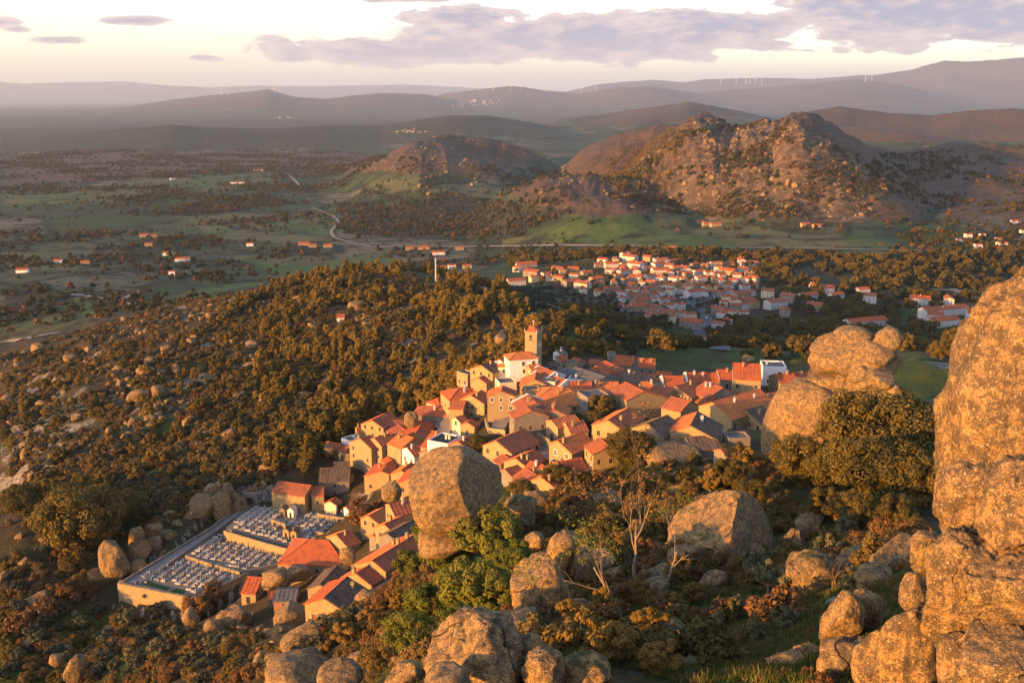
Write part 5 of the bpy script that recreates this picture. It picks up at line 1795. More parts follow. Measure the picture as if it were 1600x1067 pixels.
def wall_with_openings(b, o, dx, n, width, z0, z1, ops, mi=0):
    """vertical wall from o along dx; ops = (a0, a1, h0, h1) rectangles left open with 0.16 m deep reveals"""
    xs = sorted({0, width, *[v for op in ops for v in op[:2]]})
    zs = sorted({z0, z1, *[v for op in ops for v in op[2:]]})
    P = lambda a, h, k=0.0: (o[0] + dx[0] * a - n[0] * k, o[1] + dx[1] * a - n[1] * k, h)
    for x0, x1 in zip(xs, xs[1:]):
        run = None
        for h0, h1 in zip(zs, zs[1:]):
            mx, mh = (x0 + x1) / 2, (h0 + h1) / 2
            if any(op[0] < mx < op[1] and op[2] < mh < op[3] for op in ops):
                continue
            b.face([P(x0, h0), P(x1, h0), P(x1, h1), P(x0, h1)], mi)
    for a0, a1, h0, h1 in ops:
        k = 0.17
        b.face([P(a0, h0), P(a0, h0, k), P(a0, h1, k), P(a0, h1)], mi)
        b.face([P(a1, h0, k), P(a1, h0), P(a1, h1), P(a1, h1, k)], mi)
        b.face([P(a0, h1), P(a0, h1, k), P(a1, h1, k), P(a1, h1)], mi)
        b.face([P(a0, h0, k), P(a0, h0), P(a1, h0), P(a1, h0, k)], mi)


def layout_openings(length, base, top, rg, door, dense=1.0):
    """windows in storeys, maybe one door, for a wall that rises from base to top"""
    ops, kinds = [], []
    n = int(length / 2.9)
    if n < 1 or top - base < 2.3:
        return ops, kinds
    step = length / n
    floors = max(1, int((top - base) / 2.75))
    dk = rg.integers(0, n) if door else -1
    for f in range(floors):
        h0 = base + f * 2.75 + 0.95
        for k in range(n):
            c = step * (k + 0.5) + rg.uniform(-0.25, 0.25)
            if f == 0 and k == dk and c > 0.9 and length - c > 0.9:
                ops.append((c - DW / 2, c + DW / 2, base, base + DH + 0.02)); kinds.append('door')
            elif rg.uniform() < (0.74 if floors > 1 else 0.70) * dense and h0 + H_OPEN + 0.25 < top and c > 0.75 and length - c > 0.75:
                ops.append((c - W_OPEN / 2, c + W_OPEN / 2, h0, h0 + H_OPEN)); kinds.append('window')
    return ops, kinds


HOUSES = []


def house(A, B, hl, hr, Hr, wall, roof, label, pitch=24, roof2=None, hip=0, chim=1, cw=False, win='trim', seed=None, dense=1.0, parapet=None,
          cat='house', name='house', group=None, door=True, flat=False, zfix=None, bare=False, ov=0.28, into=None, dmin=190.0, right2=False):
    """gabled, hipped or lean-to house.  A, B: photograph pixels of the two ridge ends; hl, hr: half widths in metres left and
    right of A->B seen from above; Hr: ridge height above the ground"""
    rg = np.random.default_rng(seed if seed is not None else int(A[0] * 7 + A[1] * 13))
    M = ((A[0] + B[0]) / 2, (A[1] + B[1]) / 2)
    mid = ground_at(M[0], M[1], Hr, dmin)
    z = mid[2]
    a, bb = on_plane(A[0], A[1], z), on_plane(B[0], B[1], z)
    dx, dy = bb[0] - a[0], bb[1] - a[1]
    L = math.hypot(dx, dy)
    rz = math.atan2(dy, dx)
    c = ((a[0] + bb[0]) / 2, (a[1] + bb[1]) / 2)
    ux, uy = dx / L, dy / L
    tanp = 0.0 if flat else math.tan(R(pitch))
    # ground under the four corners
    hx = L / 2 + (hip * max(hl, hr))
    gs = []
    for sx in (-1, 1):
        for sy in (-hr, hl):
            gs.append(gz(c[0] + ux * hx * sx - uy * sy, c[1] + uy * hx * sx + ux * sy))
    gbase = mid[2] - Hr
    low = min(min(gs), gbase) - 0.8 - gbase
    OCC.append((c[0], c[1], 0.55 * math.hypot(2 * hx, hl + hr) * 0.9))
    HOUSES.append((c[0], c[1], hx, hl + hr))
    if into is None:
        root = empty(name, (c[0], c[1], gbase), rz, label, cat, group)
        def add(nm, me, p=(0, 0, 0), ang=0.0):
            return place(nm, me, p, ang, root)
    else:
        root = into
        def add(nm, me, p=(0, 0, 0), ang=0.0):
            q = (c[0] - root.location.x + ux * p[0] - uy * p[1], c[1] - root.location.y + uy * p[0] + ux * p[1], gbase - root.location.z + p[2])
            return place(nm, me, q, rz + ang, root)
    el, er = Hr - hl * tanp, Hr - hr * tanp                    # eave heights left and right
    wl, wr = hl - 0.02, hr - 0.02
    wb = MB()
    x0, x1 = -hx, hx
    spots = []
    # long walls
    for side, y, e in ((1, wl, el), (-1, -wr, er)):
        n = (0, side)
        o = (x1, y) if side > 0 else (x0, y)
        d = (-1, 0) if side > 0 else (1, 0)
        gw = (gs[1] + gs[3]) / 2 if side > 0 else (gs[0] + gs[2]) / 2
        base = gw - gbase
        ops, kinds = layout_openings(2 * hx, base, e - 0.15, rg, door and side < 0, dense) if (hl if side > 0 else hr) > 0.8 or True else ([], [])
        wall_with_openings(wb, o, d, n, 2 * hx, low, e - 0.02, ops)
        for op, kd in zip(ops, kinds):
            mx = (op[0] + op[1]) / 2
            spots.append((kd, (o[0] + d[0] * mx, o[1], op[2]), 0 if side > 0 else math.pi))
    # end walls with gables (or level under hips)
    for side, x in ((1, x1), (-1, x0)):
        wtot = wl + wr
        o = (x, -wr) if side > 0 else (x, wl)
        d = (0, 1) if side > 0 else (0, -1)
        top = min(el, er) - 0.02
        gw = (gs[2] + gs[3]) / 2 if side > 0 else (gs[0] + gs[1]) / 2
        ops, kinds = layout_openings(wtot, gw - gbase, top + (0.9 if not hip and not flat else 0), rg, door and rg.uniform() < 0.3, dense)
        keep = [i for i in range(len(ops)) if ops[i][3] < top]
        ops, kinds = [ops[i] for i in keep], [kinds[i] for i in keep]
        wall_with_openings(wb, o, d, (side, 0), wtot, low, top, ops)
        for op, kd in zip(ops, kinds):
            mx = (op[0] + op[1]) / 2
            spots.append((kd, (x, o[1] + d[1] * mx, op[2]), -math.pi / 2 if side > 0 else math.pi / 2))
        if not flat:
            rt = Hr - 0.03
            if hip:
                pass
            elif side > 0:
                wb.face([(x, -wr, top), (x, wl, top), (x, wl, el - 0.02), (x, 0, rt), (x, -wr, er - 0.02)])
            else:
                wb.face([(x, wl, top), (x, -wr, top), (x, -wr, er - 0.02), (x, 0, rt), (x, wl, el - 0.02)])
    # roof
    rb = MB()
    r2 = roof2 or roof  # second slope tone: brown against orange and red paints shade and sun
    mats = [ROOFS[roof], ROOFS[r2], M_GRANITE_TRIM]
    th = 0.16
    if flat:
        wb.box(x0 - 0.0, x1 + 0.0, -wr, -wr + 0.25, Hr - 0.02, Hr + 0.45)
        wb.box(x0, x1, wl - 0.25, wl, Hr - 0.02, Hr + 0.45)
        wb.box(x0, x0 + 0.25, -wr + 0.25, wl - 0.25, Hr - 0.02, Hr + 0.45)
        wb.box(x1 - 0.25, x1, -wr + 0.25, wl - 0.25, Hr - 0.02, Hr + 0.45)
        rb.slab([(x0 + 0.25, -wr + 0.25, Hr), (x1 - 0.25, -wr + 0.25, Hr), (x1 - 0.25, wl - 0.25, Hr), (x0 + 0.25, wl - 0.25, Hr)], 0.2, 0)
    elif hip:
        hxo = hx + ov
        rl, rr_ = hl + ov, hr + ov
        zl, zr = Hr - rl * tanp + 0.08, Hr - rr_ * tanp + 0.08
        ze = min(zl, zr)
        k = L / 2
        T0, T1 = (-k, 0, Hr + 0.08), (k, 0, Hr + 0.08)
        C = [(-hxo, -rr_, zr), (hxo, -rr_, zr), (hxo, rl, zl), (-hxo, rl, zl)]
        rb.face([C[0], C[1], T1, T0], 0)
        rb.face([C[2], C[3], T0, T1], 1)
        rb.face([C[1], C[2], T1], 1 if right2 else 0)
        rb.face([C[3], C[0], T0], 0)
        for p, q in ((0, 1), (1, 2), (2, 3), (3, 0)):
            a_, b_ = C[p], C[q]
            rb.face([b_, a_, (a_[0], a_[1], a_[2] - th), (b_[0], b_[1], b_[2] - th)][::-1], 0)
        rb.face([(p[0], p[1], p[2] - th) for p in C][::-1], 0)
        for p, q in ((T0, C[0]), (T0, C[3]), (T1, C[1]), (T1, C[2]), (T0, T1)):
            rb.tube([(p[0], p[1], p[2] + 0.02), (q[0], q[1], q[2] + 0.02)], [0.13, 0.13], 5, 0)
    else:
        xo0, xo1 = x0 - 0.18, x1 + 0.18
        zc = Hr + 0.10
        rl, rr_ = hl + ov, hr + ov
        zl, zr = Hr - rl * tanp + 0.10, Hr - rr_ * tanp + 0.10
        rb.slab([(xo0, -rr_, zr), (xo1, -rr_, zr), (xo1, 0, zc), (xo0, 0, zc)], th, 0)
        rb.slab([(xo0, 0, zc - 0.004), (xo1, 0, zc - 0.004), (xo1, rl, zl), (xo0, rl, zl)], th, 1)
        rb.tube([(xo0, 0, zc + 0.01), (xo1, 0, zc + 0.01)], [0.15, 0.15], 6, 0)
        nrow = max(2, int(L / 1.0))
        for k in range(nrow + 1):                              # raised tile channels that catch the low light
            xx = xo0 + 0.1 + (xo1 - xo0 - 0.2) * k / nrow
            for s, e, zz, mi in ((-1, -rr_, zr, 0), (1, rl, zl, 1)):
                if abs(e) > 0.9:
                    rb.tube([(xx, 0.08 * s, zc + 0.01), (xx, e - 0.02 * s, zz + 0.01)], [0.07, 0.07], 4, mi, False)
        if parapet:
            for x in (x0, x1) if parapet == 'both' else ((x0,) if parapet == 'A' else (x1,)):
                for s, e, zz in ((-1, -rr_, zr), (1, rl, zl)):
                    wb.face([(x - 0.26, 0, zc + 0.32), (x - 0.26, e, zz + 0.32), (x + 0.26, e, zz + 0.32), (x + 0.26, 0, zc + 0.32)][::(1 if s < 0 else -1)], 1)
                    for xs, fl in ((x - 0.26, 1), (x + 0.26, -1)):
                        wb.face([(xs, 0, zc - 0.2), (xs, e, zz - 0.2), (xs, e, zz + 0.32), (xs, 0, zc + 0.32)][::fl * (1 if s < 0 else -1)], 1)
                    wb.face([(x - 0.26, e, zz - 0.2), (x + 0.26, e, zz - 0.2), (x + 0.26, e, zz + 0.32), (x - 0.26, e, zz + 0.32)], 1)
    pm = WALLS['white'] if wall == 'white' or parapet else WALLS[wall]
    add('wall', wb.mesh('wall', [WALLS[wall], pm]))
    rf = add('roof', rb.mesh('roof', mats))
    for k in range(chim):
        xx = rg.uniform(-0.8, 0.8) * L / 2
        yy = rg.choice([-1, 1]) * rg.uniform(0.1, 0.45) * (hr if hr > hl else hl)
        yy = -abs(yy) if hr >= hl else abs(yy)
        place('chimney', CHIM[bool(cw)], (xx, yy, Hr - abs(yy) * tanp), 0, rf)
    if not bare:
        wm, pmsh = WIN[win]
        for kd, p, ang in spots:
            if kd == 'window':
                wo = add('window', wm, p, ang)
                place('pane', pmsh, parent=wo)
            else:
                do = add('door', DOOR[['wood', 'dark'][rg.integers(0, 2)]], p, ang)
                place('handle', HANDLE, parent=do)
    return root


def H(*a, **k):
    return house(*a, **k)


def build_village():
    # ---- around the church
    H((752, 570.5), (775, 562.5), 5, 5, 8.5, 'ochre', 'old', 'ochre gabled house with an arched window left of the white church', roof2='orange', chim=1, parapet=None)
    H((748, 590), (763, 585), 3.5, 3.5, 6, 'stone', 'brown', 'stone shed with a lit gable below the ochre house', chim=0)
    H((722, 584), (735, 581), 3.2, 3.2, 6.5, 'stone', 'grey', 'narrow roofless looking stone house at the edge of the pines', chim=0, flat=True)
    H((718, 606), (727, 605), 5, 5.5, 6, 'ochre', 'red', 'hip roofed house at the edge of the golden pines', roof2='brown', hip=1, chim=2, cw=True)
    H((684, 622), (691, 619), 3, 3, 4.5, 'cream', 'red', 'small red roofed porch house at the pines', hip=1, chim=0)
    H((736.5, 618), (753, 609.8), 4.5, 5, 7, 'ochre', 'brown', 'ochre gable house with a wooden door in its lit end', roof2='orange', chim=1)
    H((783.7, 611.5), (785.5, 603), 4.6, 4.6, 9.5, 'stone', 'brown', 'tall rubble stone house with small white framed windows by the lane', roof2='orange', chim=0, win='white', pitch=20)
    H((678, 615), (672, 617), 2, 2, 3.5, 'grey', 'red', 'tiny red roofed hut among the first pines', chim=0)
    H((668, 634), (689, 635), 4.2, 4.6, 5, 'grey', 'brown', 'dark house with a veranda beyond the egg shaped boulder', hip=1, chim=1, cw=True, roof2='red')
    H((706, 626.5), (727, 627.5), 3.5, 3.6, 9, 'ochre', 'brown', 'tall ruined ochre house stepping down the slope', chim=0)
    H((712, 652), (724, 649), 2.2, 2.6, 5.5, 'cream', 'brown', 'little cream lean to house with dark doorway under the tall ruin', chim=0)
    H((730, 660), (738, 655), 2.4, 2.6, 4.5, 'ochre', 'brown', 'lowest ochre hut under the tall ruin', chim=0)
    H((822, 633), (830, 643), 5.4, 5.2, 9, 'grey', 'brown', 'white fronted house with a balcony and an orange left roof slope', roof2='orange', chim=0, pitch=20)
    H((824, 616.5), (838, 630), 5, 5, 8, 'grey', 'brown', 'house with a stepped dark roof beside the lane', roof2='orange', chim=1, parapet='A')
    H((775.5, 688.5), (819.5, 670), 5, 5.6, 7, 'ochre', 'brown', 'long brown roofed house with a lit ochre gable above the great boulder', chim=0, pitch=26)
    H((785, 710), (797, 717), 4.2, 3, 5, 'stone', 'brown', 'small red lean to below the long brown roof', roof2='red', chim=0, pitch=20)
    H((806, 716), (836, 702.5), 4, 4, 6, 'ochre', 'brown', 'brown roofed house with a lit ochre gable and chimney', chim=2, roof2='red')
    H((820, 731), (838, 742), 4.5, 3.2, 5, 'ochre', 'brown', 'orange roof with a bright rake edge right of the great boulder', roof2='orange', chim=1)
    H((828, 721), (850, 727), 3, 3.2, 5, 'ochre', 'red', 'small red roofed house behind the orange rake roof', chim=1, cw=True)
    H((789, 733), (808, 727), 2.8, 3.4, 4.5, 'grey', 'brown', 'old brown roof peeping over the great boulder', chim=0)
    H((812, 742), (826, 748), 3.6, 3, 4.2, 'grey', 'brown', 'lowest red roof directly right of the great boulder', roof2='red', chim=0)
    H((850, 732), (874, 724), 3, 3.6, 4.6, 'ochre', 'orange', 'bright orange roof at the head of the lane', chim=0, pitch=20)
    H((846, 746), (862, 737), 3, 4.4, 4.4, 'ochre', 'red', 'large low red roof by the olive bushes', chim=1, roof2='orange')
    H((872, 722), (908, 716), 3, 4.4, 4.6, 'ochre', 'red', 'wide red roof beside the paved terrace', chim=0, pitch=20)
    # ---- left arm of the village
    H((581, 656.5), (608, 644), 5, 5, 8.5, 'ochre', 'brown', 'tall ochre gable house nearest the pines on the left', roof2='red', chim=0)
    H((557, 667), (576, 665), 3, 3.2, 6.5, 'ochre', 'red', 'small red roofed wing left of the tall ochre gable', chim=1)
    H((604, 657), (629, 656), 3.6, 5, 5.5, 'ochre', 'brown', 'low red roofed house between the tall gable and the egg boulder', chim=0, roof2='red')
    H((622, 664), (643, 679), 5.5, 4.5, 5.5, 'stone', 'brown', 'house whose red roof holds the egg shaped boulder', roof2='red', chim=0, pitch=18)
    H((650, 676), (663, 655.5), 5, 4.2, 6, 'stone', 'brown', 'red roofed house right of the egg shaped boulder', roof2='red', chim=0, pitch=22)
    H((563, 685), (578, 680), 6, 5.5, 11, 'stone', 'brown', 'tallest plain gabled stone house of the left arm', roof2='red', chim=1, dense=0.45)
    H((585, 684), (609.5, 677.5), 4, 4.4, 9.5, 'stone', 'brown', 'stone house with rows of windows joined to the tallest gable', chim=1, dense=1.5)
    H((511, 690), (534, 693), 2.8, 3.6, 3.5, 'stone', 'red', 'low red roof at the far left tip of the village', chim=0)
    H((535, 695), (547, 697), 2.6, 3.0, 4.2, 'ochre', 'brown', 'second low roof at the left tip of the village', chim=0)
    H((540, 688), (556, 683), 2.5, 2.5, 4, 'white', 'grey', 'white walled terrace behind the tallest gable', flat=True, chim=1, cw=True, bare=True)
    H((624.5, 676.5), (646, 684.5), 3.8, 5.4, 9.5, 'stone', 'orange', 'house with a sunlit orange roof above a tall rubble wall', chim=1, dense=0.3)
    H((636, 699), (656, 694), 3.2, 4.2, 7.5, 'white', 'brown', 'house with a bright white lit wall in the left arm', chim=1, cw=True)
    H((665, 704), (682, 698), 3, 4, 5.5, 'grey', 'brown', 'brown roof joined behind the bright white wall', chim=0)
    H((675, 673.5), (694, 677), 4, 7, 6, 'ochre', 'red', 'wide red roof with a chimney next to the black flat roof', chim=1)
    H((682, 692), (704, 679.5), 3.4, 4.2, 6.5, 'white', 'black', 'house with a black flat roof and white parapet', flat=True, chim=2, cw=True)
    H((694, 706), (722, 690), 2.0, 5.2, 5.5, 'grey', 'brown', 'long brown roof sloping down from the black flat roof', chim=0)
    H((716, 690), (735, 682), 4.2, 4.2, 5.5, 'grey', 'brown', 'half red half brown roof by the ruined garden', roof2='red', chim=1, cw=True)
    H((604, 714), (612, 719), 6.5, 2.0, 6, 'ochre', 'red', 'red roof above the brown bushes at the left arm foot', chim=0, roof2='red', pitch=20)
    H((596, 736), (612, 718), 6, 2.5, 5.5, 'ochre', 'brown', 'deep red roof over a low lit wall at the left arm foot', roof2='red', chim=1, pitch=20)
    H((627, 735), (643, 723), 3.8, 3.0, 5, 'ochre', 'brown', 'narrow roof with one orange and one dark side', roof2='orange', chim=1)
    H((641, 747), (656, 727), 4.0, 2.6, 5, 'ochre', 'brown', 'red roof touching the top of the great boulder', roof2='red', chim=0)
    H((624, 750), (640, 747), 2.4, 2.6, 4, 'grey', 'red', 'small red shed roof left of the great boulder', chim=0)
    # ---- old dark house, chapel and yard
    H((500, 731.5), (547, 730), 5, 6, 6, 'grey', 'old', 'large house under a dark lichen covered roof behind the chapel', chim=0, dense=0.7)
    H((522, 722), (545, 721), 3, 4, 6, 'grey', 'old', 'second dark roof behind the large lichen roofed house', chim=0)
    H((608.5, 787), (639, 781), 3.2, 4.2, 7, 'ochre', 'brown', 'ochre house with a brown roof left of the great boulder', chim=1, cw=True)
    H((576, 806), (600, 793), 3, 3.4, 6, 'stone', 'orange', 'stone house with a lit brick coloured wall beside the russet tree', roof2='orange', chim=0)
    H((601, 819), (630, 806), 3.6, 3.4, 6.5, 'stone', 'brown', 'stone house with an orange left slope and a blue window', roof2='orange', chim=1)
    H((606, 834), (645, 813), 3.0, 4.5, 5, 'grey', 'old', 'long dark old roof between the orange roofs', chim=0)
    H((584, 836), (597, 831), 2.0, 2.2, 3.6, 'grey', 'red', 'tiny red porch roof above shaded gardens', chim=0)
    H((582, 876), (651, 834), 6.0, 3.6, 6, 'stone', 'brown', 'longest orange roof running up to the great boulder pedestal', roof2='orange', chim=3)
    H((557, 896), (582, 880), 4.2, 4.0, 6, 'stone', 'brown', 'orange and brown roof at the lower end of the long row', roof2='orange', chim=1)
    H((506.5, 934.5), (542.5, 901.5), 4.5, 6.5, 8.5, 'ochre', 'old', 'lowest tiled house standing on the cliff with a pink cloth', roof2='red', chim=1)
    H((500, 913), (527, 884), 3.5, 3.5, 5, 'stone', 'old', 'old stone roof running up behind the cliff house', chim=0)
    H((526, 835), (545.5, 827.5), 5, 5, 6.5, 'stone', 'brown', 'stone house with a dark doorway behind the hip roofed house', roof2='orange', chim=1)
    H((483, 843), (512, 844), 8, 8, 7.5, 'stone', 'red', 'broad hip roofed house with a blue door facing the rocks', roof2='old', right2=True, hip=0.85, chim=0, pitch=24, dense=1.4)
    H((387, 901), (409, 902.5), 2.6, 5, 5.5, 'ochre', 'red', 'small square house with a red roof on the rocks below the cemetery', chim=0)
    H((431, 922), (465, 921), 2.0, 4.2, 4.2, 'brick', 'grey', 'brick shack under grey sheet roofing on the rocks', chim=0, pitch=12)
    H((420, 925), (432, 924), 1.6, 3.0, 3.2, 'grey', 'brown', 'low shed with a red edge beside the brick shack', chim=0, pitch=10)
    # ---- right of the church: upper rows
    H((835.5, 593), (838, 582), 5, 5, 7, 'ochre', 'brown', 'orange gable house with one small window right of the church', roof2='orange', chim=0)
    H((841, 572), (868, 582), 4.0, 3.6, 6.5, 'white', 'brown', 'upper of the roofs with white verge walls beside the church', parapet='both', chim=0)
    H((838, 580), (886, 594), 4.0, 3.8, 6.0, 'white', 'brown', 'long roof with white verge walls beside the church', parapet='both', chim=1, cw=True)
    H((826, 571), (843, 569), 3.0, 4.2, 6.5, 'ochre', 'orange', 'bright orange roof attached to the white church', chim=0)
    H((846, 592), (872, 595), 1.2, 3.0, 5.5, 'cream', 'grey', 'narrow terrace house with pink curtains under the white verge roofs', flat=True, chim=0)
    H((820, 607), (842, 606), 1.5, 3.0, 5.5, 'ochre', 'grey', 'little flat roofed ochre house below the orange gable', flat=True, chim=0)
    H((862, 605), (884, 605), 4, 8, 6.5, 'ochre', 'orange', 'big orange hip roof in the middle of the upper village', hip=0.9, chim=2, roof2='orange')
    H((891, 596.5), (924, 597), 3, 5, 6, 'ochre', 'red', 'left part of the long straight red roof', chim=1)
    H((925, 597), (966, 597.5), 3, 5, 6, 'ochre', 'orange', 'right part of the long straight red roof', chim=2)
    H((869, 627), (866, 641), 4.4, 4.4, 7, 'grey', 'brown', 'gable house in shade by the dark alley', roof2='orange', chim=1)
    H((861, 656), (897, 648), 2.4, 3.4, 6, 'stone', 'orange', 'narrow orange roof over a rubble front in the centre', chim=0)
    H((884, 660), (911, 657), 2.6, 4, 5.5, 'stone', 'brown', 'brown roof with a white chimney below the narrow orange roof', chim=1)
    H((871.5, 689), (910, 675.5), 3, 5, 7, 'stone', 'orange', 'house with a wide orange roof and white framed windows', win='white', chim=1, dense=1.3)
    H((937, 684), (951, 697), 5, 4.0, 6, 'ochre', 'brown', 'house with a red roof beside the paved terrace steps', roof2='red', chim=0)
    H((950, 656.7), (983, 637), 4.2, 4.6, 9, 'ochre', 'brown', 'tall ochre gable house with a dark shaded window side', roof2='orange', chim=1, dense=1.4)
    H((936, 660), (942, 655), 2, 2.2, 8, 'ochre', 'brown', 'narrow chimney tower house left of the tall ochre gable', chim=0)
    H((977, 597), (1005.5, 612), 12, 6, 9, 'ochre', 'brown', 'largest orange roof of the village', roof2='orange', chim=1, pitch=20)
    H((910, 618), (945, 614), 4, 4, 6.5, 'grey', 'grey', 'roofless yellow stone ruin in front of the long red roof', flat=True, chim=0)
    # ---- dark roofs behind
    H((899, 574), (946, 589), 6, 6.5, 7, 'grey', 'grey', 'big grey sheet roof at the back of the village', chim=0, pitch=16)
    H((890, 590), (920, 592), 2, 3, 5, 'white', 'grey', 'low white house in front of the big grey roof', flat=True, chim=1, cw=True)
    H((872, 574), (893, 576), 3, 4, 5.5, 'grey', 'grey', 'small grey roof left of the big grey roof', chim=0)
    H((931, 572), (956, 583), 5, 6, 6.5, 'grey', 'brown', 'dark red roof behind the big grey roof', chim=0)
    H((945, 564), (976, 578), 5, 5, 7, 'grey', 'brown', 'second dark red roof behind the big grey roof', chim=1)
    H((965, 554.5), (995, 559), 4.5, 5, 7, 'grey', 'red', 'red roof at the very back of the village', chim=1)
    H((998, 560), (1024, 561), 4.5, 5, 8.5, 'grey', 'red', 'back house with a row of dark windows and a pale gable', chim=2, dense=1.8, pitch=22)
    H((983, 578.6), (992, 581), 6, 6.5, 7, 'white', 'old', 'grey brown hip roof with a white verge', hip=1, chim=1, cw=True, roof2='old')
    H((1004, 583), (1026, 586), 4, 5, 6, 'grey', 'brown', 'low brown roof right of the grey brown hip roof', chim=0)
    H((1026, 580), (1050, 582), 3, 4, 5, 'grey', 'red', 'dark red roof below the back house', chim=0)
    H((873, 556), (884, 555), 2.6, 3, 5, 'stone', 'red', 'small red roof right of the clock tower', chim=1)
    H((896, 558), (910, 561), 3, 3, 5, 'stone', 'brown', 'small brown roof among gardens behind the church', chim=0)
    H((921, 561), (942, 562), 3, 3, 5, 'grey', 'brown', 'low brown house behind the gardens at the back', chim=0)
    H((870, 548), (880, 546), 2.4, 2.6, 4.6, 'white', 'grey', 'little white shed near the clock tower', chim=1, cw=True)
    H((950, 553), (962, 553), 2.6, 2.8, 6, 'grey', 'grey', 'square grey house under the back pines', flat=True, chim=0)
    H((856, 566), (869, 565), 2.6, 3, 4, 'grey', 'old', 'dark open shed below the clock tower', chim=0)
    H((886, 566), (900, 567), 2.6, 3, 5, 'stone', 'grey', 'square stone house with flat roof behind the verge roofs', flat=True, chim=0)
    # ---- right end of the village
    H((1034, 588), (1066, 588), 3.4, 5.4, 6, 'ochre', 'red', 'red roof with an ochre verge wall in the back row', parapet='A', chim=0)
    H((1071, 582.5), (1122, 582.7), 3.4, 4.5, 5.5, 'grey', 'red', 'long red roof with a white verge in the back row', parapet='A', chim=2, cw=True)
    H((1122, 577.8), (1144, 577.8), 3.4, 5, 6.5, 'grey', 'red', 'higher red roof at the end of the long back row', chim=1)
    H((1146, 567.5), (1188, 569.5), 5, 8, 10.5, 'ochre', 'red', 'big ochre block house with a large red roof', chim=1, pitch=22)
    H((1190, 569), (1226, 570), 4, 4.4, 7, 'white', 'grey', 'modern white flat roofed house at the back of the village', flat=True, chim=1, cw=True)
    H((1210, 585), (1238, 583), 3.6, 4, 6, 'ochre', 'red', 'red roofed house with ochre walls by the granite flank', chim=1)
    H((1241, 582), (1262, 581.5), 3.6, 4, 5.5, 'ochre', 'red', 'rightmost red roof behind the granite flank', chim=1)
    H((1002, 597), (1020, 597), 3, 4, 5.5, 'ochre', 'orange', 'small orange roof beside the largest roof', chim=1, cw=True)
    H((1022, 602.5), (1051, 609.5), 7, 4, 7, 'ochre', 'brown', 'ochre house with an orange slope and a garage below', roof2='orange', chim=1)
    H((1048, 620), (1078, 627), 5.5, 5, 7, 'ochre', 'brown', 'red roofed house with a dark gable and two chimneys', roof2='red', chim=3)
    H((1056, 604), (1082, 594.5), 6, 6, 7.5, 'ochre', 'brown', 'dark brown roof with an orange far slope', roof2='orange', chim=1)
    H((1102, 596), (1129, 606), 5, 6, 7, 'grey', 'brown', 'brown roof with a clerestory and two white chimneys', chim=2, cw=True)
    H((1094, 612), (1118, 622), 1.0, 4, 4.5, 'grey', 'brown', 'lower brown lean to under the clerestory roof', chim=0)
    H((1113, 629), (1186, 608), 5, 7.5, 8, 'ochre', 'orange', 'huge orange roof near the granite flank', roof2='red', chim=2, cw=True)
    H((1141, 640), (1188, 627), 0.6, 4.8, 5.5, 'stone', 'orange', 'orange lean to under the huge orange roof', chim=0)
    H((1166, 640), (1194, 634), 4, 7, 6, 'ochre', 'old', 'old brown roof tucked against the granite flank', chim=1)
    H((1190, 617), (1216, 612), 3.5, 4, 6, 'ochre', 'brown', 'brown roof above the old roof at the granite flank', chim=1)
    H((1079, 665), (1090, 643.5), 5, 6.5, 7.5, 'ochre', 'old', 'gabled house with one orange and one dark brown slope', roof2='orange', chim=1, cw=True)
    H((1012, 662), (1043, 649), 5, 5, 7.5, 'stone', 'old', 'old stone house with a lumpy lichen roof and no windows', chim=0, dense=0.2)
    H((1140, 671), (1169, 670), 2, 2.6, 4, 'stone', 'old', 'low stone store with a lit wall right of the lumpy roof', chim=0, dense=0.3)
    H((1134, 682), (1168, 681), 2.4, 2.4, 4, 'grey', 'grey', 'roofless grey stone store by the granite flank', flat=True, chim=0, dense=0.3)
    H((1072, 684), (1116, 680), 3, 4.2, 4.2, 'grey', 'old', 'dark old roof low at the right end of the village', chim=0, dense=0.3)
    H((1126, 702), (1160, 695), 2, 2.8, 3.6, 'grey', 'brown', 'red edged lean to roof under the granite flank', chim=0, dense=0.3)
    H((986, 672), (1004, 670), 1.6, 2.6, 4.0, 'stone', 'red', 'small red porch roof beside the lumpy stone house', chim=0)
    # ---- huts outside
    H((526, 491), (538, 490.5), 2.6, 3.2, 4, 'white', 'red', 'lone white hut on the pine ridge', chim=0)


build_village()
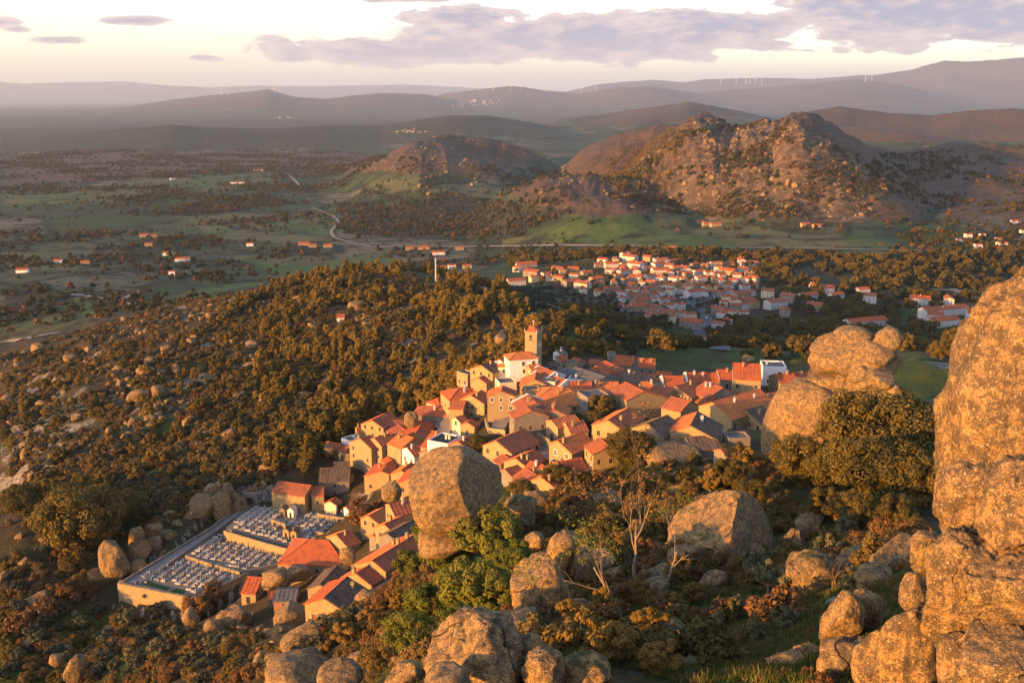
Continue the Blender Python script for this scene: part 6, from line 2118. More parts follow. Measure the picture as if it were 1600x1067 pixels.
# ------------------------------------------------------------------ church, clock tower, chapel
def build_church():
    g = ground_at(806, 588, 0, 190.0)
    ch = empty('parish_church', (g[0], g[1], g[2]), 0, 'white parish church with red hip roofs below the clock tower', 'church')
    H((810.5, 557), (814.5, 557), 3.5, 3.6, 8.0, 'white', 'red', '', hip=1, chim=0, into=ch, dense=1.2, pitch=26, roof2='brown')
    H((807, 550.5), (821, 549.5), 3.4, 3.6, 10.0, 'white', 'orange', '', hip=1, chim=0, into=ch, dense=0.5, door=False, roof2='brown')
    H((781, 561.5), (799, 557), 2.8, 3.0, 7.4, 'white', 'red', '', chim=1, cw=True, into=ch, dense=0.6, door=False)
    H((786.5, 567), (788.5, 567), 1.9, 1.9, 6.6, 'cream', 'orange', '', hip=1, chim=0, into=ch, bare=True)
    H((812, 575), (816.5, 575), 1.5, 1.6, 4.3, 'cream', 'orange', '', hip=0.6, chim=0, into=ch)
    H((776, 595), (802, 593), 2.2, 4.4, 5.2, 'cream', 'grey', 'flat roofed white house in front of the church', flat=True, chim=0)
    # clock tower
    top = at_dist(833.5, 518, 352)
    gt = gz(top[0], top[1])
    hgt = top[2] - gt
    t = empty('clock_tower', (top[0], top[1], gt), R(-25), 'square granite clock tower with a small red pyramid roof and cross', 'tower')
    w = 2.35
    b = MB()
    for (o, d, n) in (((-w, -w), (1, 0), (0, -1)), ((w, -w), (0, 1), (1, 0)), ((w, w), (-1, 0), (0, 1)), ((-w, w), (0, -1), (-1, 0))):
        wall_with_openings(b, o, d, n, 2 * w, -3, hgt, [(w - 0.5, w + 0.5, hgt - 2.9, hgt - 0.9)])
    b.build('wall', WALLS['stone'], t)
    b = MB()
    b.box(-w - 0.16, w + 0.16, -w - 0.16, w + 0.16, hgt, hgt + 0.28)
    b.build('cornice', M_GRANITE_TRIM, t)
    b = MB()
    apex = (0, 0, hgt + 2.6)
    q = [(-w, -w, hgt + 0.28), (w, -w, hgt + 0.28), (w, w, hgt + 0.28), (-w, w, hgt + 0.28)]
    for i in range(4):
        b.face([q[i], q[(i + 1) % 4], apex])
    rf = b.build('roof', ROOFS['red'], t)
    b = MB()
    b.tube([(0, 0, hgt + 2.4), (0, 0, hgt + 4.4)], [0.09, 0.06], 6)
    b.tube([(0, 0, hgt + 2.5), (0, 0, hgt + 2.9)], [0.22, 0.16], 6)
    b.box(-0.45, 0.45, -0.05, 0.05, hgt + 3.75, hgt + 3.88)
    b.build('cross', M_WHITE, rf)
    for sx in (-1, 1):
        for sy in (-1, 1):
            b = MB()
            b.box(sx * w - 0.22, sx * w + 0.22, sy * w - 0.22, sy * w + 0.22, hgt + 0.28, hgt + 0.8)
            b.tube([(sx * w, sy * w, hgt + 0.8), (sx * w, sy * w, hgt + 2.0)], [0.20, 0.03], 6)
            b.build('pinnacle', M_GRANITE_TRIM, t)
    for rz_ in (0, 1, 2, 3):
        a = rz_ * math.pi / 2
        b = MB()
        b.tube([(0, 0, 0.75), (0, 0, 0.62), (0, 0, 0.3), (0, 0, 0.0)], [0.12, 0.26, 0.30, 0.42], 10)
        b.box(-0.5, 0.5, -0.05, 0.05, 0.78, 0.9)
        be = b.mesh('bell', M_METAL)
        n = (math.sin(a), -math.cos(a))
        place('bell', be, (n[0] * (w - 0.45), n[1] * (w - 0.45), hgt - 2.55), a, t)
    # clock face on the right hand side wall
    b = MB()
    ring = [(0.75 * math.cos(k * math.pi / 10), 0.75 * math.sin(k * math.pi / 10)) for k in range(20)]
    b.face([(w + 0.03, x, hgt - 4.6 + z) for x, z in ring])
    clk = b.build('clock_face', M_WHITE, t)
    b = MB()
    b.box(w + 0.04, w + 0.06, -0.04, 0.04, hgt - 4.6, hgt - 4.05)
    b.box(w + 0.065, w + 0.085, -0.02, 0.38, hgt - 4.64, hgt - 4.56)
    b.build('clock_hand', M_DARKWOOD, clk)
    OCC.append((top[0], top[1], 4))
    # chapel by the cemetery
    c = ground_at(470, 796, 0, 230)
    cp = empty('chapel', (c[0], c[1], c[2]), 0, 'long plain ochre chapel at the head of the cemetery', 'chapel')
    H((435, 752), (486, 758.5), 4.4, 4.6, 9.0, 'ochre', 'brown', '', chim=0, into=cp, dense=0.12, door=True, dmin=240)
    H((487, 761), (506, 760), 3.6, 3.8, 8.0, 'ochre', 'brown', '', chim=0, into=cp, dense=0.8, door=False, dmin=240)
    H((516, 783), (525, 777), 2.4, 2.2, 4.2, 'cream', 'brown', 'small cream chapel of rest beside the long chapel', roof2='red', chim=0, dmin=240)
    H((541, 792), (547, 790), 1.5, 1.5, 3.0, 'white', 'red', 'tiny white shrine beside the russet tree', chim=0, bare=True, dmin=240)


build_church()

# ------------------------------------------------------------------ cemetery
def marble():
    m, n, b = material('white_marble', 0.5, 0.35)
    oi = n.add('ShaderNodeObjectInfo')
    pos = n.add('ShaderNodeNewGeometry').outputs['Position']
    c = n.mix(oi.outputs['Random'], (0.17, 0.155, 0.135), (0.50, 0.47, 0.42))
    n.put(b.inputs['Base Color'], n.mix(n.ramp(n.noise(pos, 1.8, 4, 0.6), 0.45, 0.75), c, (0.22, 0.21, 0.19)))
    return m


M_MARBLE = marble()
M_GREYSTONE = plain('grey_granite_slab', (0.34, 0.33, 0.32), 0.5, 0.35)
M_GRAVEL = plain('pale_grit', (0.20, 0.175, 0.135), 0.95)
M_FLOWER = plain('flowers', (0.30, 0.10, 0.09), 0.8)
M_PAVE = plain('worn_paving', (0.24, 0.22, 0.20), 0.9)
M_LAWN = plain('clipped_lawn', (0.040, 0.075, 0.014), 0.95)


def plane_poly(pxs, z):
    return [tuple(map(float, on_plane(x, y, z))) for x, y in pxs]


def wall_run(name, pts, z0s, z1s, th, mat, kind=None, label=None, cat=None):
    """a coursed wall along world points, z0s/z1s = bottom and top at each point"""
    b = MB()
    for i in range(len(pts) - 1):
        (x0, y0), (x1, y1) = pts[i][:2], pts[i + 1][:2]
        L = math.hypot(x1 - x0, y1 - y0)
        nx, ny = -(y1 - y0) / L * th / 2, (x1 - x0) / L * th / 2
        P = [(x0 + nx, y0 + ny), (x0 - nx, y0 - ny), (x1 - nx, y1 - ny), (x1 + nx, y1 + ny)]
        zb = [z0s[i], z0s[i], z0s[i + 1], z0s[i + 1]]
        zt = [z1s[i], z1s[i], z1s[i + 1], z1s[i + 1]]
        lo = [(p[0], p[1], z) for p, z in zip(P, zb)]
        hi = [(p[0], p[1], z) for p, z in zip(P, zt)]
        b.face(hi)
        for k in range(4):
            k2 = (k + 1) % 4
            b.face([lo[k], lo[k2], hi[k2], hi[k]])
        n = max(2, int(L / 1.6))
        for k in range(n):                                     # capstones, a little uneven
            t0, t1 = k / n + 0.004, (k + 1) / n - 0.004
            dz = 0.10 + 0.07 * random.random()
            q0 = [(x0 + (x1 - x0) * t, y0 + (y1 - y0) * t) for t in (t0, t1)]
            zz = [z1s[i] + (z1s[i + 1] - z1s[i]) * t for t in (t0, t1)]
            m = 1.18
            b.slab([(q0[0][0] - nx * m, q0[0][1] - ny * m, zz[0] + dz), (q0[1][0] - nx * m, q0[1][1] - ny * m, zz[1] + dz),
                    (q0[1][0] + nx * m, q0[1][1] + ny * m, zz[1] + dz), (q0[0][0] + nx * m, q0[0][1] + ny * m, zz[0] + dz)], dz + 0.02)
    o = b.build(name, mat)
    return tag(o, label, cat, None, kind)


def build_cemetery():
    # paved floors of the three terraces and the sloping path
    T1 = [(190, 913), (303, 936.5), (390, 893), (372, 890), (289, 866), (268, 872)]
    T2 = [(288, 868), (374, 894), (440, 880), (462, 866), (352, 834), (340, 828)]
    T3 = [(352, 825), (468, 857), (540, 818), (498, 799), (440, 792), (391, 790)]
    for nm, T, z in (('cemetery_terrace', T1, CZ1), ('cemetery_terrace', T2, CZ2), ('cemetery_terrace', T3, CZ3)):
        b = MB()
        b.slab(plane_poly(T, z)[::-1] if False else plane_poly(T, z), 2.2)
        o = b.build(nm, M_GRAVEL)
        tag(o, kind='structure')
    for o in [x for x in bpy.data.objects if x.name.startswith('cemetery_terrace')]:
        import bmesh
        bm = bmesh.new(); bm.from_mesh(o.data); bmesh.ops.recalc_face_normals(bm, faces=bm.faces); bm.to_mesh(o.data); bm.free()
    L = [(192, 911), (262, 868), (332, 826), (377, 789)]
    Rr = [(220, 911), (286, 866), (348, 823), (393, 790)]
    zz = [CZ1 + 0.1, CZ1 + 0.9, CZ2 + 1.2, CZ3 + 0.6]
    b = MB()
    lp = [on_plane(x, y, z) for (x, y), z in zip(L, zz)]
    rp = [on_plane(x, y, z) for (x, y), z in zip(Rr, zz)]
    for i in range(3):
        b.slab([tuple(lp[i]), tuple(rp[i]), tuple(rp[i + 1]), tuple(lp[i + 1])], 1.6)
    o = b.build('cemetery_path', M_PAVE)
    tag(o, kind='structure')
    wall_run('path_wall', lp, [z - 3 for z in zz], [z + 0.7 for z in zz], 0.45, WALLS['grey'], None, 'low stone wall along the left side of the cemetery path', 'wall')
    wall_run('path_wall', rp, [z - 2.0 for z in zz], [z + 0.35 for z in zz], 0.35, WALLS['grey'], None, 'low stone wall between the cemetery path and the graves', 'wall')
    f0, f1, f2 = on_plane(185, 913, CZ1), on_plane(304, 937, CZ1), on_plane(394, 893, CZ1)
    wall_run('retaining_wall', [f0, f1], [CZ1 - 9.5, CZ1 - 8.5], [CZ1 + 0.5, CZ1 + 0.5], 0.8, WALLS['stone'], None, 'high golden retaining wall across the front of the cemetery', 'wall')
    wall_run('retaining_wall', [f1, f2], [CZ1 - 8.5, CZ1 - 5], [CZ1 + 0.5, CZ1 + 0.5], 0.7, WALLS['stone'], None, 'retaining wall along the right side of the cemetery', 'wall')
    l0 = on_plane(192, 910, CZ1)
    wall_run('retaining_wall', [l0 + np.array([-0.6, 0.5, 0]), f0 + np.array([0.1, 0.6, 0])], [CZ1 - 9, CZ1 - 9], [CZ1 + 0.45, CZ1 + 0.45], 0.7, WALLS['stone'], None, 'short corner return of the high cemetery wall beside the egg boulder', 'wall')
    for pts, z0, z1, lb in (([(290, 868), (332, 881)], CZ1 - 0.5, CZ2 + 0.3, 'left low golden wall between the front graves and middle graves'), ([(336, 882), (375, 894)], CZ1 - 0.5, CZ2 + 0.2, 'right low golden wall between the front graves and middle graves'),
                            ([(350, 829), (410, 847), (468, 863)], CZ2 - 0.5, CZ3 + 0.4, 'long golden retaining wall between the middle and upper graves'),
                            ([(424, 811), (446, 819)], CZ3 - 0.4, CZ3 + 1.5, 'short golden wall among the upper graves'), ([(492, 829), (516, 836)], CZ3 - 0.4, CZ3 + 1.4, 'short golden wall at the right of the upper graves'),
                            ([(496, 802), (541, 810)], CZ3 - 0.4, CZ3 + 1.7, 'golden wall below the small chapel of rest')):
        P = [on_plane(x, y, z1) for x, y in pts]
        wall_run('terrace_wall', P, [z0] * len(P), [z1] * len(P), 0.5, WALLS['stone'], None, lb, 'wall')
    for pts, lb in (([(229, 907), (266, 918), (260, 922), (219, 911)], 0), ([(276, 919), (290, 923), (285, 929), (264, 925)], 0)):
        b = MB()
        b.slab([tuple(p + np.array([0, 0, 0.08])) for p in [on_plane(x, y, CZ1) for x, y in pts[::-1]]], 0.07)
        o = b.build('lawn', M_LAWN)
        tag(o, kind='structure')
    # graves
    def grave_meshes():
        out = []
        for k in range(8):
            m = M_MARBLE if k not in (3, 6) else M_GREYSTONE
            b = MB()
            h = 0.28 + 0.09 * (k % 4)
            b.box(-0.98, 1.05, -0.46, 0.46, -0.5, h * 0.55)
            b.box(-0.90, 0.98, -0.38, 0.38, h * 0.55, h)
            if k % 3 == 0:
                b.box(-0.55, 0.3, -0.18, 0.18, h, h + 0.16, taper=0.05)
            slab = b.mesh('grave', m)
            b = MB()
            if k % 3 == 1:
                b.box(0.86, 1.0, -0.07, 0.07, h, h + 1.35)
                b.box(0.86, 1.0, -0.36, 0.36, h + 0.82, h + 0.98)
                b.box(0.74, 1.05, -0.22, 0.22, h, h + 0.22)
            elif k % 3 == 2:
                b.box(0.84, 0.99, -0.38, 0.38, h, h + 0.62)
                b.box(0.84, 0.99, -0.24, 0.24, h + 0.62, h + 0.80)
            else:
                b.box(0.80, 0.98, -0.30, 0.30, h, h + 0.5, taper=0.04)
                b.box(0.85, 0.93, -0.05, 0.05, h + 0.5, h + 1.05)
                b.box(0.85, 0.93, -0.20, 0.20, h + 0.78, h + 0.87)
            head = b.mesh('headstone', m)
            b = MB()
            rr = random.Random(k)
            for q in range(6):
                x, y = rr.uniform(0.3, 0.6), rr.uniform(-0.25, 0.25)
                b.tube([(x, y, h), (x, y, h + 0.2), (x, y, h + 0.32)], [0.05, 0.13, 0.04], 5)
            out.append((slab, head, b.mesh('flowers', M_FLOWER)))
        return out
    GM = grave_meshes()
    spots = []
    for T, z, zone in ((T1, CZ1, 0), (T2, CZ2, 1), (T3, CZ3, 2)):
        P = plane_poly(T, z)
        P2 = [(p[0], p[1]) for p in P]
        e2 = np.array(on_plane(347, 823, z)[:2]) - np.array(on_plane(244, 896, z)[:2]); e2 /= np.linalg.norm(e2)
        e1 = np.array([e2[1], -e2[0]])
        o = np.array(P2).mean(0)
        for i in range(-24, 25):
            for j in range(-36, 37):
                p = o + e1 * (i * 2.5 + random.uniform(-0.22, 0.22)) + e2 * (j * 1.2 + random.uniform(-0.12, 0.12))
                jit = random.uniform(-0.12, 0.12)
                if not in_poly(np.array([p[0]]), np.array([p[1]]), P2)[0] or dist_poly(np.array([p[0]]), np.array([p[1]]), P2)[0] < 1.3:
                    continue
                px, py = project(p[0], p[1], z)
                if zone == 0 and (py > 905 - (px - 285) * 0.10 and px < 300):
                    if in_poly(np.array([px]), np.array([py]), [(180, 925), (222, 905), (262, 906), (300, 924), (305, 940)])[0]:
                        continue
                if zone == 2 and (in_poly(np.array([px]), np.array([py]), [(434, 815), (434, 790), (478, 790), (478, 812)])[0] or in_poly(np.array([px]), np.array([py]), [(440, 842), (440, 822), (474, 822), (474, 846)])[0]):
                    continue
                if j % 13 == 6 or random.random() < 0.08:
                    continue
                spots.append((p[0] + jit * e2[0], p[1] + jit * e2[1], z, math.atan2(e1[1], e1[0]) + random.uniform(-0.07, 0.07), zone, i))
    spots.sort(key=lambda s: s[0] ** 2 + s[1] ** 2)
    zl = ['in the front cemetery block', 'in the middle cemetery block', 'in the upper cemetery block']
    kinds = ['with a small cross', 'with a tall cross', 'with an upright headstone']
    rr = random.Random(3)
    for s in spots[:300]:
        k = rr.choice([0, 1, 2, 3, 4, 5, 7, 1, 2, 0, 6])
        gsl, hd, fl = GM[k]
        o = place('grave', gsl, (s[0], s[1], s[2]), s[3], None, (rr.uniform(0.72, 1.05), rr.uniform(0.75, 1.1), rr.uniform(0.7, 1.25)))
        col = 'grey granite' if k in (3, 6) else 'white marble'
        kd = kinds[k % 3].replace('marble ', '' if k in (3, 6) else 'marble ')
        has = rr.random() < 0.16
        tag(o, f'{col} grave {kd}{" and red flowers" if has else ""} {zl[s[4]]}', 'grave', 'graves of the cemetery')
        place('headstone', hd, parent=o)
        if has:
            place('flowers', fl, parent=o)
    if len(spots) > 300:
        b = MB()
        for s in spots[300:]:
            k = rr.choice([0, 1, 2, 4, 5, 7])
            ca, sa = math.cos(s[3]), math.sin(s[3])
            for me in GM[k][:2]:
                for poly in me.polygons:
                    b.face([(s[0] + ca * me.vertices[v].co.x - sa * me.vertices[v].co.y, s[1] + sa * me.vertices[v].co.x + ca * me.vertices[v].co.y, s[2] + me.vertices[v].co.z) for v in poly.vertices])
        o = b.build('graves_beyond', M_MARBLE)
        tag(o, kind='stuff')
    print('GRAVES', len(spots))
    # mausoleums
    for (px, py, w, wall, lb) in ((457, 806, 2.2, 'white', 'white gabled mausoleum in front of the chapel'), (444, 805, 2.0, 'grey', 'grey mausoleum left of the white one'),
                                  (450, 838, 2.1, 'ochre', 'left of two golden mausoleums among the upper graves'), (462, 841, 2.1, 'ochre', 'right of two golden mausoleums among the upper graves')):
        p = on_plane(px, py, CZ3)
        e = math.atan2(-0.28, 1.0)
        o = empty('mausoleum', (p[0], p[1], CZ3 - 0.02), e, lb, 'mausoleum')
        h = 2.6
        b = MB()
        wall_with_openings(b, (-w / 2, -1.3), (1, 0), (0, -1), w, -0.3, h, [(w / 2 - 0.4, w / 2 + 0.4, 0, 1.8)])
        wall_with_openings(b, (w / 2, -1.3), (0, 1), (1, 0), 2.6, -0.3, h, [])
        wall_with_openings(b, (w / 2, 1.3), (-1, 0), (0, 1), w, -0.3, h, [])
        wall_with_openings(b, (-w / 2, 1.3), (0, -1), (-1, 0), 2.6, -0.3, h, [])
        b.face([(-w / 2, -1.3, h), (w / 2, -1.3, h), (0, -1.3, h + 0.9)])
        b.face([(w / 2, 1.3, h), (-w / 2, 1.3, h), (0, 1.3, h + 0.9)])
        b.build('wall', WALLS[wall], o)
        b = MB()
        b.slab([(-w / 2 - 0.18, -1.5, h - 0.1), (0, -1.5, h + 1.0), (0, 1.5, h + 1.0), (-w / 2 - 0.18, 1.5, h - 0.1)], 0.1)
        b.slab([(0.003, -1.5, h + 1.0), (w / 2 + 0.18, -1.5, h - 0.1), (w / 2 + 0.18, 1.5, h - 0.1), (0.003, 1.5, h + 1.0)], 0.1)
        b.build('roof', ROOFS['old'] if wall != 'white' else WALLS['cream'], o)
        b = MB()
        b.box(-0.38, -0.01, -1.18, -1.12, 0, 1.8); b.box(0.01, 0.38, -1.18, -1.12, 0, 1.8)
        d = b.build('door', M_DARKWOOD, o)
        b = MB()
        b.box(-0.05, 0.05, -1.36, -1.28, h + 1.0, h + 1.8); b.box(-0.25, 0.25, -1.36, -1.28, h + 1.4, h + 1.5)
        b.build('cross', M_GRANITE_TRIM, o)
    # gate at the head of the path
    a, c = on_plane(381, 789, CZ3 + 0.6), on_plane(402, 787, CZ3 + 0.6)
    o = empty('cemetery_gate', (a[0], a[1], CZ3 + 0.3), math.atan2(c[1] - a[1], c[0] - a[0]), 'stone gateway with dark openings at the top of the cemetery path', 'gate')
    Lg = math.hypot(c[0] - a[0], c[1] - a[1])
    b = MB()
    wall_with_openings(b, (0, -0.4), (1, 0), (0, -1), Lg, -1, 4.6, [(0.8, 2.6, 0, 3.0), (Lg - 1.9, Lg - 0.7, 0, 2.6)])
    wall_with_openings(b, (Lg, 0.4), (-1, 0), (0, 1), Lg, -1, 4.6, [])
    b.face([(0, -0.4, 4.6), (Lg, -0.4, 4.6), (Lg, 0.4, 4.6), (0, 0.4, 4.6)])
    b.face([(0, 0.4, -1), (0, -0.4, -1), (0, -0.4, 4.6), (0, 0.4, 4.6)])
    b.face([(Lg, -0.4, -1), (Lg, 0.4, -1), (Lg, 0.4, 4.6), (Lg, -0.4, 4.6)])
    b.build('wall', WALLS['grey'], o)
    b = MB()
    b.box(0.8, 2.6, -0.28, -0.2, 0, 3.0)
    b.build('door', M_DARKWOOD, o)


build_cemetery()


# ------------------------------------------------------------------ roads, lanes and tracks
M_ASPHALT = plain('worn_asphalt', (0.10, 0.10, 0.105), 0.9)
M_TRACK = plain('dusty_track', (0.30, 0.26, 0.20), 0.95)
M_COBBLE = plain('granite_setts', (0.17, 0.15, 0.13), 0.9)


def road(name, pxs, width, mat, lift=0.12, dmin=190, verge=True):
    P = []
    for (x0, y0), (x1, y1) in zip(pxs, pxs[1:]):
        n = max(2, int(math.hypot(x1 - x0, y1 - y0) / 4))
        for k in range(n):
            t = k / n
            P.append(ground_at(x0 + (x1 - x0) * t, y0 + (y1 - y0) * t, 0, dmin)[:2])
    P.append(ground_at(*pxs[-1], 0, dmin)[:2])
    P = np.array(P)
    for _ in range(4):
        P[1:-1] = 0.25 * P[:-2] + 0.5 * P[1:-1] + 0.25 * P[2:]
    s = np.concatenate([[0], np.cumsum(np.hypot(*np.diff(P, axis=0).T))])
    m = max(len(P), int(s[-1] / 4))
    u = np.linspace(0, s[-1], m)
    P = np.stack([np.interp(u, s, P[:, 0]), np.interp(u, s, P[:, 1])], 1)
    T = np.gradient(P, axis=0)
    T /= np.linalg.norm(T, axis=1)[:, None] + 1e-9
    N = np.stack([-T[:, 1], T[:, 0]], 1)
    V, F = [], []
    offs = [-0.5, -0.25, 0, 0.25, 0.5]
    for o in offs:
        q = P + N * o * width
        V.append(np.stack([q[:, 0], q[:, 1], height(q[:, 0], q[:, 1])], 1))
    V = np.stack(V, 1)
    V[:, :, 2] = np.maximum(V[:, :, 2], V[:, 2:3, 2] - 0.1 * width) + lift
    V = V.reshape(-1, 3)
    k = len(offs)
    for i in range(m - 1):
        for j in range(k - 1):
            F.append((i * k + j + 1, i * k + j, (i + 1) * k + j, (i + 1) * k + j + 1))
    o = place(name, np_mesh(name, V, F, [mat], smooth=True))
    return tag(o, kind='structure')


def build_roads():
    road('asphalt_road', [(735, 540), (780, 526), (800, 512), (818, 498), (838, 490)], 6, M_ASPHALT, 0.5)
    road('street', [(1126, 548), (1108, 534), (1088, 522), (1098, 512), (1106, 500), (1104, 490), (1088, 480), (1072, 470)], 9, M_ASPHALT, 0.5)
    road('village_square', [(1050, 474), (1075, 470), (1100, 466), (1125, 468)], 34, M_ASPHALT, 0.7)
    road('main_road', [(560, 388), (640, 386), (760, 386), (900, 384), (1000, 386), (1120, 388), (1260, 389), (1420, 392), (1600, 398)], 7, M_TRACK, 1.2)
    road('dirt_track', [(450, 274), (462, 283), (468, 291)], 7, M_TRACK, 1.5)
    road('dirt_track', [(488, 325), (508, 333), (528, 342), (530, 350), (514, 362), (520, 372), (548, 380), (580, 386)], 5, M_TRACK, 1.2)
    road('dirt_track', [(0, 536), (40, 530), (90, 521)], 7, M_TRACK, 0.8)
    road('dirt_track', [(95, 460), (140, 463), (185, 473), (230, 478), (285, 483)], 7, M_TRACK, 0.8)
    road('dirt_track', [(185, 473), (200, 463), (214, 458)], 6, M_TRACK, 0.8)
    road('lane', [(775, 676), (782, 664), (788, 650), (796, 636), (803, 622), (808, 606), (812, 596)], 5.5, M_COBBLE, 0.35)
    road('lane', [(858, 720), (850, 704), (847, 684), (845, 660), (846, 640)], 4, M_COBBLE, 0.35)
    road('paved_terrace', [(912, 760), (918, 742), (930, 726), (944, 716), (956, 716)], 7, M_PAVE, 0.35)
    road('lane', [(690, 690), (700, 676), (690, 664), (686, 650)], 5, M_COBBLE, 0.35)
    road('gravel_drive', [(1440, 452), (1490, 455), (1540, 458), (1600, 462)], 7, M_TRACK, 0.8)
    road('farm_track', [(1490, 452), (1500, 460), (1530, 468), (1580, 474)], 6, M_TRACK, 0.8)


build_roads()


# ------------------------------------------------------------------ the lower village and scattered houses
LOWER = """822 412 31 s;810 419 13 w;831 424 22 s;806 438 27 w;834 434 12 s;862 433 15 w;853 428 12 s;875 434 13 s;892 439 22 s;898 430 14 s;880 422 15 s;869 419 12 s;896 420 18 s;
916 426 15 s;911 442 20 s;911 452 13 s;942 406 14 w;936 414 14 s;956 412 22 w;955 422 16 w;974 424 15 w;962 406 12 s;932 435 18 s;936 443 14 s;935 456 16 s;949 452 14 s;961 450 15 s;973 457 15 w;960 441 12 s;
978 397 14 w;985 401 20 w;1012 402 14 s;1032 406 20 w;1028 412 17 w;1046 415 14 w;994 412 20 w;976 413 12 s;994 422 16 w;976 420 17 w;1011 419 14 w;1032 421 26 s;1047 425 15 w;1060 418 17 s;1074 420 14 w;1085 414 10 s;
1092 424 15 w;1074 428 12 s;1095 434 15 w;1108 426 14 w;1119 428 13 w;1128 431 10 w;1138 422 24 s;1162 420 17 w;1159 406 15 w;1129 438 14 w;1146 438 15 w;1165 436 12 s;994 432 20 w;1016 431 14 s;1005 442 12 w;1032 434 15 w;1054 435 14 w;
1032 446 9 t;1046 445 18 s;1059 445 17 s;979 437 14 s;991 445 15 s;1018 449 20 s;989 452 18 s;1008 455 12 w;1000 460 20 s;1024 461 17 w;1034 457 10 w;1000 468 24 s;1038 468 17 w;996 476 24 s;1021 478 20 s;1046 476 18 w;1045 486 20 s;1063 488 18 s;
1090 445 15 s;1104 449 12 s;1099 456 17 w;1083 455 20 w;1122 448 13 s;1138 446 15 w;1141 454 18 w;1135 464 15 s;1157 458 22 s;1164 447 14 w;1172 456 12 w;1150 468 20 s;1168 468 20 s;1163 476 15 w;1149 477 14 s;1178 474 12 s;1122 481 21 s;1129 489 14 w;1144 486 18 s;1162 488 14 w;
1086 501 26 s;1070 501 15 s;1078 491 16 s;1047 494 16 s;1123 505 17 w;1137 501 14 w;1080 528 17 s;1040 540 21 s;1059 535 12 s;1106 530 9 t;
1200 454 20 s;1233 461 22 s;1262 460 26 w;1212 470 27 w;1227 484 18 s;1274 475 25 s;1271 446 12 s;1293 449 24 w;1306 460 18 w;1348 452 17 w;1359 461 22 w;1438 465 32 w;1483 466 16 w;1474 481 66 w;1462 490 26 w;1472 498 42 w;1526 487 30 w;1352 499 58 w;1160 558 28 g"""
ORD = ['first', 'second', 'third', 'fourth', 'fifth', 'sixth', 'seventh', 'eighth', 'ninth', 'tenth', 'eleventh', 'twelfth', 'thirteenth', 'fourteenth', 'fifteenth', 'sixteenth', 'seventeenth', 'eighteenth',
       'nineteenth', 'twentieth', 'twenty-first', 'twenty-second', 'twenty-third', 'twenty-fourth', 'twenty-fifth', 'twenty-sixth', 'twenty-seventh', 'twenty-eighth', 'twenty-ninth', 'thirtieth']


def lower_zone(x, y):
    if y > 520: return 'below the lower village street'
    if x > 1190: return 'in the scattered right of the lower village'
    if x < 885: return 'in the left outlying cluster'
    if y < 409: return 'along the lower village top edge'
    if x < 984: return 'in the lower village left part'
    if x < 1066 and y < 430: return 'in the upper middle lower village'
    if x < 1066 and y < 465: return 'left of the lower village square'
    if x < 1075 or (x < 1095 and y > 480): return 'below the lower village square'
    if y < 443: return 'above the lower village square'
    if x < 1130 and y < 470: return 'beside the lower village square'
    return 'right of the lower square'


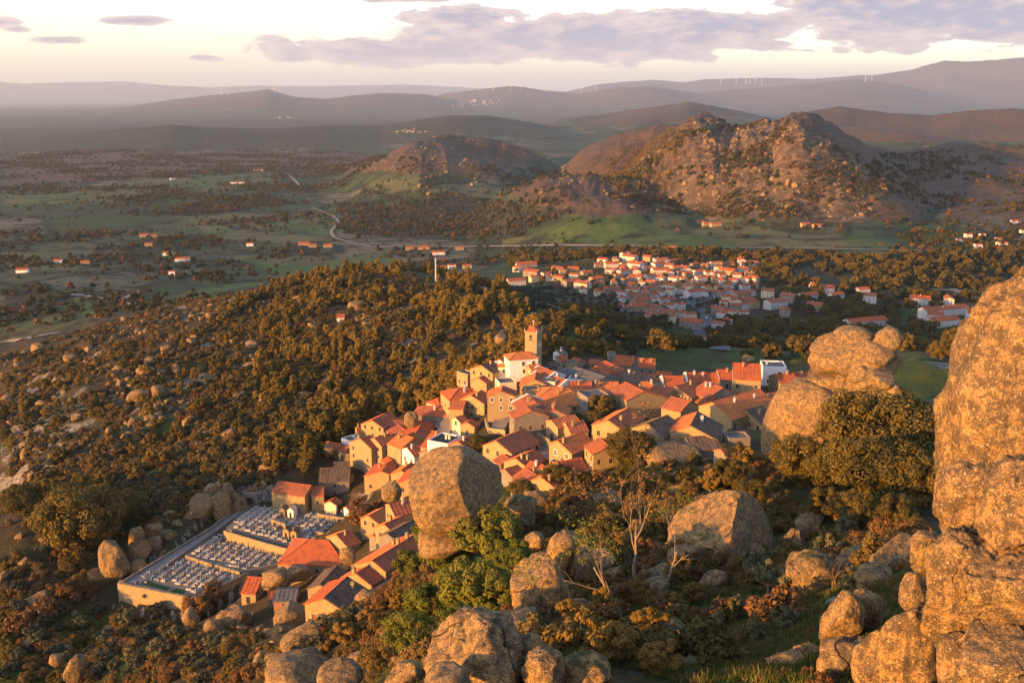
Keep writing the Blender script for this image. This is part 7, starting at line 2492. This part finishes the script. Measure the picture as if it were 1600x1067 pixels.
def build_lower_village():
    items = []
    for tok in LOWER.replace('\n', '').split(';'):
        x, y, w, k = tok.split()
        items.append((float(x), float(y), float(w), k))
    rg = np.random.default_rng(77)
    for _ in range(900):                                        # infill between the houses read off the photograph
        x, y = rg.uniform(965, 1182), rg.uniform(408, 494)
        w = rg.uniform(9, 16)
        if in_poly(np.array([x]), np.array([y]), [(1052, 462), (1082, 458), (1130, 460), (1128, 480), (1100, 500), (1070, 482)])[0] or (x < 1010 and y > 480) or (x > 1130 and y > 480):
            continue
        if all(abs(q[0] - x) > (q[2] + w) * 0.42 or abs(q[1] - y) > 6.5 for q in items):
            items.append((round(x), round(y), w, 's' if rg.uniform() < 0.7 else 'w'))
        if len(items) > 215:
            break
    count = {}
    for x, y, w, k in sorted(items):
        zn = lower_zone(x, y)
        roof = 'red' if k in 'wt' or rg.uniform() < 0.55 else 'brown'
        if k == 'g': roof = 'grey'
        key = (k, roof, zn)
        count[key] = count.get(key, 0) + 1
    seen = {}
    for x, y, w, k in sorted(items):
        zn = lower_zone(x, y)
        dm = 590 if y > 515 else 420
        g = ground_at(x, y + 4, 0, dm)
        s = slant(g) / FPX
        wall = 'whitewash' if k in 'wtg' else ['stone', 'grey', 'cream'][rg.integers(0, 3)]  # duller white stands in for shade on the lower village
        roof = 'red' if rg.uniform() < 0.35 else 'brown'
        if k == 'g': roof = 'grey'
        Lm = w * s * 0.92
        half = float(np.clip(Lm * 0.36, 2.6, 4.6))
        Hr = 6.2 + (1.6 if w > 18 else 0) + (2.5 if k == 't' else 0) + rg.uniform(-0.6, 0.8)
        if w > 40: half = 5.0
        tilt = rg.choice([-1, 1]) * rg.uniform(0.02, 0.16) * w
        if w > 40: tilt = 0.09 * w
        gable = rg.uniform() < 0.22 and w < 22
        word = {'s': 'stone', 'w': 'white', 't': 'narrow white', 'g': 'white grey-roofed'}[k]
        size = 'long' if w > 24 else ('small' if w < 14 else 'middling')
        kk = (size, word, zn)
        seen[kk] = seen.get(kk, 0) + 1
        lb = f"{ORD[min(seen[kk], 30) - 1]} {size} {word} house from the left, {zn}"
        if k == 'g': lb = 'white shed with a grey roof in the meadow behind the upper village'
        if (x, y) == (1352, 499): lb = 'long white building with a row of windows behind the rock stack'
        if (x, y) == (1474, 481): lb = 'longest white school like building near the leaning slab'
        yr = y - 3.5
        if gable:
            A, B = (x + 1.5, yr + w * 0.16), (x - 1.5, yr - w * 0.16)
            hl = hr = Lm * 0.40
        else:
            A, B = (x - w / 2, yr + tilt / 2), (x + w / 2, yr - tilt / 2)
            hl, hr = half * 0.95, half * 1.1
        house(A, B, hl, hr, Hr, wall, roof, lb, pitch=22, chim=int(rg.integers(0, 2)), cw=True, win='white', dense=1.25, group='houses of the lower village', dmin=dm, seed=int(x * 31 + y), door=w > 16,
              roof2='brown' if rg.uniform() < 0.3 else None)
    FAR = [(35, 420, 18, 'w'), (285, 403, 22, 'w'), (262, 394, 15, 'w'), (475, 379, 18, 's'), (488, 382, 12, 's'), (390, 380, 11, 'w'), (685, 393, 20, 'w'), (706, 414, 12, 'w'), (690, 416, 14, 's'), (730, 414, 14, 's'), (90, 406, 14, 'w'), (133, 408, 14, 's'), (662, 385, 18, 's'),
           (225, 366, 14, 's'), (240, 367, 10, 's'), (640, 386, 12, 's'), (718, 386, 12, 's'), (404, 266, 14, 'w'), (370, 285, 22, 'w'), (270, 279, 8, 'w'), (232, 380, 12, 's'), (512, 382, 14, 's'), (268, 424, 10, 'w'),
           (1094, 346, 12, 's'), (1104, 348, 12, 's'), (1118, 349, 16, 's'), (1258, 349, 12, 's'), (1276, 351, 12, 's'), (1528, 382, 11, 'w'), (1566, 379, 15, 'w'), (1513, 366, 10, 'w'), (1535, 366, 8, 'w'), (1586, 345, 12, 'w'), (1598, 360, 8, 'w'), (1049, 385, 12, 's'), (1498, 374, 8, 'w'), (1560, 372, 9, 's')]
    names = {'w': 'white', 's': 'tan stone'}
    def near(x, y):
        if x < 180: return 'on the plain at far left'
        if x < 320: return 'among the fields left of the ridge crest'
        if x < 560: return 'on the plain beyond the ridge crest'
        if x < 760: return 'by the road beyond the ridge mast'
        if x < 1200: return 'at the foot of the big stony hill'
        if x < 1300: return 'under the right flank of the stony hill'
        return 'in the right edge hamlet of the plain'
    seen = {}
    for x, y, w, k in sorted(FAR):
        g = ground_at(x, y + 2, 0, 900)
        Lm = w * slant(g) / FPX
        zn = near(x, y)
        kk = (k, zn)
        seen[kk] = seen.get(kk, 0) + 1
        house((x - w / 2, y - 1.0), (x + w / 2, y - 1.4), min(Lm * 0.25, 5), min(Lm * 0.3, 5.5), 6.0, 'white' if k == 'w' else 'stone', 'red', f'{ORD[seen[kk] - 1]} {names[k]} farmhouse from the left {zn}', pitch=20, chim=0,
              dmin=900, group='farmhouses on the plain', dense=0.6, win='white', door=False)
    # the distant town: houses a pixel or two across
    rg = np.random.default_rng(5)
    b = MB(); b.box(-6, 6, -5, 5, -4, 5); b.face([(-6.5, -5.5, 5), (6.5, -5.5, 5), (6.5, 0, 8.5), (-6.5, 0, 8.5)], 1); b.face([(6.5, 5.5, 5), (-6.5, 5.5, 5), (-6.5, 0, 8.5), (6.5, 0, 8.5)], 1)
    b.face([(-6, -5, 5), (-6, 0, 8.4), (-6, 5, 5)]); b.face([(6, 5, 5), (6, 0, 8.4), (6, -5, 5)])
    tm = b.mesh('town_house', [WALLS['cream'], ROOFS['red']])
    for (cx, cy, sx, sy, n, dmin, lb, gp) in ((742, 161, 40, 6, 70, 9000, 'tiny white house of the distant town on its hill', 'houses of the distant hill town'), (640, 206, 26, 3, 26, 3800, 'tiny white house of the hamlet at the foot of the dark far ridge', 'houses of the far hamlet'),
                                              (440, 184, 22, 1.2, 14, 6500, 'pale building strung along the far plain under the peaked mountain', 'buildings on the far plain')):
        for _ in range(n):
            x, y = cx + rg.normal() * sx * 0.5, cy + rg.normal() * sy * 0.5
            g = ground_at(x, y, 0, dmin)
            o = place('town_house', tm, (g[0], g[1], g[2]), rg.uniform(0, 3.1), None, slant(g) / 9000.0 * rg.uniform(0.45, 0.95))
            tag(o, lb, 'house', gp)


build_lower_village()


# ------------------------------------------------------------------ cars, mast, turbines, walls
def build_small():
    paints = {'white': plain('white_car_paint', (0.72, 0.72, 0.72), 0.3, 0.5), 'grey': plain('grey_car_paint', (0.22, 0.23, 0.24), 0.3, 0.5), 'dark': plain('dark_car_paint', (0.03, 0.035, 0.05), 0.3, 0.5)}
    tyre = plain('rubber', (0.02, 0.02, 0.02))
    def car_parts(van):
        b = MB()
        hL = 2.1 if not van else 2.4
        prof = [(-hL, 0.32), (hL, 0.32), (hL, 0.72), (hL - 0.12, 0.86), (hL - 1.0, 0.95), (-hL + 0.05, 0.95), (-hL, 0.75)] if not van else [(-hL, 0.35), (hL, 0.35), (hL, 0.95), (hL - 0.75, 1.12), (-hL, 1.12)]
        def extr(b, prof, w, mi=0, w2=None):
            w2 = w2 or w
            zs = [p[1] for p in prof]
            z0, z1 = min(zs), max(zs)
            f = lambda z: w + (w2 - w) * (z - z0) / max(z1 - z0, 1e-6)
            l = [(x, -f(z), z) for x, z in prof]; r = [(x, f(z), z) for x, z in prof]
            b.face(l, mi); b.face(r[::-1], mi)
            n = len(prof)
            for k in range(n):
                k2 = (k + 1) % n
                b.face([l[k2], l[k], r[k], r[k2]], mi)
        extr(b, prof, 0.86)
        roofp = [(-hL + 0.5, 1.44), (0.45, 1.44), (0.40, 1.40), (-hL + 0.5, 1.40)] if not van else [(-hL, 1.98), (hL - 1.35, 1.98), (hL - 1.30, 1.90), (-hL, 1.90)]
        extr(b, roofp, 0.66 if not van else 0.80)
        body = b
        g = MB()
        gl = [(-hL + 0.15, 0.95), (hL - 1.0, 0.95), (0.45, 1.40), (-hL + 0.5, 1.40)] if not van else [(-hL + 0.02, 1.12), (hL - 0.75, 1.12), (hL - 1.35, 1.90), (-hL + 0.02, 1.90)]
        extr(g, gl, 0.82, 0, 0.66 if not van else 0.79)
        w = MB()
        ring = 10
        for s in (-0.11, 0.11):
            w.face([(0.32 * math.cos(k * 2 * math.pi / ring), s, 0.32 * math.sin(k * 2 * math.pi / ring)) for k in range(ring)][::(1 if s > 0 else -1)][::-1])
        for k in range(ring):
            a0, a1 = k * 2 * math.pi / ring, (k + 1) * 2 * math.pi / ring
            w.face([(0.32 * math.cos(a0), -0.11, 0.32 * math.sin(a0)), (0.32 * math.cos(a1), -0.11, 0.32 * math.sin(a1)), (0.32 * math.cos(a1), 0.11, 0.32 * math.sin(a1)), (0.32 * math.cos(a0), 0.11, 0.32 * math.sin(a0))])
        return body, g, w.mesh('wheel', tyre), hL
    protos = {}
    for van in (False, True):
        body, g, wm, hL = car_parts(van)
        protos[van] = ({k: body.mesh('body', m) for k, m in paints.items()}, g.mesh('glazing', M_GLASS), wm, hL)
    def car(px, py, ang, col, van, label, group=None, dmin=420, lift=0.75):
        p = ground_at(px, py, 0, dmin)
        o = empty('parked_car' if not van else 'parked_van', (p[0], p[1], p[2] + lift), ang, label, 'car' if not van else 'van', group)
        bodies, gm, wm, hL = protos[van]
        place('body', bodies[col], parent=o)
        place('glazing', gm, parent=o)
        for sx in (-1, 1):
            for sy in (-1, 1):
                place('wheel', wm, (sx * hL * 0.62, sy * 0.80, 0.32), 0, o)
    car(783, 644, 0.95, 'white', True, 'white van parked in the lane below the stone house', None, 190, 0.4)
    car(789, 636, 1.0, 'dark', False, 'dark car parked just above the white van', None, 190, 0.4)
    car(808, 604, 1.2, 'grey', False, 'grey car parked beside the church terrace', None, 190, 0.4)
    car(1104, 499, 1.2, 'white', False, 'white car on the street below the lower village square')
    for i, (px, py, a, c) in enumerate([(1066, 467, 0.3, 'white'), (1072, 468, 0.4, 'white'), (1079, 468, 0.2, 'grey'), (1095, 466, 0.1, 'white'), (1099, 465, 0.2, 'white'), (1116, 465, 1.4, 'white'), (1117, 469, 1.2, 'white'), (1121, 468, 1.3, 'grey'), (1101, 472, 0.3, 'dark'), (1109, 474, 0.3, 'dark'),
                                        (1066, 478, 1.2, 'white'), (1051, 498, 1.1, 'white'), (1035, 497, 0.2, 'grey')]):
        car(px, py, a, c, False, f'{c} car, {ORD[i]} of those parked on the lower village square', 'cars parked on the lower square')
    # radio mast on the ridge
    p = ground_at(681, 441, 0, 420)
    Hm = 37 * slant(p) / FPX
    o = empty('radio_mast', tuple(p), 0.3, 'slim pale lattice radio mast on the crest of the pine ridge', 'mast')
    b = MB()
    for k in range(3):
        a = k * 2.094
        b.tube([(0.6 * math.cos(a), 0.6 * math.sin(a), -1), (0.25 * math.cos(a), 0.25 * math.sin(a), Hm)], [0.11, 0.09], 5)
    for q in range(14):
        z0, z1 = Hm * q / 14, Hm * (q + 1) / 14
        for k in range(3):
            a, a2 = k * 2.094, (k + 1) * 2.094
            r0 = 0.6 - 0.35 * q / 14
            b.tube([(r0 * math.cos(a), r0 * math.sin(a), z0), (r0 * math.cos(a2), r0 * math.sin(a2), z1)], [0.05, 0.05], 4)
    b.build('lattice', M_WHITE, o)
    for z in (0.72, 0.86, 0.97):
        b = MB()
        b.box(-0.25, 0.25, -0.75, -0.4, Hm * z - 0.8, Hm * z + 0.8)
        b.build('antenna', M_WHITE, o)
    # wind turbines on the far range
    b = MB(); b.tube([(0, 0, -6), (0, 0, 84)], [2.6, 1.5], 8)
    tw = b.mesh('tower', M_WHITE)
    b = MB(); b.box(-3, 7, -1.8, 1.8, 83, 87)
    nac = b.mesh('nacelle', M_WHITE)
    b = MB(); b.tube([(-4, 0, 0), (-4, 0.3, 12), (-4, 0.1, 42)], [1.3, 1.6, 0.3], 6)
    bl = b.mesh('blade', M_WHITE)
    T = [(750, 141), (771, 140), (798, 138), (813, 140), (853, 143), (908, 144), (932, 139), (1126, 130), (1150, 129), (1165, 129), (1172, 129), (1180, 129), (1190, 130), (428, 143), (437, 143), (346, 150), (357, 150), (1352, 127), (1362, 125)]
    for i, (px, py) in enumerate(sorted(T)):
        p = ground_at(px, py + 2, 0, 8000)
        s = slant(p) / 16000.0
        place_name = 'on the peaked mountain at left' if px < 500 else ('on the dark hills behind the distant town' if px < 1000 else ('on the long pale ridge behind the stony hill' if px < 1300 else 'on the shoulder of the right mountain'))
        o = empty('wind_turbine', tuple(p), 0.9, f'white wind turbine, {ORD[i]} from left, {place_name}', 'turbine', 'wind turbines on the far ridges')
        o.scale = (s, s, s)
        place('tower', tw, parent=o)
        place('nacelle', nac, parent=o)
        for k in range(3):
            place('blade', bl, (0, 0, 85), 0, o, None, (k * 2.094 + i, 0, 0))
    # rough field and garden walls
    for pts, h, lb in (([(660, 680), (690, 700), (716, 704)], 1.6, 'low garden wall around the ruined plot above the great boulder'), ([(758, 660), (764, 676), (790, 680)], 1.6, 'golden garden wall under the tall stone house'),
                       ([(912, 752), (920, 738), (934, 724)], 1.2, 'stone parapet along the paved terrace'), ([(1050, 724), (1064, 716), (1076, 700)], 2.2, 'lit broken wall by the domed boulder'),
                       ([(500, 778), (528, 770), (552, 752)], 2.4, 'dark yard wall right of the chapel'), ([(553, 722), (566, 735), (580, 742)], 2.0, 'stone wall below the tallest gable'),
                       ([(1090, 690), (1130, 690), (1150, 684)], 1.6, 'grey wall behind the dark old roof at the right end'), ([(840, 690), (858, 700), (866, 716)], 2.6, 'ruined ochre wall beside the lowest red roofs'),
                       ([(763, 600), (768, 612), (772, 622)], 1.4, 'curved stair wall left of the flat roofed white house')):
        P = [ground_at(x, y, 0, 150) for x, y in pts]
        wall_run('garden_wall', P, [p[2] - 1.5 for p in P], [p[2] + h for p in P], 0.5, WALLS['stone'], None, lb, 'wall')


build_small()


# ------------------------------------------------------------------ two people on the paved terrace, and its posts
def person(px, py, top, trousers, label, turn, arm, dmin=150):
    g = ground_at(px, py, 0, dmin)
    J = {'pelvis': (0, 0, 0.93), 'waist': (0, 0, 1.10), 'chest': (0, 0.01, 1.34), 'neck': (0, 0, 1.50), 'chin': (0, -0.02, 1.57), 'head': (0, -0.01, 1.69),
         'sl': (-0.19, 0, 1.43), 'el': (-0.25, 0.03, 1.15), 'wl': (-0.24, -0.08 - arm, 0.93 + arm), 'hl': (-0.24, -0.13 - arm, 0.86 + arm),
         'sr': (0.19, 0, 1.43), 'er': (0.25, 0.03, 1.15), 'wr': (0.24, -0.06, 0.92), 'hr': (0.24, -0.09, 0.84),
         'kl': (-0.11, -0.05, 0.50), 'al': (-0.12, 0.02, 0.09), 'tl': (-0.12, -0.15, 0.04), 'kr': (0.11, -0.01, 0.50), 'ar': (0.12, 0.08, 0.09), 'tr': (0.12, -0.09, 0.04)}
    RAD = {'pelvis': 0.155, 'waist': 0.14, 'chest': 0.165, 'neck': 0.06, 'chin': 0.075, 'head': 0.105, 'sl': 0.07, 'el': 0.048, 'wl': 0.036, 'hl': 0.042, 'sr': 0.07, 'er': 0.048, 'wr': 0.036, 'hr': 0.042,
           'kl': 0.075, 'al': 0.05, 'tl': 0.04, 'kr': 0.075, 'ar': 0.05, 'tr': 0.04}
    E = [('pelvis', 'waist'), ('waist', 'chest'), ('chest', 'neck'), ('neck', 'chin'), ('chin', 'head'), ('chest', 'sl'), ('sl', 'el'), ('el', 'wl'), ('wl', 'hl'), ('chest', 'sr'), ('sr', 'er'), ('er', 'wr'), ('wr', 'hr'),
         ('pelvis', 'kl'), ('kl', 'al'), ('al', 'tl'), ('pelvis', 'kr'), ('kr', 'ar'), ('ar', 'tr')]
    names = list(J)
    me = bpy.data.meshes.new('person')
    me.from_pydata([J[k] for k in names], [(names.index(a), names.index(b)) for a, b in E], [])
    o = place('person', me, (g[0], g[1], g[2] + 0.35), turn)
    sk = o.modifiers.new('skin', 'SKIN')
    for i, k in enumerate(names):
        v = me.skin_vertices[0].data[i]
        v.radius = (RAD[k], RAD[k] * (0.75 if k in ('pelvis', 'waist', 'chest') else 1.0))
        v.use_root = k == 'pelvis'
    sd = o.modifiers.new('smooth', 'SUBSURF')
    sd.levels = sd.render_levels = 2
    bpy.context.view_layer.update()
    dg = bpy.context.evaluated_depsgraph_get()
    body = bpy.data.meshes.new_from_object(o.evaluated_get(dg))
    o.modifiers.clear()
    o.data = body
    body.materials.clear()
    for m in (top, trousers, M_SKIN, M_DARKWOOD):
        body.materials.append(m)
    for f in body.polygons:
        c = f.center
        hand = abs(c.x) > 0.2 and c.z < 0.95 + arm and c.z > 0.78
        f.material_index = 2 if c.z > 1.49 or hand else (0 if c.z > 0.98 or abs(c.x) > 0.2 else (1 if c.z > 0.08 else 3))
        f.use_smooth = True
    tag(o, label, 'person')
    b = MB()
    b.tube([(0, 0.035, 1.60), (0, 0.03, 1.70), (0, 0.015, 1.79), (0, 0.0, 1.83)], [0.09, 0.118, 0.095, 0.03], 10)
    b.build('hair', M_DARKWOOD, o)
    b = MB()
    b.box(-0.012, 0.012, -0.15, -0.10, 1.655, 1.69)
    b.build('nose', M_SKIN, o)


M_SKIN = plain('skin', (0.42, 0.25, 0.17))


def build_people():
    person(934.5, 725, plain('pale_green_jacket', (0.36, 0.44, 0.38)), plain('dark_trousers', (0.05, 0.05, 0.06)), 'person in a pale jacket and dark trousers standing on the paved terrace', 0.4, 0.0)
    person(949, 721, plain('dark_coat', (0.06, 0.05, 0.06)), plain('grey_trousers', (0.12, 0.12, 0.13)), 'person in a dark coat standing by the corner of the terrace', -0.5, 0.12)
    b = MB()
    b.box(-0.14, 0.14, -0.14, 0.14, -0.4, 1.15, taper=0.02)
    b.box(-0.17, 0.17, -0.17, 0.17, 1.15, 1.27, taper=0.05)
    pm = b.mesh('stone_post', M_GRANITE_TRIM)
    for i, (px, py) in enumerate([(925.5, 728), (921.5, 735), (917.5, 741), (914, 748), (934, 737)]):
        g = ground_at(px, py, 0, 150)
        o = place('stone_post', pm, (g[0], g[1], g[2] + 0.3), 0.3 * i)
        tag(o, f'pale stone post, {ORD[i]} along the edge of the paved terrace', 'post', 'posts along the paved terrace')


build_people()
build_vegetation()
build_pale_trees()
build_bare_shrubs()
build_grass()
build_haze()
